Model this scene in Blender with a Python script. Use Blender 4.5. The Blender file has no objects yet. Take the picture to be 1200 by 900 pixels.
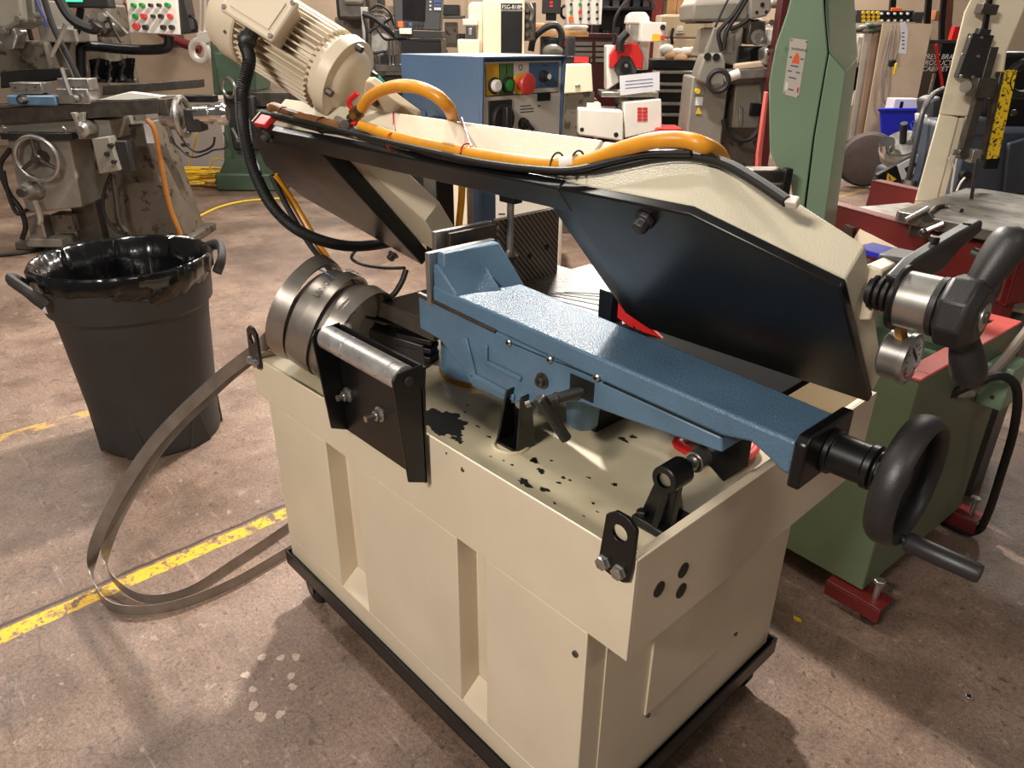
import bpy, bmesh, math, random
from mathutils import Vector, Matrix
random.seed(7)
scene = bpy.context.scene
COL = scene.collection

# ------------------------------------------------------------------ camera
FPX = 851.43                                   # focal length in pixels of a 1200 wide frame
CAM = Vector((0.47136, -0.68426, 1.5))
FW = Vector((-0.65778576, 0.61633711, -0.43295088))
RT = Vector((0.68116063, 0.73209759, 0.00730141))
UP = Vector((-0.32146243, 0.29010633, 0.90138794))
cam_data = bpy.data.cameras.new('camera')
cam_data.sensor_fit = 'HORIZONTAL'
cam_data.sensor_width = 36.0
cam_data.lens = 36.0 * FPX / 1200.0
cam_data.clip_start = 0.05
cam_data.clip_end = 60
cam = bpy.data.objects.new('camera', cam_data)
mw = Matrix.Identity(4)
for i, v in enumerate((RT, UP, -FW)):
    for k in range(3):
        mw[k][i] = v[k]
for k in range(3):
    mw[k][3] = CAM[k]
cam.matrix_world = mw
COL.objects.link(cam)
scene.camera = cam

# ------------------------------------------------------------------ world, lamps, exposure
world = bpy.data.worlds.new('World')
scene.world = world
world.use_nodes = True
bgn = world.node_tree.nodes['Background']
bgn.inputs[0].default_value = (1.0, 0.93, 0.84, 1)
bgn.inputs[1].default_value = 0.105
scene.view_settings.view_transform = 'Standard'
scene.view_settings.look = 'None'
scene.view_settings.gamma = 1.0
scene.view_settings.exposure = 0.0

def ceiling_lamp(loc, power, aim, size=(1.2, 0.35), rgb=(1.0, 0.93, 0.84), rz=0.0):
    d = bpy.data.lights.new('ceiling_lamp', 'AREA')
    d.shape = 'RECTANGLE'
    d.size, d.size_y = size
    d.energy = power
    d.color = rgb
    o = bpy.data.objects.new('ceiling_lamp', d)
    o.location = loc
    v = Vector(aim) - Vector(loc)
    o.rotation_euler = v.to_track_quat('-Z', 'Y').to_euler()
    COL.objects.link(o)
    return o
ceiling_lamp((0.2, -3.3, 3.3), 155, (-0.4, 0, 0.5), (0.9, 0.35))
ceiling_lamp((-3.1, 2.5, 4.2), 380, (-1.6, 0, 0), (0.28, 0.16))
ceiling_lamp((-2.3, -0.15, 4.2), 70, (-2.3, -0.16, 0), (1.2, 0.3))
ceiling_lamp((3.2, -0.6, 4.2), 26, (0.6, 0.4, 0.2), (1.2, 0.4))
ceiling_lamp((-5.6, 6.3, 4.3), 240, (-4.6, 5.2, 0), (1.2, 0.4))
ceiling_lamp((-6.2, -0.15, 4.2), 150, (-6.0, -0.14, 0), (1.6, 0.4))
ceiling_lamp((-1.2, 6.2, 4.3), 130, (-1.2, 5.2, 0), (1.2, 0.4))
ceiling_lamp((-8.6, 4.6, 4.3), 180, (-8.4, 4.4, 0), (1.2, 0.4))
ceiling_lamp((-4.2, 9.0, 4.3), 190, (-4.2, 8.8, 0), (1.2, 0.4))

# ------------------------------------------------------------------ materials
def lin(c):
    c = c / 255.0
    return c / 12.92 if c <= 0.04045 else ((c + 0.055) / 1.055) ** 2.4
def L3(rgb):
    return (lin(rgb[0]), lin(rgb[1]), lin(rgb[2]), 1.0)
MATS = {}
def mat(name, rgb, rough=0.5, metal=0.0, var=0.12, scale=6.0, bump=0.0, bscale=60.0, spec=0.5,
        rgb2=None, thresh=None, detail=4.0, coat=0.0):
    """procedural paint / metal / plastic: base colour with a soft noise variation,
    optional second colour breaking through in patches (wear), optional fine relief"""
    if name in MATS:
        return MATS[name]
    m = bpy.data.materials.new(name)
    m.use_nodes = True
    nt = m.node_tree
    b = nt.nodes['Principled BSDF']
    b.inputs['Metallic'].default_value = metal
    b.inputs['Specular IOR Level'].default_value = spec
    b.inputs['Coat Weight'].default_value = coat
    tc = nt.nodes.new('ShaderNodeTexCoord')
    n1 = nt.nodes.new('ShaderNodeTexNoise')
    n1.inputs['Scale'].default_value = scale
    n1.inputs['Detail'].default_value = detail
    nt.links.new(tc.outputs['Object'], n1.inputs['Vector'])
    ramp = nt.nodes.new('ShaderNodeValToRGB')
    c = L3(rgb)
    lo = tuple(max(0, k * (1 - var)) for k in c[:3]) + (1,)
    hi = tuple(min(1, k * (1 + var)) for k in c[:3]) + (1,)
    ramp.color_ramp.elements[0].position = 0.3
    ramp.color_ramp.elements[0].color = lo
    ramp.color_ramp.elements[1].position = 0.7
    ramp.color_ramp.elements[1].color = hi
    nt.links.new(n1.outputs['Fac'], ramp.inputs['Fac'])
    out = ramp.outputs['Color']
    if rgb2 is not None:
        n2 = nt.nodes.new('ShaderNodeTexNoise')
        n2.inputs['Scale'].default_value = scale * 2.7
        n2.inputs['Detail'].default_value = 8
        n2.inputs['Roughness'].default_value = 0.65
        nt.links.new(tc.outputs['Object'], n2.inputs['Vector'])
        r2 = nt.nodes.new('ShaderNodeValToRGB')
        t = thresh or 0.62
        r2.color_ramp.elements[0].position = t
        r2.color_ramp.elements[0].color = (0, 0, 0, 1)
        r2.color_ramp.elements[1].position = min(1, t + 0.05)
        r2.color_ramp.elements[1].color = (1, 1, 1, 1)
        nt.links.new(n2.outputs['Fac'], r2.inputs['Fac'])
        mx = nt.nodes.new('ShaderNodeMix')
        mx.data_type = 'RGBA'
        nt.links.new(r2.outputs['Color'], mx.inputs['Factor'])
        nt.links.new(out, mx.inputs['A'])
        mx.inputs['B'].default_value = L3(rgb2)
        out = mx.outputs['Result']
    nt.links.new(out, b.inputs['Base Color'])
    mr = nt.nodes.new('ShaderNodeMapRange')
    mr.inputs['To Min'].default_value = max(0.02, rough - 0.08)
    mr.inputs['To Max'].default_value = min(1, rough + 0.08)
    nt.links.new(n1.outputs['Fac'], mr.inputs['Value'])
    nt.links.new(mr.outputs['Result'], b.inputs['Roughness'])
    if bump > 0:
        n3 = nt.nodes.new('ShaderNodeTexNoise')
        n3.inputs['Scale'].default_value = bscale
        n3.inputs['Detail'].default_value = 3
        nt.links.new(tc.outputs['Object'], n3.inputs['Vector'])
        bp = nt.nodes.new('ShaderNodeBump')
        bp.inputs['Strength'].default_value = bump
        bp.inputs['Distance'].default_value = 0.002
        nt.links.new(n3.outputs['Fac'], bp.inputs['Height'])
        nt.links.new(bp.outputs['Normal'], b.inputs['Normal'])
    MATS[name] = m
    return m
def glow(name, rgb, strength):
    if name in MATS:
        return MATS[name]
    m = mat(name, rgb, 0.4)
    b = m.node_tree.nodes['Principled BSDF']
    b.inputs['Emission Color'].default_value = L3(rgb)
    b.inputs['Emission Strength'].default_value = strength
    return m

BEIGE = mat('beige_paint', (213, 198, 174), 0.42, var=0.05, scale=5, bump=0.05, bscale=300)
BEIGE_T = mat('beige_tray_paint', (192, 180, 152), 0.38, var=0.14, scale=9, rgb2=(120, 104, 76), thresh=0.70)
BEIGE_R = mat('beige_textured_paint', (202, 193, 170), 0.40, var=0.06, scale=8, bump=0.5, bscale=420)
BLUE = mat('blue_paint', (84, 112, 136), 0.38, var=0.16, scale=12, bump=0.10, bscale=250, rgb2=(62, 86, 106), thresh=0.68)
BLUE_R = mat('blue_textured_paint', (86, 114, 138), 0.30, var=0.10, scale=10, bump=0.8, bscale=330)
BLUE_S = mat('blue_sheet_paint', (70, 94, 126), 0.45, var=0.04)
BLACK = mat('black_powder_coat', (13, 13, 15), 0.34, var=0.05, scale=10)
BLACKP = mat('black_plastic', (38, 36, 36), 0.45, var=0.12, scale=14, bump=0.10, bscale=300)
BLACKR = mat('black_rubber', (22, 21, 21), 0.55, var=0.15)
DGREY = mat('dark_grey_paint', (62, 62, 64), 0.45, var=0.1)
STEEL = mat('steel', (178, 174, 168), 0.33, metal=0.9, var=0.18, scale=20)
CHROME = mat('polished_steel', (215, 213, 208), 0.14, metal=1.0, var=0.05)
STEELD = mat('dark_oiled_steel', (96, 90, 84), 0.38, metal=0.8, var=0.25, scale=15)
GREYST = mat('grey_machine_paint', (134, 128, 118), 0.42, var=0.12, scale=7, rgb2=(88, 80, 70), thresh=0.66)
GREYD = mat('grimy_grey_paint', (98, 88, 76), 0.5, var=0.25, scale=5, rgb2=(48, 40, 34), thresh=0.56)
ROLLER = mat('worn_roller_steel', (190, 188, 186), 0.36, metal=0.75, var=0.2, scale=30, rgb2=(120, 116, 114), thresh=0.60)
BLADE = mat('blade_steel', (150, 142, 134), 0.36, metal=0.75, var=0.15, scale=18)
ORANGE = mat('orange_hose', (216, 146, 36), 0.38, var=0.12, scale=25, rgb2=(150, 92, 24), thresh=0.68)
BROWNH = mat('brown_tape', (128, 84, 44), 0.42, var=0.2, scale=30)
RED = mat('red_plastic', (196, 34, 34), 0.35, var=0.06)
REDM = mat('dark_red_paint', (98, 26, 24), 0.42, var=0.14, scale=6, rgb2=(78, 22, 20), thresh=0.64)
PINK = mat('salmon_red_paint', (196, 92, 84), 0.5, var=0.08, scale=12, rgb2=(60, 30, 28), thresh=0.77)
GREEN = mat('green_paint', (130, 154, 128), 0.42, var=0.06, scale=3, rgb2=(104, 130, 100), thresh=0.64)
GREEND = mat('worn_green_paint', (98, 112, 86), 0.45, var=0.12, scale=4)
GREENL = mat('dark_green_machine_paint', (70, 88, 70), 0.45, var=0.15, scale=6)
CREAM = mat('cream_paint', (240, 226, 198), 0.42, var=0.04, scale=4)
WHITE = mat('white_paint', (232, 226, 216), 0.45, var=0.04)
PAPER = mat('paper', (226, 226, 230), 0.8, var=0.05, scale=12)
CARDB = mat('cardboard', (186, 164, 140), 0.8, var=0.08, scale=5)
WOOD = mat('pine_board', (196, 146, 92), 0.6, var=0.25, scale=7)
WOODD = mat('dark_wood', (92, 54, 36), 0.55, var=0.2, scale=7)
BLUEP = mat('blue_bin_plastic', (26, 42, 190), 0.40, var=0.06)
YELP = mat('worn_yellow_paint', (232, 192, 36), 0.5, var=0.08, scale=26, rgb2=(34, 30, 26), thresh=0.53)
YEL = mat('yellow_plastic', (230, 190, 50), 0.45, var=0.06)
YELL = mat('yellow_panel_print', (206, 160, 36), 0.45, var=0.04)
GRNB = mat('green_button', (36, 140, 64), 0.35, var=0.05)
GRNP = mat('green_panel_print', (74, 110, 56), 0.5, var=0.05)
REDB = mat('red_button', (206, 62, 58), 0.4, var=0.05)
WHTB = mat('white_button', (236, 232, 224), 0.35, var=0.03)
ALU = mat('silver_panel', (204, 194, 182), 0.42, metal=0.0, var=0.05)
OILST = mat('oily_table_steel', (84, 80, 76), 0.34, metal=0.5, var=0.3, scale=30, rgb2=(46, 42, 38), thresh=0.5)
GLASSY = mat('dark_glass', (30, 26, 30), 0.12, var=0.05)
BAG = mat('black_bin_liner', (12, 12, 13), 0.16, var=0.2, scale=20, bump=1.0, bscale=22, coat=0.3)
CAN = mat('black_bin_plastic', (46, 43, 42), 0.62, var=0.12, scale=8, bump=0.10, bscale=200)
BRASS = mat('brass', (172, 130, 66), 0.3, metal=0.9, var=0.15)
OIL = mat('black_oil_residue', (14, 13, 13), 0.5, var=0.2)
INK = mat('black_print', (30, 30, 32), 0.6, var=0.02)
INKW = mat('white_print', (236, 234, 230), 0.6, var=0.02)
INKB = mat('blue_print', (70, 90, 150), 0.6, var=0.02)
ORNP = mat('orange_print', (240, 106, 50), 0.5, var=0.03)
REDP = mat('red_print', (206, 40, 44), 0.5, var=0.05)
CORD = mat('grey_cable', (120, 108, 98), 0.5, var=0.1)
MAROON = mat('maroon_paint', (74, 24, 26), 0.4, var=0.08)
CLOTH = mat('grey_canvas', (86, 76, 72), 0.85, var=0.15, scale=12, bump=0.3, bscale=150)
WHITEPL = mat('white_plastic', (226, 216, 204), 0.45, var=0.04)
NAVY = mat('blue_grey_machine_paint', (64, 72, 84), 0.45, var=0.1)

# ------------------------------------------------------------------ mesh building
def V3(p):
    return Vector(p)
def frame_of(axis):
    a = Vector(axis).normalized()
    t = Vector((0, 0, 1)) if abs(a.z) < 0.9 else Vector((1, 0, 0))
    u = a.cross(t).normalized()
    return a, u, a.cross(u).normalized()
def spline(pts, n=6):
    """Catmull-Rom through the points"""
    P = [Vector(p) for p in pts]
    if len(P) < 3:
        return P
    Q = [P[0] * 2 - P[1]] + P + [P[-1] * 2 - P[-2]]
    out = []
    for i in range(1, len(Q) - 2):
        a, b, c, d = Q[i - 1], Q[i], Q[i + 1], Q[i + 2]
        for k in range(n):
            t = k / n
            out.append(0.5 * ((2 * b) + (c - a) * t + (2 * a - 5 * b + 4 * c - d) * t * t + (3 * b - a - 3 * c + d) * t ** 3))
    out.append(P[-1])
    return out
class MB:
    def __init__(self):
        self.v = []
        self.f = []
    def add(self, vs, fs):
        o = len(self.v)
        self.v += [tuple(p) for p in vs]
        self.f += [tuple(i + o for i in f) for f in fs]
        return self
    def box(self, x0, y0, z0, x1, y1, z1):
        vs = [(x0, y0, z0), (x1, y0, z0), (x1, y1, z0), (x0, y1, z0), (x0, y0, z1), (x1, y0, z1), (x1, y1, z1), (x0, y1, z1)]
        return self.add(vs, [(0, 3, 2, 1), (4, 5, 6, 7), (0, 1, 5, 4), (1, 2, 6, 5), (2, 3, 7, 6), (3, 0, 4, 7)])
    def obox(self, c, ax, ay, az):
        c, ax, ay, az = Vector(c), Vector(ax), Vector(ay), Vector(az)
        vs = [c + ax * a + ay * b + az * d for d in (-1, 1) for a, b in ((-1, -1), (1, -1), (1, 1), (-1, 1))]
        return self.add(vs, [(0, 3, 2, 1), (4, 5, 6, 7), (0, 1, 5, 4), (1, 2, 6, 5), (2, 3, 7, 6), (3, 0, 4, 7)])
    def loft(self, A, B):
        n = len(A)
        return self.add(list(A) + list(B), [tuple(range(n))[::-1], tuple(range(n, 2 * n))] +
                        [(i, (i + 1) % n, n + (i + 1) % n, n + i) for i in range(n)])
    def prism(self, pts, vec):
        vec = Vector(vec)
        return self.loft([Vector(p) for p in pts], [Vector(p) + vec for p in pts])
    def lathe(self, p0, axis, prof, n=24, caps=True, a0=0.0):
        a, u, w = frame_of(axis)
        p0 = Vector(p0)
        vs = []
        for t, r in prof:
            for k in range(n):
                an = a0 + 2 * math.pi * k / n
                vs.append(p0 + a * t + (u * math.cos(an) + w * math.sin(an)) * r)
        fs = []
        for i in range(len(prof) - 1):
            for k in range(n):
                fs.append((i * n + k, i * n + (k + 1) % n, (i + 1) * n + (k + 1) % n, (i + 1) * n + k))
        if caps:
            fs.append(tuple(range(n))[::-1])
            fs.append(tuple((len(prof) - 1) * n + k for k in range(n)))
        return self.add(vs, fs)
    def cyl(self, p0, p1, r, r1=None, n=18):
        p0, p1 = Vector(p0), Vector(p1)
        d = p1 - p0
        return self.lathe(p0, d, [(0, r), (d.length, r if r1 is None else r1)], n)
    def hexbolt(self, p0, axis, r, h):
        self.lathe(p0, axis, [(0, r), (h * .85, r), (h, r * .85)], 6)
        return self
    def torus(self, c, axis, R, r, n=36, m=10):
        a, u, w = frame_of(axis)
        c = Vector(c)
        vs = []
        for i in range(n):
            an = 2 * math.pi * i / n
            d = u * math.cos(an) + w * math.sin(an)
            for k in range(m):
                b = 2 * math.pi * k / m
                vs.append(c + d * (R + r * math.cos(b)) + a * (r * math.sin(b)))
        fs = [(i * m + k, i * m + (k + 1) % m, ((i + 1) % n) * m + (k + 1) % m, ((i + 1) % n) * m + k) for i in range(n) for k in range(m)]
        return self.add(vs, fs)
    def sweep(self, path, section, updir=None, closed=False, caps=True):
        """section: list of (s,t) in the frame (side, up) carried along the path"""
        P = [Vector(p) for p in path]
        n, m = len(P), len(section)
        vs = []
        side = None
        for i in range(n):
            if closed:
                t = (P[(i + 1) % n] - P[i - 1]).normalized()
            else:
                t = (P[min(i + 1, n - 1)] - P[max(i - 1, 0)]).normalized()
            if updir is not None:
                up = Vector(updir[i] if isinstance(updir, list) else updir)
                s = t.cross(up).normalized()
            elif side is None:
                s = frame_of(t)[1]
            else:
                s = (side - t * side.dot(t)).normalized()
            side = s
            u = s.cross(t).normalized()
            for a, b in section:
                vs.append(P[i] + s * a + u * b)
        fs = []
        for i in range(n if closed else n - 1):
            j = (i + 1) % n
            for k in range(m):
                fs.append((i * m + k, i * m + (k + 1) % m, j * m + (k + 1) % m, j * m + k))
        if not closed and caps:
            fs.append(tuple(range(m))[::-1])
            fs.append(tuple((n - 1) * m + k for k in range(m)))
        return self.add(vs, fs)
    def tube(self, pts, r, n=10, smooth=6):
        path = spline(pts, smooth) if smooth else pts
        sec = [(r * math.cos(2 * math.pi * k / n), r * math.sin(2 * math.pi * k / n)) for k in range(n)]
        return self.sweep(path, sec)
    def ball(self, c, r, n=16, m=10, sx=None):
        c = Vector(c)
        s = sx or (1, 1, 1)
        vs = [c + Vector((0, 0, r * s[2]))]
        for i in range(1, m):
            th = math.pi * i / m
            for k in range(n):
                ph = 2 * math.pi * k / n
                vs.append(c + Vector((r * s[0] * math.sin(th) * math.cos(ph), r * s[1] * math.sin(th) * math.sin(ph), r * s[2] * math.cos(th))))
        vs.append(c - Vector((0, 0, r * s[2])))
        fs = [(0, 1 + k, 1 + (k + 1) % n) for k in range(n)]
        for i in range(m - 2):
            for k in range(n):
                a = 1 + i * n
                fs.append((a + k, a + n + k, a + n + (k + 1) % n, a + (k + 1) % n))
        e = len(vs) - 1
        a = 1 + (m - 2) * n
        fs += [(e, a + (k + 1) % n, a + k) for k in range(n)]
        return self.add(vs, fs)
    def build(self, name, material, parent=None, off=None, bevel=0.0, angle=35.0, kind=None, label=None, seg=2):
        o3 = Vector(off) if off is not None else (Vector(parent['org']) if parent is not None and 'org' in parent else Vector((0, 0, 0)))
        me = bpy.data.meshes.new(name)
        me.from_pydata([(p[0] - o3.x, p[1] - o3.y, p[2] - o3.z) for p in self.v], [], self.f)
        bm = bmesh.new()
        bm.from_mesh(me)
        bmesh.ops.recalc_face_normals(bm, faces=bm.faces)
        bm.to_mesh(me)
        bm.free()
        me.polygons.foreach_set('use_smooth', [True] * len(me.polygons))
        me.set_sharp_from_angle(angle=math.radians(angle))
        me.materials.append(material)
        o = bpy.data.objects.new(name, me)
        COL.objects.link(o)
        if parent is not None:
            o.parent = parent
            if 'org' in parent:
                o['org'] = [o3.x, o3.y, o3.z]
        if bevel > 0:
            md = o.modifiers.new('bevel', 'BEVEL')
            md.width = bevel
            md.segments = seg
            md.limit_method = 'ANGLE'
            md.angle_limit = math.radians(40)
            md.harden_normals = False
        if kind:
            o['kind'] = kind
        if label:
            o['label'] = label
        return o
def thing(name, label, cat, loc=(0, 0, 0), rotz=0.0, group=None, world=True):
    """an Empty at the thing's base; with world=True its parts are written in world coordinates"""
    o = bpy.data.objects.new(name, None)
    o.empty_display_size = 0.1
    COL.objects.link(o)
    o.location = loc
    o.rotation_euler = (0, 0, rotz)
    o['label'] = label
    o['category'] = cat
    if group:
        o['group'] = group
    o['org'] = list(loc) if world else [0, 0, 0]
    return o
def single(o, label, cat, group=None):
    o['label'] = label
    o['category'] = cat
    if group:
        o['group'] = group
    return o
def text(body, size, origin, xdir, ydir, material, name, parent, align='LEFT', shear=0.0, bold=0.0, bend=None):
    cu = bpy.data.curves.new(name, 'FONT')
    cu.body = body
    cu.size = size
    cu.align_x = align
    cu.shear = shear
    cu.offset = bold
    cu.extrude = 0.0002
    t = bpy.data.objects.new(name, cu)
    COL.objects.link(t)
    dg = bpy.context.evaluated_depsgraph_get()
    me = bpy.data.meshes.new_from_object(t.evaluated_get(dg))
    bpy.data.objects.remove(t)
    x, y = Vector(xdir).normalized(), Vector(ydir).normalized()
    z = x.cross(y)
    org = Vector(origin) - (Vector(parent['org']) if parent is not None and 'org' in parent else Vector((0, 0, 0)))
    for v in me.vertices:
        c = v.co.copy()
        v.co = bend(c) if bend else org + x * c.x + y * c.y + z * c.z
    me.materials.clear()
    me.materials.append(material)
    me.name = name
    o = bpy.data.objects.new(name, me)
    COL.objects.link(o)
    if parent is not None:
        o.parent = parent
        if 'org' in parent:
            o['org'] = list(parent['org'])
    return o
# ------------------------------------------------------------------ the room: concrete floor, back walls
def floor_material():
    m = bpy.data.materials.new('stained_concrete')
    m.use_nodes = True
    nt = m.node_tree
    N, Lk = nt.nodes, nt.links
    b = N['Principled BSDF']
    tc = N.new('ShaderNodeTexCoord')
    sep = N.new('ShaderNodeSeparateXYZ')
    Lk.new(tc.outputs['Object'], sep.inputs[0])
    def noise(sc, det=6, rough=0.6, off=0):
        n = N.new('ShaderNodeTexNoise')
        n.inputs['Scale'].default_value = sc
        n.inputs['Detail'].default_value = det
        n.inputs['Roughness'].default_value = rough
        if off:
            mp = N.new('ShaderNodeMapping')
            mp.inputs['Location'].default_value = (off, off * 1.7, 0)
            Lk.new(tc.outputs['Object'], mp.inputs['Vector'])
            Lk.new(mp.outputs['Vector'], n.inputs['Vector'])
        else:
            Lk.new(tc.outputs['Object'], n.inputs['Vector'])
        return n.outputs['Fac']
    def ramp(src, stops):
        r = N.new('ShaderNodeValToRGB')
        e = r.color_ramp.elements
        while len(e) < len(stops):
            e.new(0.5)
        for k, (p, c) in enumerate(stops):
            e[k].position = p
            e[k].color = c if len(c) == 4 else (c[0], c[0], c[0], 1)
        Lk.new(src, r.inputs['Fac'])
        return r.outputs['Color']
    def mix(f, a, bb, mode='MIX'):
        x = N.new('ShaderNodeMix')
        x.data_type = 'RGBA'
        x.blend_type = mode
        if isinstance(f, float):
            x.inputs['Factor'].default_value = f
        else:
            Lk.new(f, x.inputs['Factor'])
        for s, key in ((a, 'A'), (bb, 'B')):
            if isinstance(s, tuple):
                x.inputs[key].default_value = s
            else:
                Lk.new(s, x.inputs[key])
        return x.outputs['Result']
    def math_(op, a, bb=None, c=None):
        x = N.new('ShaderNodeMath')
        x.operation = op
        for k, s in enumerate((a, bb, c)):
            if s is None:
                continue
            if isinstance(s, (int, float)):
                x.inputs[k].default_value = s
            else:
                Lk.new(s, x.inputs[k])
        return x.outputs[0]
    base = ramp(noise(0.9, 9, 0.62), [(0.30, L3((90, 73, 63))), (0.5, L3((126, 105, 92))), (0.72, L3((154, 132, 116)))])
    # darker oily patches and pale scuffs
    oil = ramp(noise(1.7, 8, 0.68, 3.1), [(0.48, (0,)), (0.66, (1,))])
    base = mix(math_('MULTIPLY', oil, 0.62), base, L3((60, 48, 42)))
    streak = ramp(noise(4.2, 9, 0.74, 12.3), [(0.50, (0,)), (0.62, (1,))])
    base = mix(math_('MULTIPLY', streak, 0.42), base, L3((84, 66, 56)))
    pale = ramp(noise(7.0, 8, 0.7, 7.7), [(0.60, (0,)), (0.74, (1,))])
    base = mix(math_('MULTIPLY', pale, 0.5), base, L3((186, 166, 152)))
    fine = ramp(noise(95, 4, 0.7, 1.3), [(0.32, L3((96, 82, 74))), (0.5, L3((188, 186, 184))), (0.70, L3((246, 244, 242)))])
    base = mix(0.42, base, fine, 'OVERLAY')
    grit = ramp(noise(230, 3, 0.7, 2.9), [(0.36, L3((70, 60, 54))), (0.5, L3((188, 186, 184))), (0.64, L3((255, 252, 248)))])
    base = mix(0.30, base, grit, 'OVERLAY')
    specks = ramp(noise(42, 2, 0.5, 5.5), [(0.655, (0,)), (0.685, (1,))])
    base = mix(math_('MULTIPLY', specks, 0.6), base, L3((58, 46, 40)))
    chips = ramp(noise(26, 3, 0.55, 15.5), [(0.665, (0,)), (0.69, (1,))])
    base = mix(math_('MULTIPLY', chips, 0.28), base, L3((190, 172, 156)))
    blot = ramp(noise(9.5, 7, 0.7, 21.7), [(0.56, (0,)), (0.64, (1,))])
    base = mix(math_('MULTIPLY', blot, 0.35), base, L3((74, 58, 50)))
    # drag scuffs stretched along one direction
    def stretched(rot, sx, sy, sc, off):
        n = N.new('ShaderNodeTexNoise')
        n.inputs['Scale'].default_value = sc
        n.inputs['Detail'].default_value = 5
        n.inputs['Roughness'].default_value = 0.7
        mp = N.new('ShaderNodeMapping')
        mp.inputs['Rotation'].default_value = (0, 0, rot)
        mp.inputs['Scale'].default_value = (sx, sy, 1)
        mp.inputs['Location'].default_value = (off, off, 0)
        Lk.new(tc.outputs['Object'], mp.inputs['Vector'])
        Lk.new(mp.outputs['Vector'], n.inputs['Vector'])
        return n.outputs['Fac']
    scuff = ramp(stretched(0.5, 1.0, 9.0, 3.0, 3.3), [(0.60, (0,)), (0.70, (1,))])
    base = mix(math_('MULTIPLY', scuff, 0.35), base, L3((176, 154, 138)))
    scuff2 = ramp(stretched(-0.7, 1.0, 12.0, 4.0, 8.1), [(0.61, (0,)), (0.70, (1,))])
    base = mix(math_('MULTIPLY', scuff2, 0.40), base, L3((64, 50, 43)))
    vo = N.new('ShaderNodeTexVoronoi')
    vo.feature = 'DISTANCE_TO_EDGE'
    vo.inputs['Scale'].default_value = 0.8
    wv = N.new('ShaderNodeVectorMath')
    wv.operation = 'ADD'
    wn = N.new('ShaderNodeTexNoise')
    wn.inputs['Scale'].default_value = 2.5
    wn.inputs['Detail'].default_value = 6
    Lk.new(tc.outputs['Object'], wn.inputs['Vector'])
    Lk.new(tc.outputs['Object'], wv.inputs[0])
    Lk.new(wn.outputs['Color'], wv.inputs[1])
    Lk.new(wv.outputs['Vector'], vo.inputs['Vector'])
    crack = ramp(vo.outputs['Distance'], [(0.0, (1,)), (0.006, (0,))])
    base = mix(math_('MULTIPLY', crack, 0.45), base, L3((54, 42, 36)))
    X, Y = sep.outputs[0], sep.outputs[1]
    wob = math_('MULTIPLY', math_('SUBTRACT', noise(5, 4, 0.6, 2.2), 0.5), 0.03)
    Xw = math_('ADD', X, wob)
    # saw-cut joint beside the painted line
    def band(src, c, w, soft):
        d = math_('ABSOLUTE', math_('SUBTRACT', src, c))
        r = N.new('ShaderNodeMapRange')
        r.inputs['From Min'].default_value = w
        r.inputs['From Max'].default_value = w + soft
        r.inputs['To Min'].default_value = 1
        r.inputs['To Max'].default_value = 0
        Lk.new(d, r.inputs['Value'])
        return r.outputs['Result']
    joint = band(Xw, -1.622, 0.004, 0.006)
    base = mix(math_('MULTIPLY', joint, 0.85), base, L3((52, 40, 34)))
    joint2 = band(math_('ADD', Y, wob), 2.6, 0.003, 0.006)
    base = mix(math_('MULTIPLY', joint2, 0.6), base, L3((60, 46, 40)))
    joint3 = band(Xw, 0.62, 0.002, 0.008)
    base = mix(math_('MULTIPLY', joint3, 0.5), base, L3((66, 54, 46)))
    wear = ramp(noise(14, 8, 0.76, 4.4), [(0.43, (0,)), (0.49, (1,))])
    wear2 = ramp(noise(60, 4, 0.7, 9.4), [(0.38, (0,)), (0.46, (1,))])
    line = math_('MULTIPLY', math_('MULTIPLY', band(Xw, -1.576, 0.026, 0.005), wear), wear2)
    base = mix(math_('MULTIPLY', line, 0.95), base, L3((214, 168, 36)))
    wear3 = ramp(noise(9, 8, 0.75, 8.4), [(0.46, (0,)), (0.60, (1,))])
    line2 = math_('MULTIPLY', band(Xw, -2.835, 0.030, 0.006), wear3)
    base = mix(math_('MULTIPLY', line2, 0.7), base, L3((206, 164, 70)))
    Lk.new(base, b.inputs['Base Color'])
    rr = ramp(noise(3.5, 6, 0.6, 6.1), [(0.35, (0.34,)), (0.7, (0.62,))])
    Lk.new(rr, b.inputs['Roughness'])
    b.inputs['Specular IOR Level'].default_value = 0.45
    bp = N.new('ShaderNodeBump')
    bp.inputs['Strength'].default_value = 0.4
    bp.inputs['Distance'].default_value = 0.003
    Lk.new(noise(70, 5, 0.7, 0.6), bp.inputs['Height'])
    Lk.new(bp.outputs['Normal'], b.inputs['Normal'])
    return m
o = MB().box(-18, -7, -0.08, 8, 18, 0).build('floor', floor_material())
o['kind'] = 'structure'
o['label'] = 'stained brown concrete workshop floor with a worn yellow line'

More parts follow.
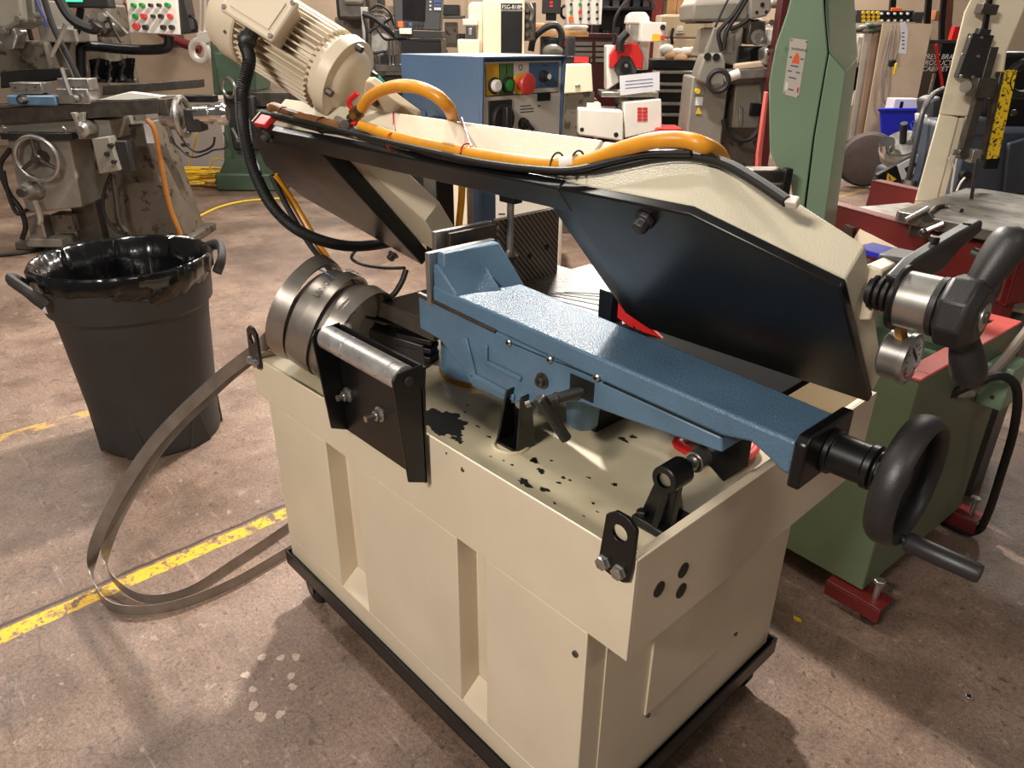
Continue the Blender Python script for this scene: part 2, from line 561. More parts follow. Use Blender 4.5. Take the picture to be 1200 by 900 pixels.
# camera heading on the ground: background things are built in frames turned to it
FH = Vector((FW.x, FW.y, 0)).normalized()
RH = Vector((-FH.y, FH.x, 0)) * -1
YAW = math.atan2(RH.y, RH.x)
def ray(px, py):
    return FW + RT * ((px - 600) / FPX) - UP * ((py - 450) / FPX)
def on(px, py, axis, val):
    """point of the photographed ray on the plane axis = val (metres)"""
    d = ray(px, py)
    i = 'xyz'.index(axis)
    return CAM + d * ((val - CAM[i]) / d[i])
def far(px, py, D):
    """(across, away, up) of a pixel that lies D metres in front of the camera, measured on the ground"""
    d = ray(px, py)
    t = D / d.dot(FH)
    return Vector((d.dot(RH) * t, D, CAM.z + d.z * t))
def ground(u, D):
    return Vector((CAM.x, CAM.y, 0)) + RH * u + FH * D
class Rig:
    """a thing in the background with its own turned frame; q() gives local metres"""
    def __init__(self, name, label, cat, px, D, group=None, z=0.0, row=150):
        self.u0, self.D0, self.z0 = far(px, row, D).x, D, z
        g = ground(self.u0, D)
        self.t = thing(name, label, cat, (g.x, g.y, z), YAW, group, world=False)
    def q(self, px, py, D=None):
        p = far(px, py, self.D0 if D is None else D)
        return Vector((p.x - self.u0, p.y - self.D0, p.z - self.z0))
    def ext(self, px0, py0, px1, py1, D):
        m, c = (py0 + py1) / 2, (px0 + px1) / 2
        return (self.q(px0, m, D).x, self.q(c, py1, D).z, self.q(px1, m, D).x, self.q(c, py0, D).z)
    def box(self, name, material, px0, py0, px1, py1, D, th, parent=None, bevel=0.004, foot=None, mb=None):
        x0, z0, x1, z1 = self.ext(px0, py0, px1, py1, D)
        if foot is not None:
            z0 = foot - self.z0
        y = D - self.D0
        b = (mb or MB()).box(x0, y, z0, x1, y + th, z1)
        return b if mb is not None else b.build(name, material, parent or self.t, bevel=bevel)
    def poly(self, name, material, pts, D, th, parent=None, bevel=0.004):
        A = [self.q(x, y, D) for x, y in pts]
        return MB().prism(A, (0, th, 0)).build(name, material, parent or self.t, bevel=bevel)
    def disc(self, name, material, px, py, rpx, D, th, parent=None, n=20, bevel=0.0):
        c = self.q(px, py, D)
        r = abs(self.q(px + rpx, py, D).x - c.x)
        return MB().cyl(c, c + Vector((0, th, 0)), r, n=n).build(name, material, parent or self.t, bevel=bevel)
    def tube(self, name, material, pts, D, r, parent=None, n=8):
        P = [self.q(p[0], p[1], p[2] if len(p) > 2 else D) for p in pts]
        return MB().tube(P, r, n).build(name, material, parent or self.t)

WALLM = mat('pale_block_wall_paint', (176, 154, 132), 0.75, var=0.10, scale=1.6, bump=0.2, bscale=30)
WALLD = mat('dark_board', (30, 27, 30), 0.6, var=0.2)
def wall(name, u0, u1, D, z1, material, th=0.2):
    g = ground((u0 + u1) / 2, D)
    w = (u1 - u0) / 2
    o = MB().box(-w, 0, 0, w, th, z1).build(name, material)
    o.location = g
    o.rotation_euler = (0, 0, YAW)
    o['kind'] = 'structure'
    return o
wall('wall_back', -14, 14, 11.0, 5.0, WALLM)
# ------------------------------------------------------------------ the metal-cutting bandsaw in the middle
def plate_hole(mb, outer, c, r, to3, thick, N=40):
    """flat plate with a round hole: outer is a 2D outline, star-shaped about c; to3 maps (a,b,t) to space"""
    ring = []
    n = len(outer)
    for k in range(N):
        an = 2 * math.pi * k / N
        dx, dy = math.cos(an), math.sin(an)
        best = None
        for i in range(n):
            (x1, y1), (x2, y2) = outer[i], outer[(i + 1) % n]
            ex, ey = x2 - x1, y2 - y1
            den = dx * ey - dy * ex
            if abs(den) < 1e-12:
                continue
            t = ((x1 - c[0]) * ey - (y1 - c[1]) * ex) / den
            s = ((x1 - c[0]) * dy - (y1 - c[1]) * dx) / den
            if t > 0 and -1e-6 <= s <= 1 + 1e-6 and (best is None or t < best):
                best = t
        ring.append((c[0] + dx * best, c[1] + dy * best, c[0] + dx * r, c[1] + dy * r))
    vs = []
    for t in (0, thick):
        for a, b, e, f in ring:
            vs += [to3(a, b, t), to3(e, f, t)]
    fs = []
    for k in range(N):
        j = (k + 1) % N
        o = 2 * N
        fs += [(2 * k, 2 * j, 2 * j + 1, 2 * k + 1), (o + 2 * k, o + 2 * k + 1, o + 2 * j + 1, o + 2 * j),
               (2 * k, o + 2 * k, o + 2 * j, 2 * j), (2 * k + 1, 2 * j + 1, o + 2 * j + 1, o + 2 * k + 1)]
    return mb.add(vs, fs)

Z_ = Vector((0, 0, 1))
SAW = thing('metal_bandsaw', 'beige and blue metal cutting bandsaw with black covers on a wheeled base', 'bandsaw', (-0.62, 0.35, 0))
ZT, ZB, ZF = 0.835, 0.6435, 0.735          # tray rim, tray underside, tray floor
# cabinet: plan outline with the two pressed channels in the front face
plan = [(-1.178, 0), (-0.893, 0), (-0.893, 0.05), (-0.768, 0.05), (-0.768, 0), (-0.409, 0), (-0.409, 0.05), (-0.326, 0.05), (-0.326, 0), (-0.079, 0), (-0.079, 0.7046), (-1.178, 0.7046)]
mb = MB().prism([(x, y, 0.215) for x, y in plan], (0, 0, ZB - 0.215))
mb.box(-1.178, 0, 0.145, -0.079, 0.7046, 0.2149)
for a, b in ((-0.893, -0.768), (-0.409, -0.326)):
    mb.prism([(a, 0, 0.2149), (a, 0.05, 0.2149), (a, 0.05, 0.255)], (b - a, 0, 0))
CABINET = mb.build('base_cabinet', BEIGE, SAW, bevel=0.002)
pn = MB().box(-0.079, 0.052, 0.16, -0.0765, 0.672, ZB).build('end_panel', BEIGE, CABINET, bevel=0.001)
dr = MB().box(-0.0765, 0.186, 0.312, -0.0715, 0.520, ZB - 0.005).build('access_panel', BEIGE, CABINET, bevel=0.0012)
for y, z in ((0.196, 0.306), (0.512, 0.306)):
    MB().cyl((-0.0765, y, z), (-0.070, y, z), 0.005, n=10).build('screw', STEELD, CABINET)
MB().cyl((-0.1, -0.0005, 0.585), (-0.1, -0.004, 0.585), 0.006, n=10).build('screw', STEELD, CABINET)
# angle-iron frame on castors
ZR0, ZR1, YR0, YR1, XR0, XR1, TH = 0.1175, 0.1636, -0.014, 0.719, -1.190, -0.060, 0.005
FRAME = MB().box(XR0, YR0, ZR0, XR1, YR0 + TH, ZR1).box(XR0, YR0, ZR0, XR1, YR0 + 0.05, ZR0 + TH).build('frame_rail', BLACK, SAW, bevel=0.001)
MB().box(XR0, YR1 - TH, ZR0, XR1, YR1, ZR1).box(XR0, YR1 - 0.05, ZR0, XR1, YR1, ZR0 + TH).build('frame_rail', BLACK, SAW, bevel=0.001)
MB().box(XR1 - TH, YR0, ZR0, XR1, YR1, ZR1).box(XR1 - 0.05, YR0, ZR0, XR1, YR1, ZR0 + TH).build('frame_rail', BLACK, SAW, bevel=0.001)
MB().box(XR0, YR0, ZR0, XR0 + TH, YR1, ZR1).box(XR0, YR0, ZR0, XR0 + 0.05, YR1, ZR0 + TH).build('frame_rail', BLACK, SAW, bevel=0.001)
for x in (XR0 + 0.07, XR1 - 0.07):
    for y in (0.035, YR1 - 0.05):
        ca = MB().box(x - 0.035, y - 0.035, 0.108, x + 0.035, y + 0.035, 0.1175)
        ca.prism([(x - 0.02, y - 0.022, 0.108), (x + 0.02, y - 0.022, 0.108), (x + 0.014, y - 0.022, 0.035), (x - 0.014, y - 0.022, 0.035)], (0, 0.004, 0))
        ca.prism([(x - 0.02, y + 0.018, 0.108), (x + 0.02, y + 0.018, 0.108), (x + 0.014, y + 0.018, 0.035), (x - 0.014, y + 0.018, 0.035)], (0, 0.004, 0))
        c = ca.build('caster', STEELD, SAW, bevel=0.001)
        MB().lathe((x, y - 0.016, 0.045), (0, 1, 0), [(0, 0.036), (0.004, 0.045), (0.028, 0.045), (0.032, 0.036)], 24).build('wheel', BLACKR, c)

# chip tray
TX0, TX1, TY0, TY1 = -1.245, 0.0, 0.0, 0.80
wt = 0.004
front = [(TX0, ZB), (TX1, ZB), (TX1, ZT), (-0.70, ZT), (-0.885, 0.762), (TX0, 0.752)]
TRAY = MB().box(TX0 + wt, TY0 + wt, ZF - 0.004, TX1 - wt, TY1 - wt, ZF).build('chip_tray', BEIGE_T, SAW)
MB().prism([(x, TY0, z) for x, z in front], (0, wt, 0)).build('tray_wall', BEIGE, TRAY, bevel=0.0015)
MB().box(TX1 - wt, TY0 + wt, ZB, TX1, TY1, ZT).box(TX1 - 0.016, TY0 + wt, ZT - 0.004, TX1 - wt, TY1, ZT).build('tray_wall', BEIGE, TRAY, bevel=0.0015)
MB().box(TX0, TY1 - wt, ZB, TX1 - wt, TY1, ZT).build('tray_wall', BEIGE, TRAY, bevel=0.0015)
MB().box(TX0, TY0 + wt, ZB, TX0 + wt, TY1 - wt, 0.752).build('tray_wall', BEIGE, TRAY, bevel=0.0015)
MB().box(TX0 + wt, TY0 + wt, ZB, TX1 - wt, TY1 - wt, ZB + 0.004).build('tray_underside', BEIGE, TRAY)
for y, z in ((0.065, 0.747), (0.127, 0.748), (0.129, 0.706)):
    MB().lathe((TX1, y, z), (1, 0, 0), [(0, 0.0135), (0.0015, 0.0135), (0.002, 0.011)], 20).build('hole_plug', BLACKR, TRAY)
for x, z in ((-0.385, 0.806), (-0.43, 0.82)):
    MB().lathe((x, 0, z), (0, -1, 0), [(0, 0.005 if x > -0.4 else 0.0025), (0.0012, 0.004 if x > -0.4 else 0.002)], 12).build('rivet', STEELD, TRAY)
def splat(c, rx, ry, z, n=40, seed=1, jag=0.35):
    rnd = random.Random(seed)
    ph = [rnd.uniform(0, 6.28) for _ in range(6)]
    pts = []
    for k in range(n):
        a = 2 * math.pi * k / n
        r = 1 + jag * (0.5 * math.sin(2 * a + ph[0]) + 0.4 * math.sin(3 * a + ph[1]) + 0.35 * math.sin(7 * a + ph[2]) + 0.3 * math.sin(11 * a + ph[3])) + rnd.uniform(-.13, .13) * jag * 2
        pts.append((c[0] + rx * r * math.cos(a), c[1] + ry * r * math.sin(a), z))
    return pts
mb = MB()
p = on(520, 496, 'z', ZF)
mb.prism(splat((p.x - 0.01, p.y), 0.064, 0.046, ZF + 0.0002, 90, 3, 0.26), (0, 0, 0.0008))
for px, py, r in ((536, 515, 0.012), (615, 566, 0.012), (638, 574, 0.008), (634, 552, 0.008), (626, 540, 0.009), (655, 566, 0.004), (560, 500, 0.004), (573, 512, 0.004),
                  (545, 483, 0.003), (548, 475, 0.003), (590, 530, 0.003), (660, 560, 0.004), (646, 540, 0.003), (668, 563, 0.003), (600, 545, 0.003), (610, 530, 0.006), (690, 560, 0.003),
                  (720, 568, 0.005), (695, 590, 0.003), (730, 515, 0.009), (742, 512, 0.007), (590, 540, 0.002), (700, 600, 0.002), (575, 535, 0.002), (650, 590, 0.003), (684, 605, 0.002), (615, 585, 0.002)):
    q = on(px, py, 'z', ZF)
    mb.prism(splat((q.x, q.y), r * 1.3, r * 0.75, ZF + 0.0002, 18, int(px * 7 + py), 0.5), (0, 0, 0.0007))
mb.build('oil_patch', OIL, TRAY, kind='stuff', label='black oily residue spilled on the tray floor')

# lifting lugs bolted to the tray
def lug(dx):
    outline = [(-0.054, 0.891), (-0.038, 0.904), (-0.016, 0.904), (0.000, 0.891), (-0.002, 0.802), (-0.012, 0.792), (-0.050, 0.792), (-0.062, 0.802)]
    b = MB()
    plate_hole(b, [(x + dx, z) for x, z in outline], (-0.028 + dx, 0.872), 0.0135, lambda a, c, t: Vector((a, -0.001 - t, c)), 0.007)
    o = b.build('lifting_lug', BLACK, SAW, bevel=0.0008)
    for x in (-0.051, -0.022):
        MB().lathe((x + dx, -0.008, 0.808), (0, -1, 0), [(0, 0.0125), (0.0015, 0.0125), (0.0016, 0.0105), (0.009, 0.0105), (0.0105, 0.008)], 6).build('bolt', STEEL, o)
lug(0.0)
b = MB()
plate_hole(b, [(x - 1.175, z - 0.062) for x, z in [(-0.054, 0.891), (-0.038, 0.904), (-0.016, 0.904), (0.000, 0.891), (-0.002, 0.802), (-0.012, 0.792), (-0.050, 0.792), (-0.062, 0.802)]],
           (-1.203, 0.81), 0.0135, lambda a, c, t: Vector((a, -0.001 - t, c)), 0.007)
lg = b.build('lifting_lug', BLACK, SAW, bevel=0.0008)
for x in (-0.051, -0.022):
    MB().lathe((x - 1.175, -0.008, 0.746), (0, -1, 0), [(0, 0.0105), (0.009, 0.0105), (0.0105, 0.008)], 6).build('bolt', STEEL, lg)

# feed roller in its bracket
XA, XB = -0.757, -0.478
BRK = MB().box(XA, -0.016, 0.739, XB, -0.011, 0.935).build('roller_bracket', BLACK, SAW, bevel=0.001)
for x, s in ((XA, 1), (XB, -1)):
    MB().prism([(x, -0.011, 0.738), (x, -0.052, 0.757), (x, -0.072, 0.968), (x, -0.064, 0.978), (x, -0.008, 0.981), (x, -0.004, 0.93)], (0.005 * s, 0, 0)).build('bracket_ear', BLACK, BRK, bevel=0.001)
MB().prism([(XA, -0.011, 0.930), (XA, -0.006, 0.975), (XA, -0.001, 0.975), (XA, -0.006, 0.930)], (XB - XA, 0, 0)).build('back_flange', BLACK, BRK)
rc = (-0.040, 0.960)
MB().lathe((XA + 0.008, rc[0], rc[1]), (1, 0, 0), [(0, 0.0205), (0.002, 0.0245), (0.083, 0.0245), (0.084, 0.0235), (0.088, 0.0235), (0.089, 0.0245), (0.232, 0.0245), (0.233, 0.0235), (0.237, 0.0235), (0.238, 0.0245), (0.261, 0.0245), (0.263, 0.0205)], 32).build('feed_roller', ROLLER, BRK)
MB().lathe((XB, rc[0], rc[1]), (1, 0, 0), [(0, 0.009), (0.003, 0.009), (0.0045, 0.007)], 14).build('axle_cap', BLACKP, BRK)
for x, z, lng in ((-0.735, 0.830, 0.026), (-0.617, 0.832, 0.034)):
    st = MB().cyl((x, -0.016, z), (x, -0.016 - lng, z), 0.0065, n=14).build('stud', STEEL, BRK)
    MB().lathe((x, -0.016, z), (0, -1, 0), [(0, 0.016), (0.0025, 0.016)], 20).build('washer', STEEL, st)
    MB().lathe((x, -0.0185, z), (0, -1, 0), [(0, 0.0115), (0.010, 0.0115), (0.011, 0.0095)], 6).build('nut', STEEL, st)

# blue vise: swivel base, fixed body, sliding jaw arm
MB().lathe((-0.80, 0.425, ZF), (0, 0, 1), [(0, 0.125), (0.016, 0.125), (0.016, 0.119), (0.17, 0.119)], 40).build('swivel_base', BLUE, SAW, bevel=0.002)
MB().lathe((-0.80, 0.425, ZF), (0, 0, 1), [(0.0, 0.1265), (0.014, 0.1265)], 48).build('degree_ring', BRASS, SAW)
MB().hexbolt((-0.735, 0.322, 0.772), (0.53, -0.85, 0), 0.008, 0.010).build('bolt', STEELD, SAW)
seam = [(-0.775, 0.986), (-0.719, 0.984), (-0.498, 0.974), (-0.276, 0.963), (-0.010, 0.955)]
body = [(-0.775, 0.908), (-0.704, 0.903), (-0.632, 0.862), (-0.594, 0.826), (-0.479, 0.832), (-0.405, 0.862), (-0.293, 0.906), (-0.192, 0.913), (-0.004, 0.929)]
A = [(x, 0.2, z) for x, z in body] + [(x, 0.2, z) for x, z in reversed(seam)]
BODY = MB().prism(A, (0, 0.16, 0)).build('vise_body', BLUE, SAW, bevel=0.004)
# cast ribs and raised border on the body front
def strip(p0, p1, w, t, y=0.2):
    a, b2 = Vector((p0[0], y, p0[1])), Vector((p1[0], y, p1[1]))
    d = (b2 - a).normalized()
    s = Vector((-d.z, 0, d.x)) * w / 2
    return [a - s, b2 - s, b2 + s, a + s]
def front_pts(*pp):
    return [(on(px, py, 'y', 0.2).x, on(px, py, 'y', 0.2).z) for px, py in pp]
r1 = front_pts((545, 396), (556, 440), (556, 440), (604, 466), (571, 404), (571, 424), (571, 424), (612, 444))
for (a, b2, w) in ((r1[0], r1[1], 0.022), (r1[2], r1[3], 0.014), (r1[4], r1[5], 0.010), (r1[6], r1[7], 0.010)):
    MB().prism(strip(a, b2, w, 0.006), (0, -0.006, 0)).build('cast_rib', BLUE, BODY, bevel=0.0025)
MB().lathe((-0.362, 0.29, 0.796), (0, 0, 1), [(0, 0.024), (0.010, 0.032), (0.10, 0.038)], 10).build('pivot_boss', BLUE, BODY, bevel=0.003)
p0, p1 = on(690, 452, 'y', 0.198), on(676, 462, 'y', 0.198)
MB().box(-0.318, 0.198, 0.917, -0.262, 0.203, 0.955).build('slot', OIL, BODY)
p = on(636, 446, 'y', 0.2)
bo = MB().lathe((p.x, 0.2, p.z), (0, -1, 0), [(0, 0.016), (0.003, 0.016), (0.0031, 0.0105), (0.012, 0.0105), (0.013, 0.009)], 20).build('clamp_bolt', STEELD, BODY)
MB().lathe((p.x, 0.187, p.z), (0, -1, 0), [(0, 0.005), (0.0006, 0.005)], 6).build('hex_socket', OIL, bo)
for px, py in ((597, 401), (645, 421), (700, 442)):
    p = on(px, py, 'y', 0.2)
    g = MB().lathe((p.x, 0.2, p.z), (0, -1, 0), [(0, 0.0075), (0.004, 0.0075), (0.006, 0.005)], 14).build('gib_screw', STEEL, BODY)
    MB().cyl((p.x, 0.1945, p.z), (p.x, 0.1925, p.z), 0.003, n=8).build('slot', OIL, g)
MB().prism([(-0.775, 0.197, 0.984), (-0.719, 0.197, 0.982), (-0.52, 0.197, 0.972), (-0.52, 0.197, 0.980), (-0.719, 0.197, 0.991), (-0.775, 0.197, 0.993)], (0, 0.01, 0)).build('gib_strip', STEELD, BODY, bevel=0.001)
for q0, q1 in (((597, 401), (645, 421)), ((645, 421), (700, 442)), ((707, 448), (782, 482)), ((782, 482), (846, 511))):
    a3, b3 = on(q0[0], q0[1], 'y', 0.1995), on(q1[0], q1[1], 'y', 0.1995)
    wz = Z_ * (0.0008 if q0[0] < 700 else 0.0016)
    MB().prism([a3 - wz, b3 - wz, b3 + wz, a3 + wz], (0, -0.0012, 0)).build('slide_gap', OIL, BODY)
# sliding arm
def zbot(x):
    s = seam
    for (a, za), (b2, zb2) in zip(s, s[1:]):
        if a <= x <= b2:
            return za + (zb2 - za) * (x - a) / (b2 - a)
    return s[-1][1]
def ztop(x):
    return 1.020 + (0.995 - 1.020) * (x + 0.70) / 0.804
lower = [(x, zbot(x) + 0.001) for x in (-0.722, -0.498, -0.276, -0.010)] + [(0.038, 0.966), (0.070, 0.952), (0.090, 0.941), (0.104, 0.938)]
prof = lower + [(0.104, ztop(0.104)), (-0.70, ztop(-0.70)), (-0.722, 1.022)]
A = [(x, 0.200, z) for x, z in prof]
B = [(x, 0.328 + 0.042 * (0.104 - x) / 0.826, z if i < len(lower) else z - 0.003) for i, (x, z) in enumerate(prof)]
ARM = MB().loft(A, B).build('vise_arm', BLUE_R, SAW, bevel=0.006, seg=3)
MB().loft([(-0.722, 0.204, 1.0), (-0.722, 0.204, 1.066), (-0.706, 0.204, 1.066), (-0.640, 0.204, 1.012)], [(-0.722, 0.30, 1.0), (-0.722, 0.30, 1.083), (-0.694, 0.30, 1.083), (-0.600, 0.30, 1.006)]).build('jaw_gusset', BLUE_R, ARM, bevel=0.004)
MB().loft([(-0.722, 0.215, 1.0), (-0.722, 0.215, 1.092), (-0.697, 0.215, 1.092), (-0.697, 0.215, 1.0)], [(-0.722, 0.369, 1.0), (-0.722, 0.369, 1.090), (-0.697, 0.369, 1.090), (-0.60, 0.369, 1.0)]).build('jaw_back', BLUE_R, ARM, bevel=0.004)
MB().box(-0.738, 0.196, 0.975, -0.7235, 0.380, 1.090).build('jaw_plate', STEEL, ARM, bevel=0.001)
MB().box(-0.770, 0.205, 0.905, -0.742, 0.36, 0.978).build('slide_end', STEELD, ARM, bevel=0.002)
# end plate, screw housing, handwheel
WY, WZ = 0.272, 0.962
EP = MB().loft([(0.105, 0.190, 0.928), (0.105, 0.190, 0.998), (0.105, 0.202, 1.010), (0.105, 0.335, 1.006), (0.105, 0.335, 0.935), (0.105, 0.325, 0.926)],
               [(0.124, 0.190, 0.928), (0.124, 0.190, 0.998), (0.124, 0.202, 1.010), (0.124, 0.335, 1.006), (0.124, 0.335, 0.935), (0.124, 0.325, 0.926)]).build('end_plate', BLACK, SAW, bevel=0.004)
MB().lathe((0.124, WY, WZ), (1, 0, 0), [(0, 0.034), (0.008, 0.034), (0.009, 0.030), (0.055, 0.030), (0.056, 0.033), (0.066, 0.033), (0.068, 0.027), (0.072, 0.027)], 32).build('screw_housing', BLACK, SAW, bevel=0.001)
MB().lathe((0.194, WY, WZ), (1, 0, 0), [(0, 0.018), (0.012, 0.018), (0.012, 0.013), (0.022, 0.013)], 6).build('hub_nut', STEELD, SAW)
HW = MB().lathe((0.206, WY, WZ), (1, 0, 0), [(0, 0.022), (0.004, 0.026), (0.022, 0.026), (0.026, 0.020)], 28).build('handwheel', BLACKP, SAW, bevel=0.002)
sec = [(0.013 * math.cos(a) * 0.8, 0.019 * math.sin(a)) for a in [2 * math.pi * k / 14 for k in range(14)]]
ringpts = [(0.232, WY + 0.084 * math.cos(a), WZ + 0.084 * math.sin(a)) for a in [2 * math.pi * k / 48 for k in range(48)]]
MB().sweep(ringpts, sec, updir=(1, 0, 0), closed=True).build('rim', BLACKP, HW)
# dished web of the wheel
MB().lathe((0.212, WY, WZ), (1, 0, 0), [(0.0, 0.020), (0.004, 0.050), (0.010, 0.078), (0.016, 0.078), (0.010, 0.050), (0.006, 0.020)], 40, caps=False).build('web', BLACKP, HW)
hy, hz = WY - 0.010, WZ - 0.083
MB().lathe((0.244, hy, hz), (1, 0, 0), [(0, 0.0075), (0.010, 0.0075), (0.010, 0.0125), (0.014, 0.0145), (0.098, 0.0135), (0.102, 0.012), (0.103, 0.006)], 22).build('crank_handle', BLACKP, HW)

# clamp lever, stop post, bearing bracket in the tray
LV = MB().cyl((-0.290, 0.205, 0.930), (-0.330, 0.142, 0.911), 0.010, n=14).cyl((-0.314, 0.165, 0.918), (-0.318, 0.160, 0.9165), 0.0125, n=14).build('lever_shaft', BLACKP, SAW)
MB().lathe((-0.331, 0.132, 0.925), (0.04, 0.04, -0.09), [(0, 0.010), (0.004, 0.0135), (0.02, 0.0135), (0.03, 0.0100), (0.095, 0.0115), (0.099, 0.010)], 8).build('clamp_lever', BLACKP, LV, bevel=0.001)
MB().cyl((-0.338, 0.119, 0.915), (-0.343, 0.112, 0.912), 0.006, n=10).build('lever_screw', STEEL, LV)
ST = MB().loft([(-0.510, 0.236, ZF), (-0.444, 0.236, ZF), (-0.424, 0.200, 0.874), (-0.470, 0.200, 0.874)], [(-0.510, 0.242, ZF), (-0.444, 0.242, ZF), (-0.424, 0.206, 0.874), (-0.470, 0.206, 0.874)]).build('stop_post', BLACK, SAW, bevel=0.001)
for dx in (0.0, 0.060):
    e = 0.006
    x0, x1 = -0.510 + dx, -0.470 + dx * 0.69
    MB().loft([(x0, 0.190, ZF), (x0, 0.240, ZF), (x1, 0.204, 0.874), (x1, 0.180, 0.872)], [(x0 + e, 0.190, ZF), (x0 + e, 0.240, ZF), (x1 + e, 0.204, 0.874), (x1 + e, 0.180, 0.872)]).build('flange', BLACK, ST, bevel=0.001)
MB().box(-0.508, 0.188, ZF, -0.446, 0.24, ZF + 0.006).build('foot', BLACK, ST)
MB().lathe((-0.449, 0.206, 0.845), (0.1, -1, -0.2), [(0, 0.013), (0.003, 0.013), (0.003, 0.008), (0.012, 0.008)], 14).build('bolt', STEEL, ST)
MB().torus((-0.478, 0.203, ZF + 0.001), (0, 0, 1), 0.036, 0.005, 28, 8).build('weld_bead', BEIGE_T, ST)
bx, bz, by = -0.090, 0.845, 0.183
BB = MB().loft([(-0.146, 0.176, ZF), (-0.074, 0.176, ZF), (-0.074, 0.262, ZF), (-0.146, 0.262, ZF)], [(-0.144, 0.178, ZF + 0.016), (-0.076, 0.178, ZF + 0.016), (-0.076, 0.260, ZF + 0.016), (-0.144, 0.260, ZF + 0.016)]).build('bearing_bracket', BLACK, SAW, bevel=0.003)
MB().lathe((bx, by, bz), (0, 1, 0), [(0, 0.0135), (0, 0.0225), (0.002, 0.0245), (0.050, 0.0245), (0.052, 0.0225), (0.052, 0.0135)], 28, caps=False).build('bearing_tube', BLACK, BB)
MB().loft([(-0.140, 0.200, ZF + 0.015), (-0.078, 0.200, ZF + 0.015), (bx + 0.020, 0.196, bz), (bx - 0.020, 0.196, bz)], [(-0.140, 0.218, ZF + 0.015), (-0.078, 0.218, ZF + 0.015), (bx + 0.020, 0.214, bz), (bx - 0.020, 0.214, bz)]).build('web', BLACK, BB, bevel=0.002)
MB().loft([(bx - 0.014, 0.180, ZF + 0.015), (bx, 0.180, ZF + 0.015), (bx, 0.258, ZF + 0.015), (bx - 0.014, 0.258, ZF + 0.015)], [(bx - 0.006, 0.198, bz - 0.02), (bx + 0.006, 0.198, bz - 0.02), (bx + 0.006, 0.226, bz - 0.02), (bx - 0.006, 0.226, bz - 0.02)]).build('web', BLACK, BB, bevel=0.002)
MB().hexbolt((-0.132, 0.192, ZF + 0.016), (0, 0, 1), 0.010, 0.010).build('bolt', BLACK, BB)
MB().cyl((bx, by + 0.006, bz), (bx, 0.300, bz), 0.0125, n=18).build('guide_shaft', STEEL, BB)
MB().lathe((bx, 0.268, bz), (0, 1, 0), [(0, 0.015), (0, 0.019), (0.03, 0.019), (0.03, 0.015)], 20, caps=False).build('shaft_collar', STEEL, BB)
MB().prism([(bx - 0.018, 0.296, 0.915), (bx + 0.080, 0.296, 0.915), (bx + 0.080, 0.296, 0.86), (bx + 0.045, 0.296, 0.815), (bx + 0.010, 0.296, 0.835), (bx - 0.018, 0.296, 0.87)], (0, 0.008, 0)).build('shaft_plate', BLACK, BB, bevel=0.001)

# fixed jaws, rear table and work stop
MB().box(-0.80, 0.262, 0.905, -0.786, 0.425, 1.112).build('fixed_jaw', STEEL, SAW, bevel=0.001)
MB().box(-0.778, 0.288, 0.905, -0.768, 0.425, 1.108).build('jaw_plate', STEELD, SAW, bevel=0.001)
GROOVE = bpy.data.materials.new('grooved_steel')
GROOVE.use_nodes = True
nt = GROOVE.node_tree
bs = nt.nodes['Principled BSDF']
bs.inputs['Metallic'].default_value = 0.7
bs.inputs['Roughness'].default_value = 0.42
tcn = nt.nodes.new('ShaderNodeTexCoord')
mpn = nt.nodes.new('ShaderNodeMapping')
mpn.inputs['Rotation'].default_value = (math.radians(-42), 0, 0)
wv = nt.nodes.new('ShaderNodeTexWave')
wv.bands_direction = 'Y'
wv.inputs['Scale'].default_value = 30
wv.inputs['Distortion'].default_value = 0.4
rp = nt.nodes.new('ShaderNodeValToRGB')
rp.color_ramp.elements[0].color = L3((78, 70, 62))
rp.color_ramp.elements[1].color = L3((150, 140, 128))
nt.links.new(tcn.outputs['Object'], mpn.inputs['Vector'])
nt.links.new(mpn.outputs['Vector'], wv.inputs['Vector'])
nt.links.new(wv.outputs['Fac'], rp.inputs['Fac'])
nt.links.new(rp.outputs['Color'], bs.inputs['Base Color'])
bpn = nt.nodes.new('ShaderNodeBump')
bpn.inputs['Strength'].default_value = 0.6
bpn.inputs['Distance'].default_value = 0.002
nt.links.new(wv.outputs['Fac'], bpn.inputs['Height'])
nt.links.new(bpn.outputs['Normal'], bs.inputs['Normal'])
GJ = MB().box(-0.80, 0.444, 0.905, -0.782, 0.648, 1.112).build('grooved_jaw', GROOVE, SAW, bevel=0.001)
for y, z in ((0.545, 1.008), (0.605, 1.02)):
    MB().cyl((-0.782, y, z), (-0.7805, y, z), 0.007, n=14).build('bolt_hole', OIL, GJ)
BED = MB().box(-1.0, 0.245, 0.860, -0.786, 0.80, 0.9049).build('vise_bed', STEELD, SAW, bevel=0.003)
TBL = MB().box(-0.770, 0.44, 0.925, -0.40, 0.76, 0.950).build('rear_table', OILST, SAW, bevel=0.002)
MB().box(-0.66, 0.50, ZF, -0.44, 0.72, 0.925).build('table_pedestal', BLACK, SAW)
for k in range(6):
    x0, x1 = -0.70 + 0.01 * k, -0.44
    y0, y1 = 0.452 + 0.016 * k, 0.452 + 0.050 * k
    MB().prism([(x0, y0, 0.9502), (x1, y1, 0.9502), (x1, y1 + 0.006, 0.9502), (x0, y0 + 0.004, 0.9502)], (0, 0, 0.0006)).build('table_slot', OIL, TBL)
ROD = MB().cyl((-0.775, 0.475, 1.155), (-0.775, 0.472, 1.035), 0.0085, n=16).build('hold_down_rod', STEEL, SAW)
MB().lathe((-0.775, 0.472, 1.018), (0, 0, 1), [(0, 0.020), (0.008, 0.022), (0.018, 0.014), (0.022, 0.012)], 20).build('clamp_foot', STEELD, ROD)
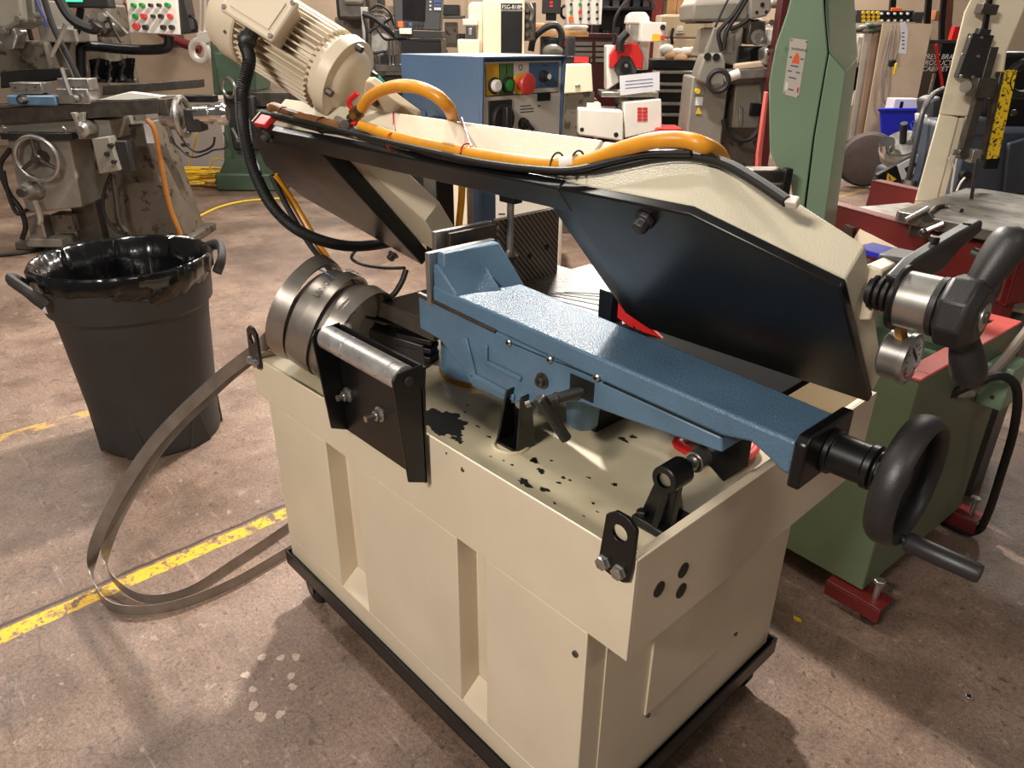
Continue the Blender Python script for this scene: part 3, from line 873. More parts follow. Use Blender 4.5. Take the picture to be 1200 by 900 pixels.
MB().box(-0.80, 0.46, 1.150, -0.75, 0.49, 1.175).build('rod_socket', BLACK, ROD, bevel=0.003)
MB().box(-0.41, 0.374, 0.944, -0.02, 0.62, 0.958).build('bed_shade_plate', mat('matte_black', (11, 10, 10), 0.8, spec=0.08), SAW, bevel=0.002)  # added matte black plate: stands for the dark bed and shade behind the arm
MB().box(-0.41, 0.374, ZF, -0.395, 0.60, 0.944).box(-0.30, 0.56, ZF, -0.28, 0.62, 0.944).build('shade_plate_support', BLACK, SAW)
# red guard and guide parts seen in the throat
g = on(716, 352, 'y', 0.50)
GD = MB().obox((-0.40, 0.455, 0.985), (0.022, 0, -0.006), (0, 0.004, 0), (0, 0, 0.022)).build('red_guard', RED, SAW, bevel=0.002)
MB().prism([(-0.372, 0.452, 0.99), (-0.30, 0.452, 0.955), (-0.30, 0.452, 0.945), (-0.385, 0.452, 0.965)], (0, 0.006, 0)).build('guard_tail', RED, GD)
MB().obox((-0.455, 0.47, 0.985), (0.018, 0, 0), (0, 0.02, 0), (0, 0, 0.035)).build('guide_block', BLACK, SAW, bevel=0.002)
MB().cyl((-0.475, 0.50, 0.945), (-0.475, 0.50, 1.07), 0.006, n=12).build('guide_pin', STEELD, SAW)

# ------------- saw bow: frame (x along the beam, u down the sloping cover, t through its thickness)
HP, HU, HN = Vector((0, 0.15, 1.286)), Vector((0, 0.65, -0.76)), Vector((0, 0.76, 0.65))
def H(x, u, t):
    return HP + Vector((x, 0, 0)) + HU * u + HN * t
def onh(px, py, t):
    d = ray(px, py)
    p0 = HP + HN * t
    return CAM + d * (HN.dot(p0 - CAM) / HN.dot(d))
def ontop(px, py, up):
    """point over the upper face of the bow"""
    d = ray(px, py)
    p0 = HP - HU * up
    return CAM + d * (HU.dot(p0 - CAM) / HU.dot(d))
ct = 0.040
def cover(name, pts, t0=0.0, t1=ct, material=BLACK, bevel=0.003):
    return MB().prism([H(x, u, t0) for x, u in pts], HN * (t1 - t0)).build(name, material, SAW, bevel=bevel)
COV = cover('beam_cover', [(-1.3465, 0.0), (-0.318, 0.0), (-0.318, 0.057), (-1.103, 0.052), (-1.3465, 0.052)], 0, 0.020)
cf = [(-0.317, 0.0), (-0.078, 0.0), (0.116, 0.091), (0.118, 0.386), (-0.301, 0.388), (-0.317, 0.057)]
cbk = [(-0.317, 0.0), (-0.078, 0.0), (0.116, 0.091), (0.118, 0.386), (-0.372, 0.386), (-0.392, 0.057)]
RC = MB().loft([H(x, u, 0) for x, u in cf], [H(x, u, 0.016) for x, u in cbk]).build('wheel_cover', BLACK, SAW, bevel=0.003)
LC = cover('wheel_cover', [(-1.347, 0.001), (-1.104, 0.053), (-1.105, 0.467), (-1.526, 0.284), (-1.570, 0.163), (-1.461, 0.057)])
for par, px, py in ((RC, 757, 256), (LC, 315, 158), (LC, 462, 297)):
    c = onh(px, py, 0)
    k = MB().lathe(c, -HN, [(0, 0.016), (0.006, 0.016), (0.010, 0.012), (0.020, 0.012), (0.024, 0.008)], 8).build('cover_knob', BLACKP, par, bevel=0.001)
# beige casting behind the covers
MB().loft([H(-1.10, 0.003, 0.0205), H(-0.30, 0.003, 0.0205), H(-0.30, 0.062, 0.0205), H(-1.10, 0.056, 0.0205)],
          [H(-1.10, 0.0, 0.105), H(-0.30, 0.0, 0.105), H(-0.30, 0.062, 0.090), H(-1.10, 0.056, 0.090)]).build('bow_casting', BEIGE_R, SAW, bevel=0.004)
rh = [(-0.30, 0.003), (-0.080, 0.003), (0.1135, 0.092), (0.1155, 0.383), (-0.295, 0.383)]
rt = [0.105, 0.105, 0.072, 0.054, 0.054]
MB().loft([H(x, u, 0.0165) for i, (x, u) in enumerate(rh)], [H(x, u, t) for (x, u), t in zip(rh, rt)]).build('wheel_housing', BEIGE_R, SAW, bevel=0.003)
lh = [(-1.10, 0.003), (-1.345, 0.003), (-1.455, 0.060), (-1.563, 0.163), (-1.520, 0.28), (-1.02, 0.455), (-0.98, 0.30), (-1.08, 0.06)]
MB().loft([H(x, u, 0.022 if i < 2 else ct + 0.001) for i, (x, u) in enumerate(lh)], [H(x, u, 0.105) for x, u in lh]).build('wheel_housing', BEIGE, SAW, bevel=0.003)
# red corner switch
c = ontop(311, 141, 0.006)
RS = MB().obox(c, (0.030, 0, 0), HU * 0.007, HN * 0.020).build('limit_switch', RED, SAW, bevel=0.003)
MB().obox(c - Vector((0.034, 0, 0)) + HU * 0.02, (0.004, 0, 0), HU * 0.03, HN * 0.018).build('switch_plate', STEELD, RS)
MB().obox(c - Vector((0.020, 0, 0)) + HU * 0.052, (0.014, 0, 0), HU * 0.012, HN * 0.012).build('switch_roller', RED, RS, bevel=0.002)

# gearbox plate and motor
gp = [onh(px, py, 0.125) for px, py in ((428, 96), (434, 96), (488, 136), (490, 165), (418, 165))]
GB = MB().prism(gp, HN * 0.016).build('gearbox_plate', BEIGE, SAW, bevel=0.003)
c = onh(437, 119, 0.120)
MB().lathe(c, -HN, [(-0.008, 0.014), (0.002, 0.014), (0.003, 0.010)], 18).build('oil_plug', MAROON, GB)
MA, MBt = Vector((-1.121, 0.246, 1.420)), Vector((-1.350, 0.140, 1.544))
ax = (MBt - MA).normalized()
r1v = Vector((0.35, -0.75, 0.62))
r1v = (r1v - ax * r1v.dot(ax)).normalized()
r2v = ax.cross(r1v).normalized()
def Mo(s, a, b):
    return MA + ax * s + r1v * a + r2v * b
MOT = MB().lathe(MA, ax, [(-0.062, 0.050), (-0.052, 0.066), (-0.045, 0.072), (-0.040, 0.092), (-0.012, 0.095), (-0.011, 0.086), (0.02, 0.080), (0.021, 0.072), (0.24, 0.072)], 40).build('motor', BEIGE, SAW, bevel=0.001)
NF = 40
for k in range(NF):
    a = 2 * math.pi * k / NF
    d = r1v * math.cos(a) + r2v * math.sin(a)
    s = ax.cross(d)
    MB().obox(MA + ax * 0.116 + d * 0.082, ax * 0.104, d * 0.0115, s * 0.0018).build('cooling_fin', BEIGE, MOT)
FC = MB().lathe(MA, ax, [(0.208, 0.097), (0.212, 0.100), (0.262, 0.100), (0.268, 0.096), (0.286, 0.094), (0.296, 0.080), (0.300, 0.040), (0.300, 0.005)], 44).build('fan_cowl', BEIGE, MOT)
for k in range(4):
    a = math.pi / 4 + k * math.pi / 2
    d = r1v * math.cos(a) + r2v * math.sin(a)
    MB().lathe(MA + ax * 0.225 + d * 0.099, d, [(0, 0.005), (0.003, 0.004)], 10).build('screw', STEEL, FC)
    MB().cyl(MA + ax * -0.044 + d * 0.083, MA + ax * -0.058 + d * 0.083, 0.008, n=6).build('flange_bolt', STEELD, MOT)
TB = MB().loft([Mo(0.085, 0.08, -0.042), Mo(0.205, 0.08, -0.042), Mo(0.205, 0.08, 0.042), Mo(0.085, 0.08, 0.042)],
               [Mo(0.080, 0.122, -0.046), Mo(0.212, 0.122, -0.046), Mo(0.212, 0.122, 0.046), Mo(0.080, 0.122, 0.046)]).build('terminal_box', BEIGE, MOT, bevel=0.003)
MB().obox(Mo(0.146, 0.130, 0), ax * 0.071, r1v * 0.0075, r2v * 0.051).build('box_lid', BEIGE, TB, bevel=0.006)
MB().obox(Mo(0.146, 0.1385, 0), ax * 0.052, r1v * 0.002, r2v * 0.034).build('lid_boss', BEIGE, TB, bevel=0.0015)
for s in (0.084, 0.208):
    for b2 in (-0.042, 0.042):
        MB().lathe(Mo(s, 0.1375, b2), r1v, [(0, 0.006), (0.003, 0.005)], 10).build('screw', STEEL, TB)
# corrugated conduit from the terminal box
gl = Mo(0.165, 0.10, 0)
sgn = -1 if (r2v.z > 0) else 1
g0 = Mo(0.150, 0.10, 0.046 * sgn)
GLN = MB().lathe(g0, r2v * sgn, [(0, 0.016), (0.012, 0.016), (0.013, 0.020), (0.026, 0.020), (0.034, 0.016)], 10).build('cable_gland', BLACKP, TB)
def conduit(path, r, name, par, pitch=0.0045, amp=0.0011, material=BLACKR):
    P = spline(path, 24)
    out = [P[0]]
    acc = 0
    for a, b2 in zip(P, P[1:]):
        out.append(b2)
    # resample at half the pitch, alternating the radius
    L = [0.0]
    for a, b2 in zip(out, out[1:]):
        L.append(L[-1] + (b2 - a).length)
    n = int(L[-1] / (pitch / 2))
    res, j = [], 0
    for k in range(n + 1):
        d = L[-1] * k / n
        while j < len(L) - 2 and L[j + 1] < d:
            j += 1
        t = (d - L[j]) / max(1e-9, L[j + 1] - L[j])
        res.append(out[j].lerp(out[j + 1], t))
    m = 12
    b = MB()
    side = None
    vs = []
    for i, p in enumerate(res):
        t = (res[min(i + 1, n)] - res[max(i - 1, 0)]).normalized()
        side = frame_of(t)[1] if side is None else (side - t * side.dot(t)).normalized()
        w = side.cross(t)
        rr = r + (amp if i % 2 else -amp)
        for k in range(m):
            a = 2 * math.pi * k / m
            vs.append(p + side * (rr * math.cos(a)) + w * (rr * math.sin(a)))
    fs = [(i * m + k, i * m + (k + 1) % m, (i + 1) * m + (k + 1) % m, (i + 1) * m + k) for i in range(n) for k in range(m)]
    b.add(vs, fs)
    return b.build(name, material, par, angle=80)
def depth_of(p):
    return (Vector(p) - CAM).dot(FW)
def dp(px, py, d):
    return CAM + ray(px, py) * d
g1 = g0 + r2v * sgn * 0.03
dg0 = depth_of(g1)
conduit([g1, dp(292, 72, dg0 - 0.01), dp(284, 110, dg0), dp(286, 150, dg0 + 0.05), dp(296, 195, dg0 + 0.10), dp(318, 240, dg0 + 0.16), dp(350, 270, dg0 + 0.22), dp(392, 286, dg0 + 0.32), dp(430, 288, dg0 + 0.45), dp(470, 280, dg0 + 0.6), dp(500, 262, dg0 + 0.75)], 0.0135, 'corrugated_conduit', SAW)

# hoses and cables strapped along the bow
def toppath(pts, up):
    return [ontop(px, py, up) for px, py in pts]
HO = MB().tube(toppath([(424, 148), (470, 163), (540, 178), (600, 188), (640, 193), (668, 193)], 0.013) + [ontop(690, 189, 0.016), ontop(725, 176, 0.030), ontop(765, 165, 0.040), ontop(800, 164, 0.036), ontop(824, 170, 0.028), onh(842, 181, 0.118), onh(850, 198, 0.126)], 0.0115, 12).build('orange_hose', ORANGE, SAW)
v0 = ontop(424, 127, 0.035)
MB().tube([v0, ontop(434, 114, 0.055), ontop(455, 103, 0.085), ontop(482, 101, 0.10), ontop(508, 110, 0.09), ontop(525, 125, 0.06), onh(530, 137, 0.124), onh(534, 150, 0.130)], 0.0115, 12).build('orange_hose', ORANGE, SAW)
MB().tube(toppath([(316, 127), (322, 125), (340, 132), (372, 142), (410, 150)], 0.011), 0.0105, 10).build('taped_hose', BROWNH, SAW)
MB().tube(toppath([(306, 132), (330, 138), (372, 149), (400, 153), (430, 157), (455, 162), (475, 170), (520, 183), (580, 193), (640, 199), (690, 200), (730, 193), (770, 185), (810, 183), (850, 192), (885, 211), (922, 236)], 0.009), 0.0075, 10).build('black_cable', BLACKR, SAW)
MB().obox(ontop(925, 236, 0.006), (0.012, 0, 0), HU * 0.006, HN * 0.006).build('cable_clip', WHITEPL, SAW, bevel=0.002)
MB().tube(toppath([(320, 134), (372, 146), (412, 156), (450, 165), (500, 176), (560, 189), (620, 197), (670, 199), (720, 188), (760, 180), (810, 179)], 0.022), 0.005, 8).build('black_cable', BLACKR, SAW)
# brass valve with red lever
vb = ontop(411, 140, 0.02)
VL = MB().cyl(vb, v0, 0.011, n=14).build('brass_valve', STEELD, SAW)
MB().cyl(vb.lerp(v0, 0.35), vb.lerp(v0, 0.7), 0.015, n=8).build('valve_body', BRASS, VL)
MB().tube([vb.lerp(v0, 0.5), ontop(409, 120, 0.05), ontop(419, 109, 0.058)], 0.006, 8).build('valve_lever', RED, VL)
MB().obox(ontop(412, 144, 0.016), (0.018, 0, 0), HU * 0.004, HN * 0.005).build('valve_tag', REDP, VL, bevel=0.002)
MB().cyl(ontop(396, 141, 0.004), ontop(404, 146, 0.026), 0.010, n=10).build('hose_fitting', STEEL, SAW)
# cable ties
for px, py, mt in ((461, 166, RED), (547, 180, RED), (653, 192, BLACKR), (677, 190, BLACKR), (334, 134, BLACKR), (378, 147, BLACKR)):
    c = ontop(px, py, 0.010)
    MB().torus(c, (1, 0.1, 0), 0.017, 0.0016, 20, 6).build('cable_tie', mt, SAW)
for (a, b2) in (((461, 131), (462, 168)), ((541, 138), (552, 172))):
    MB().tube([ontop(a[0], a[1], 0.001), ontop((a[0] + b2[0]) / 2, (a[1] + b2[1]) / 2, 0.002), ontop(b2[0], b2[1], 0.022)], 0.0018, 6).build('tie_tail', RED, SAW)
MB().cyl(ontop(660, 193, 0.013), ontop(676, 190, 0.015), 0.0125, n=14).build('tape_wrap', WHITEPL, SAW)
# hoses dropping behind the wheel housing
dd = depth_of(H(-1.35, 0.2, 0.12))
MB().tube([dp(322, 205, dd), dp(345, 240, dd + 0.05), dp(372, 285, dd + 0.06), (dp(400, 325, dd + 0.10)), dp(430, 350, dd + 0.12), dp(455, 375, dd + 0.1), dp(470, 385, dd + 0.05)], 0.010, 10).build('orange_hose', ORANGE, SAW)
MB().tube([dp(318, 205, dd), dp(338, 245, dd + 0.02), dp(362, 285, dd + 0.03), (dp(388, 318, dd + 0.05)), dp(400, 335, dd + 0.06), dp(420, 372, dd + 0.02)], 0.008, 10).build('black_cable', BLACKR, SAW)
MB().tube([dp(476, 316, dd), dp(470, 332, dd), dp(458, 348, dd), dp(440, 352, dd + 0.02), dp(425, 356, dd + 0.03)], 0.008, 10).build('black_cable', BLACKR, SAW)
MB().tube([dp(420, 290, dd + 0.2), dp(412, 302, dd + 0.2), dp(425, 310, dd + 0.18), dp(450, 314, dd + 0.14), dp(474, 314, dd + 0.08)], 0.005, 8).build('black_cable', BLACKR, SAW)

# blade tension screw, gauge and star knob at the idler end
KY, KZ = 0.300, 1.196
MB().loft([(0.108, KY - 0.005, KZ - 0.045), (0.108, KY + 0.05, KZ - 0.045), (0.108, KY + 0.05, KZ + 0.035), (0.108, KY - 0.005, KZ + 0.035)], [(0.128, KY + 0.0, KZ - 0.04), (0.128, KY + 0.05, KZ - 0.04), (0.128, KY + 0.05, KZ + 0.03), (0.128, KY + 0.0, KZ + 0.03)]).build('tension_block', BEIGE, SAW, bevel=0.003)
pr = [(0, 0.018)]
for k in range(4):
    pr += [(0.003 + k * 0.009, 0.017), (0.005 + k * 0.009, 0.023), (0.009 + k * 0.009, 0.023), (0.011 + k * 0.009, 0.017)]
MB().lathe((0.118, KY, KZ), (1, 0, 0), pr, 26).build('bellows', BLACKR, SAW)
FL = MB().lathe((0.155, KY, KZ), (1, 0, 0), [(0, 0.040), (0.001, 0.043), (0.005, 0.043), (0.006, 0.040)], 32).build('handle_flange', BLACK, SAW)
MB().lathe((0.161, KY, KZ), (1, 0, 0), [(0, 0.035), (0.002, 0.0365), (0.040, 0.0365), (0.042, 0.035)], 36).build('tension_cylinder', STEEL, SAW)
MB().lathe((0.203, KY, KZ), (1, 0, 0), [(0, 0.038), (0.006, 0.038), (0.007, 0.034)], 32).build('thrust_washer', BLACKP, SAW)
KN = MB().lathe((0.210, KY, KZ), (1, 0, 0), [(0, 0.038), (0.006, 0.047), (0.034, 0.047), (0.046, 0.034)], 8, a0=0.3).build('star_knob', BLACKP, SAW, bevel=0.003)
MB().lathe((0.2555, KY, KZ), (1, 0, 0), [(0, 0.018), (0.002, 0.018), (0.0025, 0.016)], 26).build('knob_washer', STEEL, KN)
MB().lathe((0.2580, KY, KZ), (1, 0, 0), [(0, 0.008), (0.002, 0.007)], 12).build('knob_screw', STEELD, KN)
for ang, lng, rr in ((math.radians(62), 0.092, 0.0235), (math.radians(-66), 0.094, 0.022)):
    d = Vector((0.20, math.cos(ang), math.sin(ang))).normalized()
    c = Vector((0.230, KY, KZ))
    MB().lathe(c + d * 0.026, d, [(0, rr * 0.62), (0.006, rr * 0.7), (lng * 0.45, rr * 0.92), (lng * 0.72, rr), (lng * 0.85, rr * 0.9), (lng * 0.94, rr * 0.62), (lng * 0.975, rr * 0.2)], 24).build('knob_lobe', BLACKP, KN)
# control handle reaching to the back
hx = 0.150
arm = [(KY - 0.02, KZ + 0.030), (KY + 0.03, KZ + 0.045), (KY + 0.17, KZ + 0.055), (KY + 0.275, KZ + 0.060), (KY + 0.285, KZ + 0.040), (KY + 0.20, KZ + 0.026), (KY + 0.15, KZ + 0.006), (KY + 0.08, KZ + 0.004), (KY + 0.03, KZ - 0.03)]
CH = MB().prism([(hx - 0.012, y, z) for y, z in arm], (0.020, 0, 0)).build('control_handle', BLACKP, SAW, bevel=0.005)
MB().tube([(0.165, KY + 0.235, KZ + 0.02), (0.20, KY + 0.23, KZ + 0.01), (0.215, KY + 0.205, KZ - 0.02), (0.21, KY + 0.17, KZ - 0.035), (0.19, KY + 0.15, KZ - 0.03)], 0.007, 10).build('trigger_guard', BLACKP, CH)
for y in (KY + 0.11, KY + 0.235):
    MB().cyl((hx - 0.002, y, KZ + 0.052), (hx - 0.002, y, KZ + 0.060), 0.006, n=12).build('screw', BLACK, CH)
MB().obox((0.125, KY + 0.075, KZ + 0.012), (0.024, 0, 0), (0, 0.028, 0), (0, 0, 0.026)).build('switch_box', BLACKP, CH, bevel=0.004)
# pressure gauge
gx, gy, gz = 0.140, KY + 0.045, KZ - 0.095
GA = MB().lathe((gx, gy, gz), (1, 0.0, 0), [(0, 0.028), (0.004, 0.034), (0.030, 0.034), (0.031, 0.037), (0.038, 0.037), (0.040, 0.033), (0.038, 0.032), (0.038, 0.002)], 36).build('pressure_gauge', STEEL, SAW)
MB().lathe((gx + 0.038, gy, gz), (1, 0, 0), [(0, 0.0315), (0.0006, 0.0315)], 32).build('dial', PAPER, GA)
red = [(gx + 0.0388, gy + 0.026 * math.cos(a), gz + 0.026 * math.sin(a)) for a in [math.radians(200 + 14 * k) for k in range(10)]]
MB().tube(red, 0.0012, 6, 0).build('red_arc', REDP, GA)
MB().obox((gx + 0.0392, gy + 0.004, gz + 0.006), (0.0004, 0, 0), (0, 0.0015, 0.002), (0, 0.012, -0.010)).build('needle', INK, GA)
for k in range(11):
    a = math.radians(-50 + 28 * k)
    MB().obox((gx + 0.039, gy + 0.0215 * math.cos(a), gz + 0.0215 * math.sin(a)), (0.0003, 0, 0), (0, 0.0028 * math.cos(a), 0.0028 * math.sin(a)), (0, -0.0006 * math.sin(a), 0.0006 * math.cos(a))).build('tick', INK, GA)
MB().cyl((gx + 0.02, gy - 0.010, gz + 0.032), (gx + 0.02, KY + 0.012, KZ - 0.034), 0.009, n=6).build('gauge_fitting', BRASS, GA)

# blue control box on its post
CX, CY0, CY1, CZ0, CZ1 = -1.0, 0.586, 0.882, 1.235, 1.4515
CB = MB().box(CX - 0.345, CY0, CZ0, CX - 0.012, CY1, CZ1).build('control_box', BLUE_S, SAW, bevel=0.002)
MB().prism([(CX - 0.012, CY0, CZ1), (CX + 0.004, CY0, CZ1), (CX - 0.004, CY0, CZ0 + 0.03), (CX - 0.012, CY0, CZ0)], (0, 0.004, 0)).prism([(CX - 0.012, CY1 - 0.004, CZ1), (CX + 0.004, CY1 - 0.004, CZ1), (CX - 0.004, CY1 - 0.004, CZ0 + 0.03), (CX - 0.012, CY1 - 0.004, CZ0)], (0, 0.004, 0)).box(CX - 0.012, CY0, CZ1 - 0.004, CX + 0.006, CY1, CZ1).build('box_rim', BLUE_S, CB)
PNL = MB().box(CX - 0.012, CY0 + 0.006, CZ0 + 0.01, CX - 0.009, CY1 - 0.006, CZ1 - 0.012).build('control_panel', ALU, CB)
xp = CX - 0.009
def panel_rect(a0, a1, b0, b1, name, material, t=0.0008):
    w, h = CY1 - CY0, CZ1 - CZ0
    return MB().box(xp, CY0 + a0 * w, CZ0 + b0 * h, xp + t, CY0 + a1 * w, CZ0 + b1 * h).build(name, material, CB)
w_, h_ = CY1 - CY0, CZ1 - CZ0
panel_rect(0.06, 0.215, 0.585, 0.925, 'yellow_field', YELL)
panel_rect(0.215, 0.375, 0.585, 0.925, 'green_field', GRNP)
panel_rect(0.375, 0.565, 0.585, 0.925, 'silver_field', ALU)
panel_rect(0.565, 0.945, 0.635, 0.925, 'blue_field', BLUE_S)
for a0, a1, b0, b1 in ((0.055, 0.945, 0.575, 0.585), (0.055, 0.062, 0.585, 0.925), (0.212, 0.218, 0.585, 0.925), (0.372, 0.378, 0.585, 0.925)):
    panel_rect(a0, a1, b0, b1, 'field_border', INK, 0.0012)
panel_rect(0.68, 0.845, 0.485, 0.575, 'display_window', GLASSY, 0.0014)
def pbutton(a, b, prof, material, name, n=24):
    return MB().lathe((xp, CY0 + a * w_, CZ0 + b * h_), (1, 0, 0), prof, n).build(name, material, CB)
pbutton(0.155, 0.69, [(0, 0.020), (0.004, 0.020), (0.006, 0.018)], BLACKP, 'button_bezel')
pbutton(0.155, 0.69, [(0.004, 0.015), (0.014, 0.015), (0.017, 0.011)], WHTB, 'white_button')
pbutton(0.31, 0.69, [(0, 0.020), (0.008, 0.020), (0.010, 0.017)], BLACKP, 'button_bezel')
pbutton(0.31, 0.69, [(0.006, 0.014), (0.011, 0.014), (0.012, 0.011)], GRNB, 'green_button')
pbutton(0.465, 0.70, [(0, 0.026), (0.002, 0.026)], YEL, 'yellow_ring')
pbutton(0.465, 0.70, [(0.002, 0.015), (0.022, 0.015), (0.022, 0.024), (0.028, 0.027), (0.034, 0.024), (0.036, 0.014)], REDB, 'emergency_stop')
pbutton(0.74, 0.77, [(0, 0.015), (0.008, 0.015), (0.010, 0.011), (0.024, 0.011), (0.026, 0.008)], BLACKP, 'speed_dial')
pbutton(0.74, 0.77, [(0.025, 0.008), (0.0265, 0.007)], WHTB, 'dial_cap')
MB().box(xp, CY0 + 0.085 * w_, CZ0 + 0.10 * h_, xp + 0.004, CY0 + 0.36 * w_, CZ0 + 0.53 * h_).build('switch_plate', BLACKP, CB, bevel=0.002)
SW = pbutton(0.235, 0.315, [(0.004, 0.038), (0.012, 0.038), (0.016, 0.034)], BLACKP, 'main_switch', 30)
MB().obox((xp + 0.022, CY0 + 0.235 * w_, CZ0 + 0.315 * h_), (0.012, 0, 0), (0, 0.009, 0), (0, 0, 0.033)).build('switch_grip', BLACKP, CB, bevel=0.003)
pbutton(0.50, 0.235, [(0, 0.017), (0.010, 0.016), (0.014, 0.012)], BLACKP, 'selector_knob')
MB().obox((xp + 0.016, CY0 + 0.52 * w_, CZ0 + 0.225 * h_), (0.004, 0, 0), (0, 0.018, -0.014), (0, 0.003, 0.004)).build('selector_pointer', BLACKP, CB, bevel=0.001)
for a, b in ((0.93, 0.06), (0.94, 0.90), (0.50, 0.02), (0.05, 0.90)):
    pbutton(a, b, [(0, 0.005), (0.003, 0.004)], STEEL, 'panel_screw', 10)
for k in range(3):
    panel_rect(0.465, 0.60 + 0.02 * (k % 2) + 0.015 * k, 0.44 - 0.035 * k, 0.448 - 0.035 * k, 'printed_line', INK, 0.0011)
for a0, a1, b0, b1 in ((0.74, 0.80, 0.885, 0.895), (0.69, 0.72, 0.425, 0.44), (0.85, 0.89, 0.075, 0.09), (0.70, 0.74, 0.66, 0.668), (0.77, 0.83, 0.66, 0.668)):
    panel_rect(a0, a1, b0, b1, 'printed_line', INK, 0.0011)
text('I', 0.032, (xp + 0.001, CY0 + 0.285 * w_, CZ0 + 0.80 * h_), (0, 1, 0), (0, 0, 1), INK, 'start_mark', CB)
text('O', 0.020, (xp + 0.001, CY0 + 0.435 * w_, CZ0 + 0.845 * h_), (0, 1, 0), (0, 0, 1), INK, 'stop_mark', CB)
zig = [(0.145, 0.90), (0.115, 0.845), (0.145, 0.85), (0.125, 0.80)]
MB().tube([(xp + 0.001, CY0 + a * w_, CZ0 + b * h_) for a, b in zig], 0.0012, 6, 0).build('voltage_mark', REDP, CB)
MB().prism([(CX - 0.28, CY0 - 0.001, CZ0 + 0.055), (CX - 0.235, CY0 - 0.001, CZ0 + 0.055), (CX - 0.235, CY0 - 0.001, CZ0 + 0.075), (CX - 0.28, CY0 - 0.001, CZ0 + 0.075)], (0, -0.003, 0)).build('vent_boss', BLUE_S, CB, bevel=0.001)
MB().box(on(556, 240, 'y', 0.75).x, 0.735, 0.55, on(571, 240, 'y', 0.75).x, 0.785, CZ0).build('control_post', BLUE_S, SAW, bevel=0.003)
MB().box(-1.178, 0.705, 0.50, -1.08, 0.80, 0.56).build('post_bracket', BLUE_S, SAW, bevel=0.003)
MB().cyl((on(551, 240, 'y', 0.70).x, 0.70, 0.9), (on(551, 240, 'y', 0.70).x, 0.70, 1.20), 0.010, n=14).build('feed_cylinder', STEEL, SAW)
MB().tube([on(536, 150, 'y', 0.58), on(541, 190, 'y', 0.60), on(541, 230, 'y', 0.62), on(538, 262, 'y', 0.62), on(536, 290, 'y', 0.60)], 0.010, 10).build('orange_hose', ORANGE, SAW)
MB().box(on(503, 230, 'y', 0.56).x, 0.54, 0.905, on(519, 230, 'y', 0.56).x, 0.60, 1.30).build('hinge_upright', BLACK, SAW, bevel=0.004)
# pump wrap and small black cover beside the roller
# ------------------------------------------------------------------ coiled and trailing saw blades
def ribbon(path, updir, w, th=0.0016):
    return MB().sweep(path, [(-th / 2, -w / 2), (th / 2, -w / 2), (th / 2, w / 2), (-th / 2, w / 2)], updir=updir)
def blade_coil(center, axis, R, turns, seed, label, drift=0.012, tilt=0.0):
    rnd = random.Random(seed)
    a, u, w = frame_of(axis)
    c = Vector(center)
    n = int(44 * turns)
    ph, ph2 = rnd.uniform(0, 6.3), rnd.uniform(0, 6.3)
    path, ups = [], []
    for k in range(n + 1):
        t = k / n
        an = ph + 2 * math.pi * turns * t
        r = R * (1 + 0.025 * math.sin(2 * an + ph2)) + 0.0026 * turns * t - 0.006
        s = drift * math.sin(an * 0.93 + ph2) + drift * 1.3 * (t - 0.5)
        path.append(c + (u * math.cos(an) + w * math.sin(an)) * r + a * s)
        ups.append(a + (u * math.cos(an) + w * math.sin(an)) * tilt)
    m = ribbon(path, ups, 0.033)
    o = m.build('bandsaw_blade', BLADE, None, off=(c.x, c.y, c.z), angle=25)
    o.location = c
    o['org'] = [c.x, c.y, c.z]
    single(o, label, 'blade', 'coiled saw blades in the chip tray')
    return o
AX = Vector((0.84, 0.38, -0.30)).normalized()
C0 = Vector((-1.04, 0.135, 0.860))
labs = ['coiled bandsaw blade at the tray corner, outermost coil beside the trailing blade',
        'coiled bandsaw blade tied with a blue twist, second coil from the tray corner',
        'coiled bandsaw blade printed with dark lettering, third coil from the tray corner',
        'thin coiled bandsaw blade pressed between printed coil and roller end',
        'coiled bandsaw blade nearest the silver roller, open end facing the blue vise']
for k, (s, R, tn, til) in enumerate(((-0.078, 0.132, 4.2, -0.25), (-0.042, 0.124, 4.0, 0.10), (-0.008, 0.128, 4.0, 0.05), (0.025, 0.121, 4.2, 0.12), (0.058, 0.124, 4.0, -0.1))):
    cc = C0 + AX * s + Vector((0, 0, (R - 0.128)))
    bl = blade_coil(cc, AX, R, tn, 11 + k, labs[k], 0.009, til)
    if k == 1:
        # twisted blue wire tie
        d = (CAM - cc)
        d = (d - AX * d.dot(AX)).normalized()
        sd = AX.cross(d)
        top = cc - sd * 0.10 + d * 0.075
        MB().tube([top - AX * 0.05 + d * 0.012, top + d * 0.020, top + AX * 0.03 + d * 0.014], 0.0018, 6).build('wire_tie', mat('blue_wire', (40, 70, 110), 0.4), bl)
    if k == 2:
        a, u, w = frame_of(AX)
        d = (CAM - cc)
        d = (d - a * d.dot(a)).normalized()
        e = Vector((0, 0, 1)) - a * a.z
        e = (e - d * e.dot(d)).normalized()
        org = Vector(bl['org'])
        def bender(off, RR):
            def f(c):
                an = off + c.x / RR
                return cc + (d * math.cos(an) + e * math.sin(an)) * (RR + c.z) + a * (-c.y + 0.006) - org
            return f
        text('LENOX', 0.020, (0, 0, 0), (1, 0, 0), (0, 1, 0), INK, 'blade_print', bl, bend=bender(0.25, R + 0.0095))
        text('CLASSIC', 0.020, (0, 0, 0), (1, 0, 0), (0, 1, 0), INK, 'blade_print', bl, bend=bender(1.15, R + 0.0095))
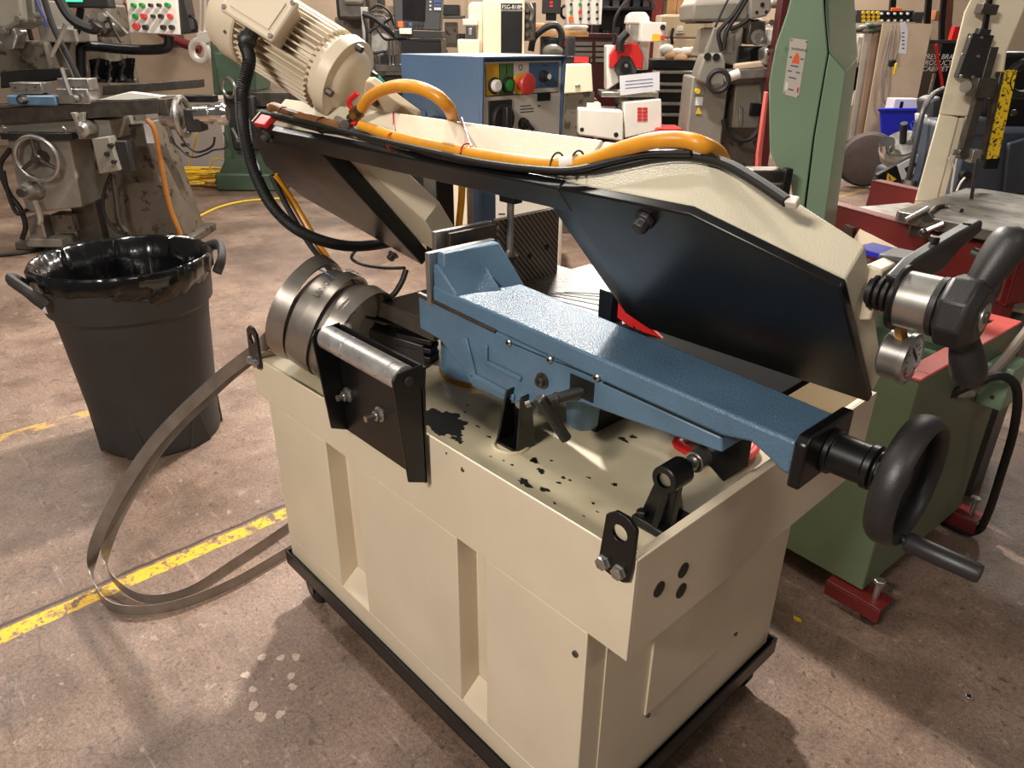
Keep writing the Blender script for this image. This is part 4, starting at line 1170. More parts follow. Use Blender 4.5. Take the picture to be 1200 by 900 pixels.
# trailing blades: over the tray end, down to the floor and back along the saw
p_top = Vector((-1.10, 0.10, 0.86))
Z_ = Vector((0, 0, 1))
def trailing(pts, label, w=0.034):
    path = spline(pts, 10)
    n = len(path)
    ups = []
    for k in range(n):
        t = min(1, k / (n * 0.55))
        t = t * t * (3 - 2 * t)
        ups.append(Vector((-0.57, -0.16, 0.63)).lerp(Vector((-0.10, 0.0, 1)), t))
    c = path[n // 2]
    o = ribbon(path, ups, w).build('bandsaw_blade', BLADE, None, off=(c.x, c.y, 0), angle=25)
    o.location = (c.x, c.y, 0)
    return single(o, label, 'blade', 'loose saw blades hanging from the tray')
trailing([(-1.06, 0.18, 0.90), (-1.16, 0.11, 0.875), on(303, 407, 'x', -1.262), on(250, 449, 'x', -1.42), on(180, 519, 'x', -1.56), on(128, 600, 'x', -1.63), on(108, 655, 'x', -1.63), on(114, 692, 'z', 0.022),
          on(140, 714, 'z', 0.0185), on(200, 711, 'z', 0.0185), on(270, 685, 'z', 0.0185), on(335, 648, 'z', 0.0185), (-1.40, 0.35, 0.0185), (-1.38, 0.75, 0.0185)],
         'loose bandsaw blade looping from the tray to the floor, outer strand')
trailing([(-1.05, 0.20, 0.885), (-1.155, 0.125, 0.860), on(306, 410, 'x', -1.27), on(256, 452, 'x', -1.44), on(188, 523, 'x', -1.575), on(140, 602, 'x', -1.635), on(124, 650, 'x', -1.625), on(136, 682, 'z', 0.03),
          on(172, 702, 'z', 0.0185), on(220, 694, 'z', 0.0185), on(275, 660, 'z', 0.0185), on(335, 620, 'z', 0.0185), (-1.56, 0.40, 0.0185), (-1.54, 0.85, 0.0185)],
         'loose bandsaw blade looping from the tray to the floor, inner darker strand')

# folded black sheet-metal offcut lying behind the roller
OF = thing('black_sheet_offcut', 'crumpled black sheet offcut lying in the tray behind the silver roller', 'offcut', (-0.97, 0.29, ZF))
MB().loft([(-1.06, 0.23, ZF), (-0.90, 0.30, ZF), (-0.93, 0.37, ZF), (-1.09, 0.30, ZF)], [(-1.04, 0.23, 0.82), (-0.90, 0.295, 0.80), (-0.92, 0.35, 0.82), (-1.06, 0.29, 0.84)]).build('folded_body', BLACKP, OF, bevel=0.003)
for k in range(3):
    z = 0.765 + 0.024 * k
    MB().loft([(-0.985 + 0.01 * k, 0.262, z), (-0.885 + 0.004 * k, 0.305, z - 0.008), (-0.885 + 0.004 * k, 0.305, z + 0.004), (-0.985 + 0.01 * k, 0.262, z + 0.012)],
              [(-1.0 + 0.01 * k, 0.30, z + 0.008), (-0.90, 0.345, z), (-0.90, 0.345, z + 0.012), (-1.0 + 0.01 * k, 0.30, z + 0.02)]).build('fold', BLACK, OF, bevel=0.001)
MB().loft([(-1.07, 0.24, 0.84), (-0.93, 0.30, 0.825), (-0.95, 0.36, 0.84), (-1.08, 0.31, 0.86)], [(-1.07, 0.24, 0.846), (-0.93, 0.30, 0.831), (-0.95, 0.36, 0.846), (-1.08, 0.31, 0.866)]).build('fold', BLACK, OF, bevel=0.001)
# red handled pliers under the vise arm
PL = thing('pliers', 'pliers with red grips lying in the tray under the blue arm', 'pliers', (-0.16, 0.44, ZF))
pv = Vector((-0.205, 0.52, ZF + 0.014))
def grip(pts):
    path = spline(pts, 6)
    n = len(path)
    m = MB()
    for k in range(n - 1):
        pass
    sec = [(0.012 * math.cos(2 * math.pi * k / 10), 0.009 * math.sin(2 * math.pi * k / 10)) for k in range(10)]
    return MB().sweep(path, sec, updir=(0, 0, 1)).build('grip', RED, PL)
grip([(-0.215, 0.505, ZF + 0.012), (-0.240, 0.470, ZF + 0.012), (-0.235, 0.445, ZF + 0.012), (-0.190, 0.437, ZF + 0.012), (-0.150, 0.436, ZF + 0.012)])
grip([(-0.195, 0.525, ZF + 0.012), (-0.150, 0.560, ZF + 0.012), (-0.122, 0.545, ZF + 0.012), (-0.116, 0.500, ZF + 0.012), (-0.120, 0.445, ZF + 0.012)])
MB().obox(pv + Vector((-0.03, 0.03, 0)), (0.022, -0.022, 0), (0.008, 0.008, 0), (0, 0, 0.007)).build('jaw', STEELD, PL, bevel=0.002)
MB().cyl(pv - Z_ * 0.010, pv + Z_ * 0.010, 0.013, n=16).build('pivot', STEELD, PL)

# ------------------------------------------------------------------ trash can
TC = Vector((-2.455, 0.06, 0))
CANT = thing('trash_can', 'black plastic trash can with a shiny black liner folded over its rim', 'trash can', TC)
MB().lathe(TC, Z_, [(0.0, 0.215), (0.004, 0.228), (0.03, 0.232), (0.05, 0.229), (0.545, 0.268), (0.560, 0.272), (0.575, 0.289), (0.60, 0.292), (0.70, 0.298), (0.722, 0.300), (0.735, 0.306), (0.742, 0.300), (0.735, 0.288), (0.60, 0.276), (0.03, 0.21), (0.028, 0.02)], 56, caps=True).build('can_body', CAN, CANT)
# shallow pressed legs on the lower wall
for k in range(6):
    a = math.radians(20 + 60 * k)
    d = Vector((math.cos(a), math.sin(a), 0))
    s = Vector((-d.y, d.x, 0))
    MB().loft([TC + d * 0.222 + s * -0.05, TC + d * 0.222 + s * 0.05, TC + d * 0.236 + s * 0.012 + Z_ * 0.17, TC + d * 0.236 + s * -0.012 + Z_ * 0.17],
              [TC + d * 0.234 + s * -0.045 + Z_ * 0.002, TC + d * 0.234 + s * 0.045 + Z_ * 0.002, TC + d * 0.239 + s * 0.008 + Z_ * 0.17, TC + d * 0.239 + s * -0.008 + Z_ * 0.17]).build('pressed_leg', CAN, CANT, bevel=0.006)
# liner: wrinkled skirt outside, rumpled sack inside
def liner():
    rnd = random.Random(5)
    n = 120
    ph = [rnd.uniform(0, 6.3) for _ in range(8)]
    def wr(a, amp):
        return amp * (math.sin(9 * a + ph[0]) * 0.5 + math.sin(17 * a + ph[1]) * 0.4 + math.sin(31 * a + ph[2]) * 0.35 + math.sin(47 * a + ph[3]) * 0.25)
    rows = []
    for k in range(n):
        a = 2 * math.pi * k / n
        low = 0.645 + 0.035 * math.sin(a * 1 + 2.2) + 0.03 * math.sin(3 * a + ph[4]) + wr(a, 0.012)
        col = [(0.299 + wr(a, 0.004), low), (0.304 + wr(a + 0.1, 0.005), low + 0.02), (0.309 + wr(a, 0.006), 0.69), (0.313 + wr(a, 0.004), 0.738), (0.304 + wr(a, 0.002), 0.751 + wr(a, 0.002)), (0.286 + wr(a, 0.003), 0.742),
               (0.270 + wr(a + .2, 0.008), 0.66), (0.250 + wr(a + .3, 0.012), 0.52), (0.230 + wr(a + .35, 0.013), 0.36), (0.208 + wr(a + .4, 0.014), 0.20), (0.17 + wr(a + .5, 0.014), 0.10), (0.10, 0.07), (0.01, 0.065)]
        rows.append([(TC.x + r * math.cos(a), TC.y + r * math.sin(a), z) for r, z in col])
    m = len(rows[0])
    vs = [p for r in rows for p in r]
    fs = [(k * m + j, ((k + 1) % n) * m + j, ((k + 1) % n) * m + j + 1, k * m + j + 1) for k in range(n) for j in range(m - 1)]
    return MB().add(vs, fs)
LNR = liner().build('bin_liner', BAG, CANT, angle=60)
for sgn_ in (-1, 1):
    d = (RH * 0.74 + FH * 0.67).normalized() * sgn_
    s = Vector((-d.y, d.x, 0))
    P = TC + Z_ * 0.70
    MB().sweep(spline([P + d * 0.297 + s * 0.11 - Z_ * 0.05, P + d * 0.335 + s * 0.085 - Z_ * 0.0, P + d * 0.362 + s * 0.0 + Z_ * 0.028, P + d * 0.335 - s * 0.085 - Z_ * 0.0, P + d * 0.297 - s * 0.11 - Z_ * 0.05], 8),
               [(0.016 * math.cos(2 * math.pi * k / 10), 0.022 * math.sin(2 * math.pi * k / 10)) for k in range(10)], updir=(0, 0, 1)).build('handle', CAN, CANT)
d = Vector((0.02, -1.0, 0)).normalized()
s = Vector((-d.y, d.x, 0))
P = TC + Z_ * 0.625
ST_ = MB().loft([P + d * 0.2905 - s * 0.028 - Z_ * 0.028, P + d * 0.2935 + s * 0.0 - Z_ * 0.028, P + d * 0.2905 + s * 0.028 - Z_ * 0.028, P + d * 0.2945 + s * 0.028 + Z_ * 0.028, P + d * 0.2975 + s * 0.0 + Z_ * 0.028, P + d * 0.2945 - s * 0.028 + Z_ * 0.028],
                [P + d * 0.2912 - s * 0.028 - Z_ * 0.028, P + d * 0.2942 + s * 0.0 - Z_ * 0.028, P + d * 0.2912 + s * 0.028 - Z_ * 0.028, P + d * 0.2952 + s * 0.028 + Z_ * 0.028, P + d * 0.2982 + s * 0.0 + Z_ * 0.028, P + d * 0.2952 - s * 0.028 + Z_ * 0.028]).build('sticker', PAPER, CANT)
# flat pale dabs on the concrete
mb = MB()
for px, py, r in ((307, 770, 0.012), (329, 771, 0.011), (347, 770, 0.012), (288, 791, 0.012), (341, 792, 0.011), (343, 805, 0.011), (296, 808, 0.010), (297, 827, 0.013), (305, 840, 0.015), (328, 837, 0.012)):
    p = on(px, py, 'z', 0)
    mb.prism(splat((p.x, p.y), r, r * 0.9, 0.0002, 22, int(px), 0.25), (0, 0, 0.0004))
spots = mb.build('pale_spots', mat('pale_spot_colour', (172, 154, 140), 0.6, var=0.1, rgb2=(150, 128, 114), thresh=0.52, scale=60), None, kind='stuff')
spots['label'] = 'flat pale dabs scattered on the concrete near the base'
spots['category'] = 'paint'

p = on(1135, 818, 'z', 0.0)
nb = MB().lathe((p.x, p.y, 0), Z_, [(0, 0.006), (0, 0.011), (0.007, 0.011), (0.007, 0.006)], 6, caps=False).build('hex_nut', STEEL, None, off=(p.x, p.y, 0))
nb.location = (p.x, p.y, 0)
single(nb, 'small steel nut lying on the open floor at the lower right', 'nut')
p = on(933, 726, 'z', 0.0)
nb = MB().prism(splat((p.x, p.y), 0.010, 0.007, 0.0, 12, 4, 0.4), (0, 0, 0.006)).build('yellow_scrap', YEL, None, off=(p.x, p.y, 0))
nb.location = (p.x, p.y, 0)
single(nb, 'tiny yellow plastic scrap on the floor beside the green base', 'scrap')
# ------------------------------------------------------------------ green horizontal bandsaw standing behind, bow raised
GS = thing('green_bandsaw', 'old green bandsaw with raised bow and salmon red rimmed base, behind the beige saw', 'bandsaw', (-0.5, 1.5, 0))
def turned(pts, ang, o=(-0.02, 1.145)):
    c, s = math.cos(ang), math.sin(ang)
    return [(o[0] + (x - o[0]) * c - (y - o[1]) * s, o[1] + (x - o[0]) * s + (y - o[1]) * c, z) for x, y, z in pts]
ga = math.radians(-4)
def gbox(name, m_, x0, y0, z0, x1, y1, z1, par=None, bevel=0.003):
    A = turned([(x0, y0, z0), (x1, y0, z0), (x1, y1, z0), (x0, y1, z0)], ga)
    B = turned([(x0, y0, z1), (x1, y0, z1), (x1, y1, z1), (x0, y1, z1)], ga)
    return MB().loft(A, B).build(name, m_, par or GS, bevel=bevel)
gx0, gx1, gy0, gy1, gz0, gz1 = -1.15, -0.02, 1.145, 1.80, 0.085, 0.74
GBASE = gbox('side_panel', GREEND, gx0, gy0, gz0, gx1, gy0 + 0.006, gz1)
gbox('side_panel', GREEND, gx0, gy1 - 0.006, gz0, gx1, gy1, gz1)
gbox('end_panel', GREEND, gx1 - 0.006, gy0 + 0.006, gz0, gx1, gy1 - 0.006, gz1)
gbox('end_panel', GREEND, gx0, gy0 + 0.006, gz0, gx0 + 0.006, gy1 - 0.006, gz1)
gbox('sump_floor', GREENL, gx0 + 0.006, gy0 + 0.006, 0.60, gx1 - 0.006, gy1 - 0.006, 0.61)
gbox('rim_flange', PINK, gx0, gy0 - 0.002, gz1, gx1 + 0.002, gy0 + 0.05, gz1 + 0.008)
gbox('rim_flange', PINK, gx0, gy1 - 0.05, gz1, gx1 + 0.002, gy1 + 0.002, gz1 + 0.008)
gbox('rim_flange', PINK, gx1 - 0.055, gy0 + 0.05, gz1, gx1 + 0.002, gy1 - 0.05, gz1 + 0.008)
gbox('rim_flange', PINK, gx0, gy0 + 0.05, gz1, gx0 + 0.05, gy1 - 0.05, gz1 + 0.008)
# red feet with levelling bolts
for x, y in ((-0.06, 1.115), (-0.06, 1.76), (-1.08, 1.115), (-1.08, 1.76)):
    ft = gbox('foot', REDM, x - 0.05, y, 0.072, x + 0.11, y + 0.075, 0.080, bevel=0.002)
    gbox('foot_flange', REDM, x - 0.05, y, 0.03, x + 0.11, y + 0.006, 0.0719, ft, bevel=0.001)
    q = turned([(x + 0.075, y + 0.04, 0.0)], ga)[0]
    MB().cyl(q, (q[0], q[1], 0.13), 0.009, n=12).hexbolt((q[0], q[1], 0.13), (0, 0, 1), 0.016, 0.012).build('levelling_bolt', STEEL, ft)
    MB().cyl(q, (q[0], q[1], 0.012), 0.025, n=16).build('bolt_pad', STEELD, ft)
# electrical box and cables on the end
eb = gbox('switch_box', GREEN, gx1, 1.60, 0.54, gx1 + 0.07, 1.72, 0.67, bevel=0.004)
q = turned([(gx1 + 0.05, 1.60, 0.58), (gx1 + 0.05, 1.60, 0.64)], ga)
for z in (0.575, 0.64):
    p = turned([(gx1 + 0.04, 1.599, z)], ga)[0]
    MB().cyl(p, (p[0], p[1] - 0.003, p[2]), 0.006, n=10).build('screw', STEELD, eb)
MB().tube([(0.02, 1.46, 0.62), (0.04, 1.50, 0.66), (0.055, 1.58, 0.70), (0.06, 1.70, 0.745), (0.06, 1.82, 0.78)], 0.014, 10).build('grey_conduit', CORD, GS)
MB().cyl((0.0, 1.42, 0.625), (0.03, 1.455, 0.628), 0.013, n=12).build('cable_gland', STEEL, GS)
MB().tube([(-0.01, 1.40, 0.625), (0.03, 1.41, 0.665), (0.075, 1.47, 0.69), (0.11, 1.54, 0.64), (0.125, 1.60, 0.50), (0.12, 1.68, 0.30), (0.11, 1.76, 0.12), (0.095, 1.79, 0.03), (0.05, 1.78, 0.012), (-0.02, 1.80, 0.012)], 0.012, 10).build('black_cable', BLACKR, GS)
# raised bow: flat wheel cover with a folded body behind
BD = 2.30
def gq(px, py, D=BD):
    p = far(px, py, D)
    g = ground(p.x, p.y)
    return Vector((g.x, g.y, p.z))
cov = [(928, -8), (922, 16), (909, 53), (901, 98), (902, 178), (910, 195), (926, 206), (932, 262), (940, 262), (953, 160), (970, 62), (966, 16), (962, -60), (935, -60)]
RAD = (gq(940, 120) - CAM)
RAD.z = 0
RAD.normalize()
GC = MB().prism([gq(*p) for p in cov], RAD * 0.05).build('bow_cover', GREEN, GS, bevel=0.004)
cx = gq(938, 262)
MB().loft([gq(971.5, 62, BD + 0.012), gq(954.5, 160, BD + 0.012), gq(941.5, 268, BD + 0.012), gq(965, 268, BD + 0.012), gq(991, 84, BD + 0.012)],
          [gq(975, 62, BD + 0.20), gq(962, 160, BD + 0.20), gq(952, 268, BD + 0.20), gq(978, 268, BD + 0.20), gq(1005, 69, BD + 0.22)]).build('bow_frame', GREEN, GS, bevel=0.003)
MB().loft([gq(968, -60, BD + 0.014), gq(967.5, 16, BD + 0.014), gq(971.5, 61, BD + 0.014), gq(991, 83, BD + 0.014), gq(1005, 67.5, BD + 0.22), gq(998, -60, BD + 0.22)],
          [gq(968, -60, BD + 0.05), gq(967.5, 16, BD + 0.05), gq(971.5, 61, BD + 0.06), gq(989, 80, BD + 0.10), gq(1000, 67.5, BD + 0.26), gq(993, -60, BD + 0.26)]).build('bow_housing', GREEN, GS, bevel=0.003)
pl = [(926.5, 44.5), (946.5, 47), (935.5, 115), (917.5, 110)]
PLT = MB().prism([gq(x, y, BD - 0.0015) for x, y in pl], FH * 0.002).build('rating_plate', ALU, GC)
def plate_at(a, b):
    P = [gq(x, y, BD - 0.002) for x, y in pl]
    return (P[3].lerp(P[2], a)).lerp(P[0].lerp(P[1], a), b)
def plate_bar(a0, a1, b0, b1, material, name='printed_line'):
    MB().prism([plate_at(a0, b0), plate_at(a1, b0), plate_at(a1, b1), plate_at(a0, b1)], FH * -0.0004).build(name, material, PLT)
upd = (plate_at(0.5, 1) - plate_at(0.5, 0)).normalized()
rtd = (plate_at(1, 0.9) - plate_at(0, 0.9)).normalized()
text('WARNING', 0.0098, plate_at(0.12, 0.80), rtd, upd, INK, 'plate_lettering', PLT)
MB().prism([plate_at(0.26, 0.58), plate_at(0.72, 0.58), plate_at(0.66, 0.70), plate_at(0.50, 0.775), plate_at(0.36, 0.70)], FH * -0.0005).build('orange_emblem', ORNP, PLT)
for a0, a1, b in ((0.08, 0.24, 0.66), (0.74, 0.95, 0.66), (0.22, 0.70, 0.52), (0.10, 0.34, 0.42), (0.60, 0.86, 0.42), (0.22, 0.68, 0.31), (0.28, 0.62, 0.10)):
    plate_bar(a0, a1, b, b + 0.022, INKB)
plate_bar(0.84, 0.93, 0.09, 0.18, REDP, 'red_mark')
plate_bar(0.08, 0.24, 0.09, 0.22, WHTB, 'white_sticker')
for a, b in ((0.06, 0.97), (0.94, 0.97), (0.06, 0.03), (0.94, 0.03)):
    c = plate_at(a, b)
    MB().cyl(c, c - FH * 0.002, 0.0022, n=8).build('rivet', STEEL, PLT)
MB().prism([gq(*p, BD + 0.052) for p in ((960, -60), (972, -60), (974, 62), (962, 160), (952, 268), (938, 268), (950, 160), (966, 62))], FH * 0.01).build('gap_shade_strip', BLACK, GS)  # added black strip gives the gap between cover and frame its shade
TOPP = [gq(934, 258, BD + 0.004), gq(964, 258, BD + 0.016), gq(976, 258, BD + 0.20), gq(950, 258, BD + 0.20)]
MB().loft([Vector((p.x, p.y, 0.0)) for p in TOPP], TOPP).build('bow_pedestal', GREEND, GS, bevel=0.004)
# dark saw guide hardware hanging on the bow
g = gq(905, 225, BD - 0.03)
MB().obox(g, RH * 0.035, FH * 0.03, Z_ * 0.03).build('guide_arm', STEELD, GS, bevel=0.004)
MB().obox(gq(921, 213, BD - 0.06), RH * 0.012, FH * 0.015, Z_ * 0.04).build('guide_bracket', BLACK, GS, bevel=0.003)
MB().obox(gq(895, 205, BD + 0.02), RH * 0.05, FH * 0.04, Z_ * 0.02).build('guide_beam', STEELD, GS, bevel=0.004)
MB().cyl(gq(862, 215, BD + 0.1), gq(900, 215, BD + 0.1), 0.05, n=18).build('pivot_housing', GREYD, GS)
# ------------------------------------------------------------------ red channel stand
RS_ = thing('red_channel_stand', 'dark red steel channel stand beneath the square steel saw table', 'stand', (-0.42, 2.0, 0))
rd = Vector((0.927, -0.375, 0))
rn = Vector((0.375, 0.927, 0))
r0 = Vector((-0.423, 1.985, 0))
def rail(o_, a, b, z0, z1, name):
    m = MB()
    A, B = o_ + rd * a, o_ + rd * b
    for z_, h in ((z1 - 0.008, 0.008), (z0, 0.008)):
        m.loft([A + Z_ * z_, A + rn * 0.055 + Z_ * z_, A + rn * 0.055 + Z_ * (z_ + h), A + Z_ * (z_ + h)], [B + Z_ * z_, B + rn * 0.055 + Z_ * z_, B + rn * 0.055 + Z_ * (z_ + h), B + Z_ * (z_ + h)])
    m.loft([A + Z_ * z0, A + rn * 0.008 + Z_ * z0, A + rn * 0.008 + Z_ * z1, A + Z_ * z1], [B + Z_ * z0, B + rn * 0.008 + Z_ * z0, B + rn * 0.008 + Z_ * z1, B + Z_ * z1])
    return m.build(name, REDM, RS_, bevel=0.002)
rail(r0, -0.50, 0.42, 0.775, 0.93, 'channel')
rail(r0 + rn * 0.47, -0.62, 0.80, 0.775, 0.945, 'channel')
MB().loft([r0 + rd * 0.40 + Z_ * 0.775, r0 + rd * 0.42 + Z_ * 0.775, r0 + rd * 0.42 + rn * 0.46 + Z_ * 0.775, r0 + rd * 0.40 + rn * 0.46 + Z_ * 0.775],
          [r0 + rd * 0.40 + Z_ * 0.93, r0 + rd * 0.42 + Z_ * 0.93, r0 + rd * 0.42 + rn * 0.46 + Z_ * 0.93, r0 + rd * 0.40 + rn * 0.46 + Z_ * 0.93]).build('cross_plate', REDM, RS_)
MB().loft([r0 + rd * -0.35 + rn * 0.06 + Z_ * 0.90, r0 + rd * 0.30 + rn * 0.06 + Z_ * 0.90, r0 + rd * 0.30 + rn * 0.40 + Z_ * 0.90, r0 + rd * -0.35 + rn * 0.40 + Z_ * 0.90],
          [r0 + rd * -0.35 + rn * 0.06 + Z_ * 0.906, r0 + rd * 0.30 + rn * 0.06 + Z_ * 0.906, r0 + rd * 0.30 + rn * 0.40 + Z_ * 0.906, r0 + rd * -0.35 + rn * 0.40 + Z_ * 0.906]).build('inner_plate', STEEL, RS_)
for a, b in ((-0.45, 0.02), (0.35, 0.02), (-0.55, 0.49), (0.70, 0.49)):
    p = r0 + rd * a + rn * b
    MB().loft([p + rn * 0.0, p + rd * 0.05, p + rd * 0.05 + rn * 0.05, p + rn * 0.05], [p + Z_ * 0.775, p + rd * 0.05 + Z_ * 0.775, p + rd * 0.05 + rn * 0.05 + Z_ * 0.775, p + rn * 0.05 + Z_ * 0.775]).build('leg', REDM, RS_)
MB().prism([r0 - rn * 0.004 + rd * a + Z_ * z for a, z in ((-0.20, 0.825), (0.02, 0.80), (0.035, 0.805), (0.04, 0.84), (-0.18, 0.87))], rn * -0.002).build('cover_strip', CREAM, RS_)
sl = MB().prism([r0 - rn * 0.003 + rd * a + Z_ * z for a, z in ((-0.24, 0.83), (-0.20, 0.82), (-0.20, 0.87), (-0.24, 0.875))], rn * -0.02).build('bolt_block', STEELD, RS_)
# blue lid and white pump housing beside it
BTR = thing('parts_tray', 'bright blue plastic tray on a grey post behind the beige saw wheel housing', 'tray', (-0.27, 1.60, 0.61))
c = on(1036, 296, 'y', 1.60)
MB().obox((c.x, c.y, c.z), (0.075, -0.018, 0), (0.012, 0.05, 0), (0, 0, 0.008)).build('tray', BLUEP, BTR, bevel=0.003)
MB().cyl((c.x, c.y, 0.61), (c.x, c.y, c.z - 0.008), 0.012, n=12).build('post', DGREY, BTR)
o = MB().loft([(-0.13, 2.02, 0.70), (0.02, 2.02, 0.70), (0.02, 2.20, 0.70), (-0.13, 2.20, 0.70)], [(-0.12, 2.03, 0.86), (0.02, 2.03, 0.86), (0.02, 2.19, 0.86), (-0.12, 2.19, 0.86)])
wp = thing('pump_housing', 'white boxy pump housing below the square steel saw table', 'pump', (-0.05, 2.11, 0))
o.build('housing', WHITEPL, wp, bevel=0.02, seg=3)
MB().box(-0.11, 2.04, 0, -0.0, 2.18, 0.6999).build('pump_column', DGREY, wp)

# ------------------------------------------------------------------ cream vertical bandsaw with square table
VS = thing('vertical_bandsaw', 'cream vertical bandsaw with a square steel table and black guide post', 'bandsaw', (-0.45, 2.45, 0))
def vq(px, py, D):
    return gq(px, py, D)
tb = [(-0.44, 1.935), (-0.425, 1.915), (-0.115, 1.862), (-0.085, 1.885), (0.05, 2.46), (0.03, 2.52), (-0.38, 2.585), (-0.425, 2.55)]
VT = MB().prism([(x, y, 0.945) for x, y in tb], (0, 0, 0.035)).build('table', mat('worn_table_steel', (128, 124, 118), 0.36, metal=0.75, var=0.2, scale=9, rgb2=(104, 98, 92), thresh=0.56), VS, bevel=0.003)
MB().prism([(x * 0.85 - 0.03, y * 0.85 + 0.33, 0.90) for x, y in tb], (0, 0, 0.045)).build('table_rib', STEELD, VT)
MB().box(-0.28, 2.1, 0, -0.05, 2.4, 0.90).build('pedestal', CREAM, VS, bevel=0.01)
VD = 2.85
up_ = [(1142, -60), (1137, 0), (1130, 14), (1100, 134), (1136, 137), (1141, 112), (1172, 118), (1180, 60), (1197, 20), (1230, -60)]
RAV = (vq(1120, 120, VD) - CAM)
RAV.z = 0
RAV.normalize()
VB = MB().prism([vq(*p, VD) for p in up_], RAV * 0.20).build('upper_frame', CREAM, VS, bevel=0.006)
MB().prism([vq(*p, VD + 0.01) for p in ((1101, 132), (1124, 138), (1098, 236), (1072, 236))], RAV * 0.18).build('column', CREAM, VS, bevel=0.006)
MB().prism([vq(*p, VD + 0.02) for p in ((1124, 138), (1131, 138), (1106, 236), (1098, 236))], RAV * 0.15).build('column_side', CREAM, VS, bevel=0.003)
MB().loft([vq(1072, 236, VD + 0.01), vq(1104, 236, VD + 0.01), vq(1104, 236, VD + 0.2), vq(1072, 236, VD + 0.2)], [p - Z_ * (p.z - 0.0) for p in (vq(1072, 236, VD + 0.01), vq(1104, 236, VD + 0.01), vq(1104, 236, VD + 0.2), vq(1072, 236, VD + 0.2))]).build('column_base', CREAM, VS)
# guide post assembly
def vbar(name, m_, px, py, qx, qy, w, t, D, par=None, bevel=0.002):
    a, b = vq(px, py, D), vq(qx, qy, D)
    c = (a + b) / 2
    ax_ = (b - a) / 2
    sd = ax_.cross(FH).normalized()
    return MB().obox(c, ax_, sd * w / 2, FH * t / 2).build(name, m_, par or VS, bevel=bevel)
GP = vbar('guide_post', STEELD, 1163, 55, 1127, 186, 0.030, 0.03, VD - 0.05)
vbar('post_rod', BLACK, 1163, -20, 1151, 50, 0.016, 0.016, VD - 0.04)
vbar('rack_block', BLACKP, 1150, 40, 1132, 92, 0.078, 0.03, VD - 0.035)
vbar('rack_cap', BLACKP, 1153, 34, 1150, 42, 0.04, 0.03, VD - 0.04)
vbar('upper_clamp', STEELD, 1158, 5, 1154, 17, 0.055, 0.045, VD - 0.045)
vbar('clamp_block', STEELD, 1153, 91, 1147, 114, 0.068, 0.06, VD - 0.06)
for px, py in ((1137, 44), (1150, 44), (1126, 89), (1140, 90), (1128, 64), (1146, 66)):
    c = vq(px, py, VD - 0.052)
    MB().lathe(c, -FH, [(0, 0.006), (0.005, 0.005)], 10).build('screw', STEEL, GP)
c = vq(1136, 101, VD - 0.08)
MB().lathe(c, vq(1130, 102, VD - 0.11) - c, [(0, 0.014), (0.02, 0.014), (0.022, 0.020), (0.034, 0.020)], 16).build('clamp_screw', STEEL, GP)
GG = vbar('blade_guide', STEELD, 1122, 178, 1150, 184, 0.02, 0.03, VD - 0.06)
vbar('guide_jaw', STEEL, 1143, 175, 1139, 190, 0.035, 0.04, VD - 0.07, GG)
MB().cyl(vq(1116, 178, VD - 0.06), vq(1126, 180, VD - 0.06), 0.010, n=12).build('adjusting_screw', STEEL, GG)
vbar('saw_blade', STEELD, 1146, 186, 1136, 246, 0.014, 0.002, VD - 0.20)
vbar('blade_guard', YELP, 1183, 82, 1161, 186, 0.052, 0.01, VD - 0.02)
vbar('guard_channel', STEELD, 1172, 84, 1150, 188, 0.014, 0.03, VD - 0.02)
vbar('guard_foot', BLACK, 1164, 184, 1160, 198, 0.05, 0.012, VD - 0.015)
MB().torus(vq(1200, 92, VD - 0.01), FH, 0.055, 0.016, 30, 8).build('wheel_opening', BLACKR, VS)
for px, py in ((1195, 80), (1189, 112), (1187, 132)):
    c = vq(px, py, VD + 0.02)
    MB().lathe(c, -FH, [(0, 0.012), (0.01, 0.010)], 10).build('bolt', STEELD, VS)
MB().tube([vq(1112, 185, VD - 0.03), vq(1118, 196, VD - 0.02), vq(1116, 212, VD), vq(1114, 226, VD)], 0.003, 6).build('thin_wire', WHITEPL, VS)
MB().tube([vq(1121, 186, VD - 0.03), vq(1118, 205, VD - 0.02), vq(1115, 226, VD)], 0.003, 6).build('thin_wire', WHITEPL, VS)
# small clamp on the table
CL = thing('toolmaker_clamp', 'grey steel clamp hanging on the near corner of the square saw table', 'clamp', (-0.30, 1.93, 0.98))
def tq(px, py, z=0.985):
    return on(px, py, 'z', z)
MB().tube([tq(1090, 250), tq(1098, 243), tq(1110, 242), tq(1127, 247)], 0.008, 8).build('jaw_bar', STEELD, CL)
a_, b_ = tq(1082, 247, 0.995), on(1096, 270, 'y', 1.87)
MB().obox((a_ + b_) / 2, (b_ - a_) / 2, Vector((0.020, 0.004, 0)), Vector((0, 0.012, 0))).build('clamp_body', STEELD, CL, bevel=0.003)
MB().cyl(on(1062, 258, 'y', 1.86), on(1088, 244, 'y', 1.90), 0.009, n=12).build('clamp_screw', STEEL, CL)
MB().cyl(on(1080, 273, 'y', 1.85), on(1106, 262, 'y', 1.87), 0.008, n=12).build('clamp_screw', STEEL, CL)
MB().ball(on(1082, 272, 'y', 1.85), 0.013).build('screw_knob', STEELD, CL)
MB().ball(on(1093, 279, 'y', 1.85), 0.012).build('screw_knob', STEELD, CL)
# ------------------------------------------------------------------ left knee mill
K = Rig('knee_milling_machine', 'grimy grey knee milling machine with long table and handwheel, behind the trash can', 'milling machine', 95, 5.3)
KD = 5.3
def dials(rig, cpx, cpy, r, D, n, material=BLACKP):
    pass
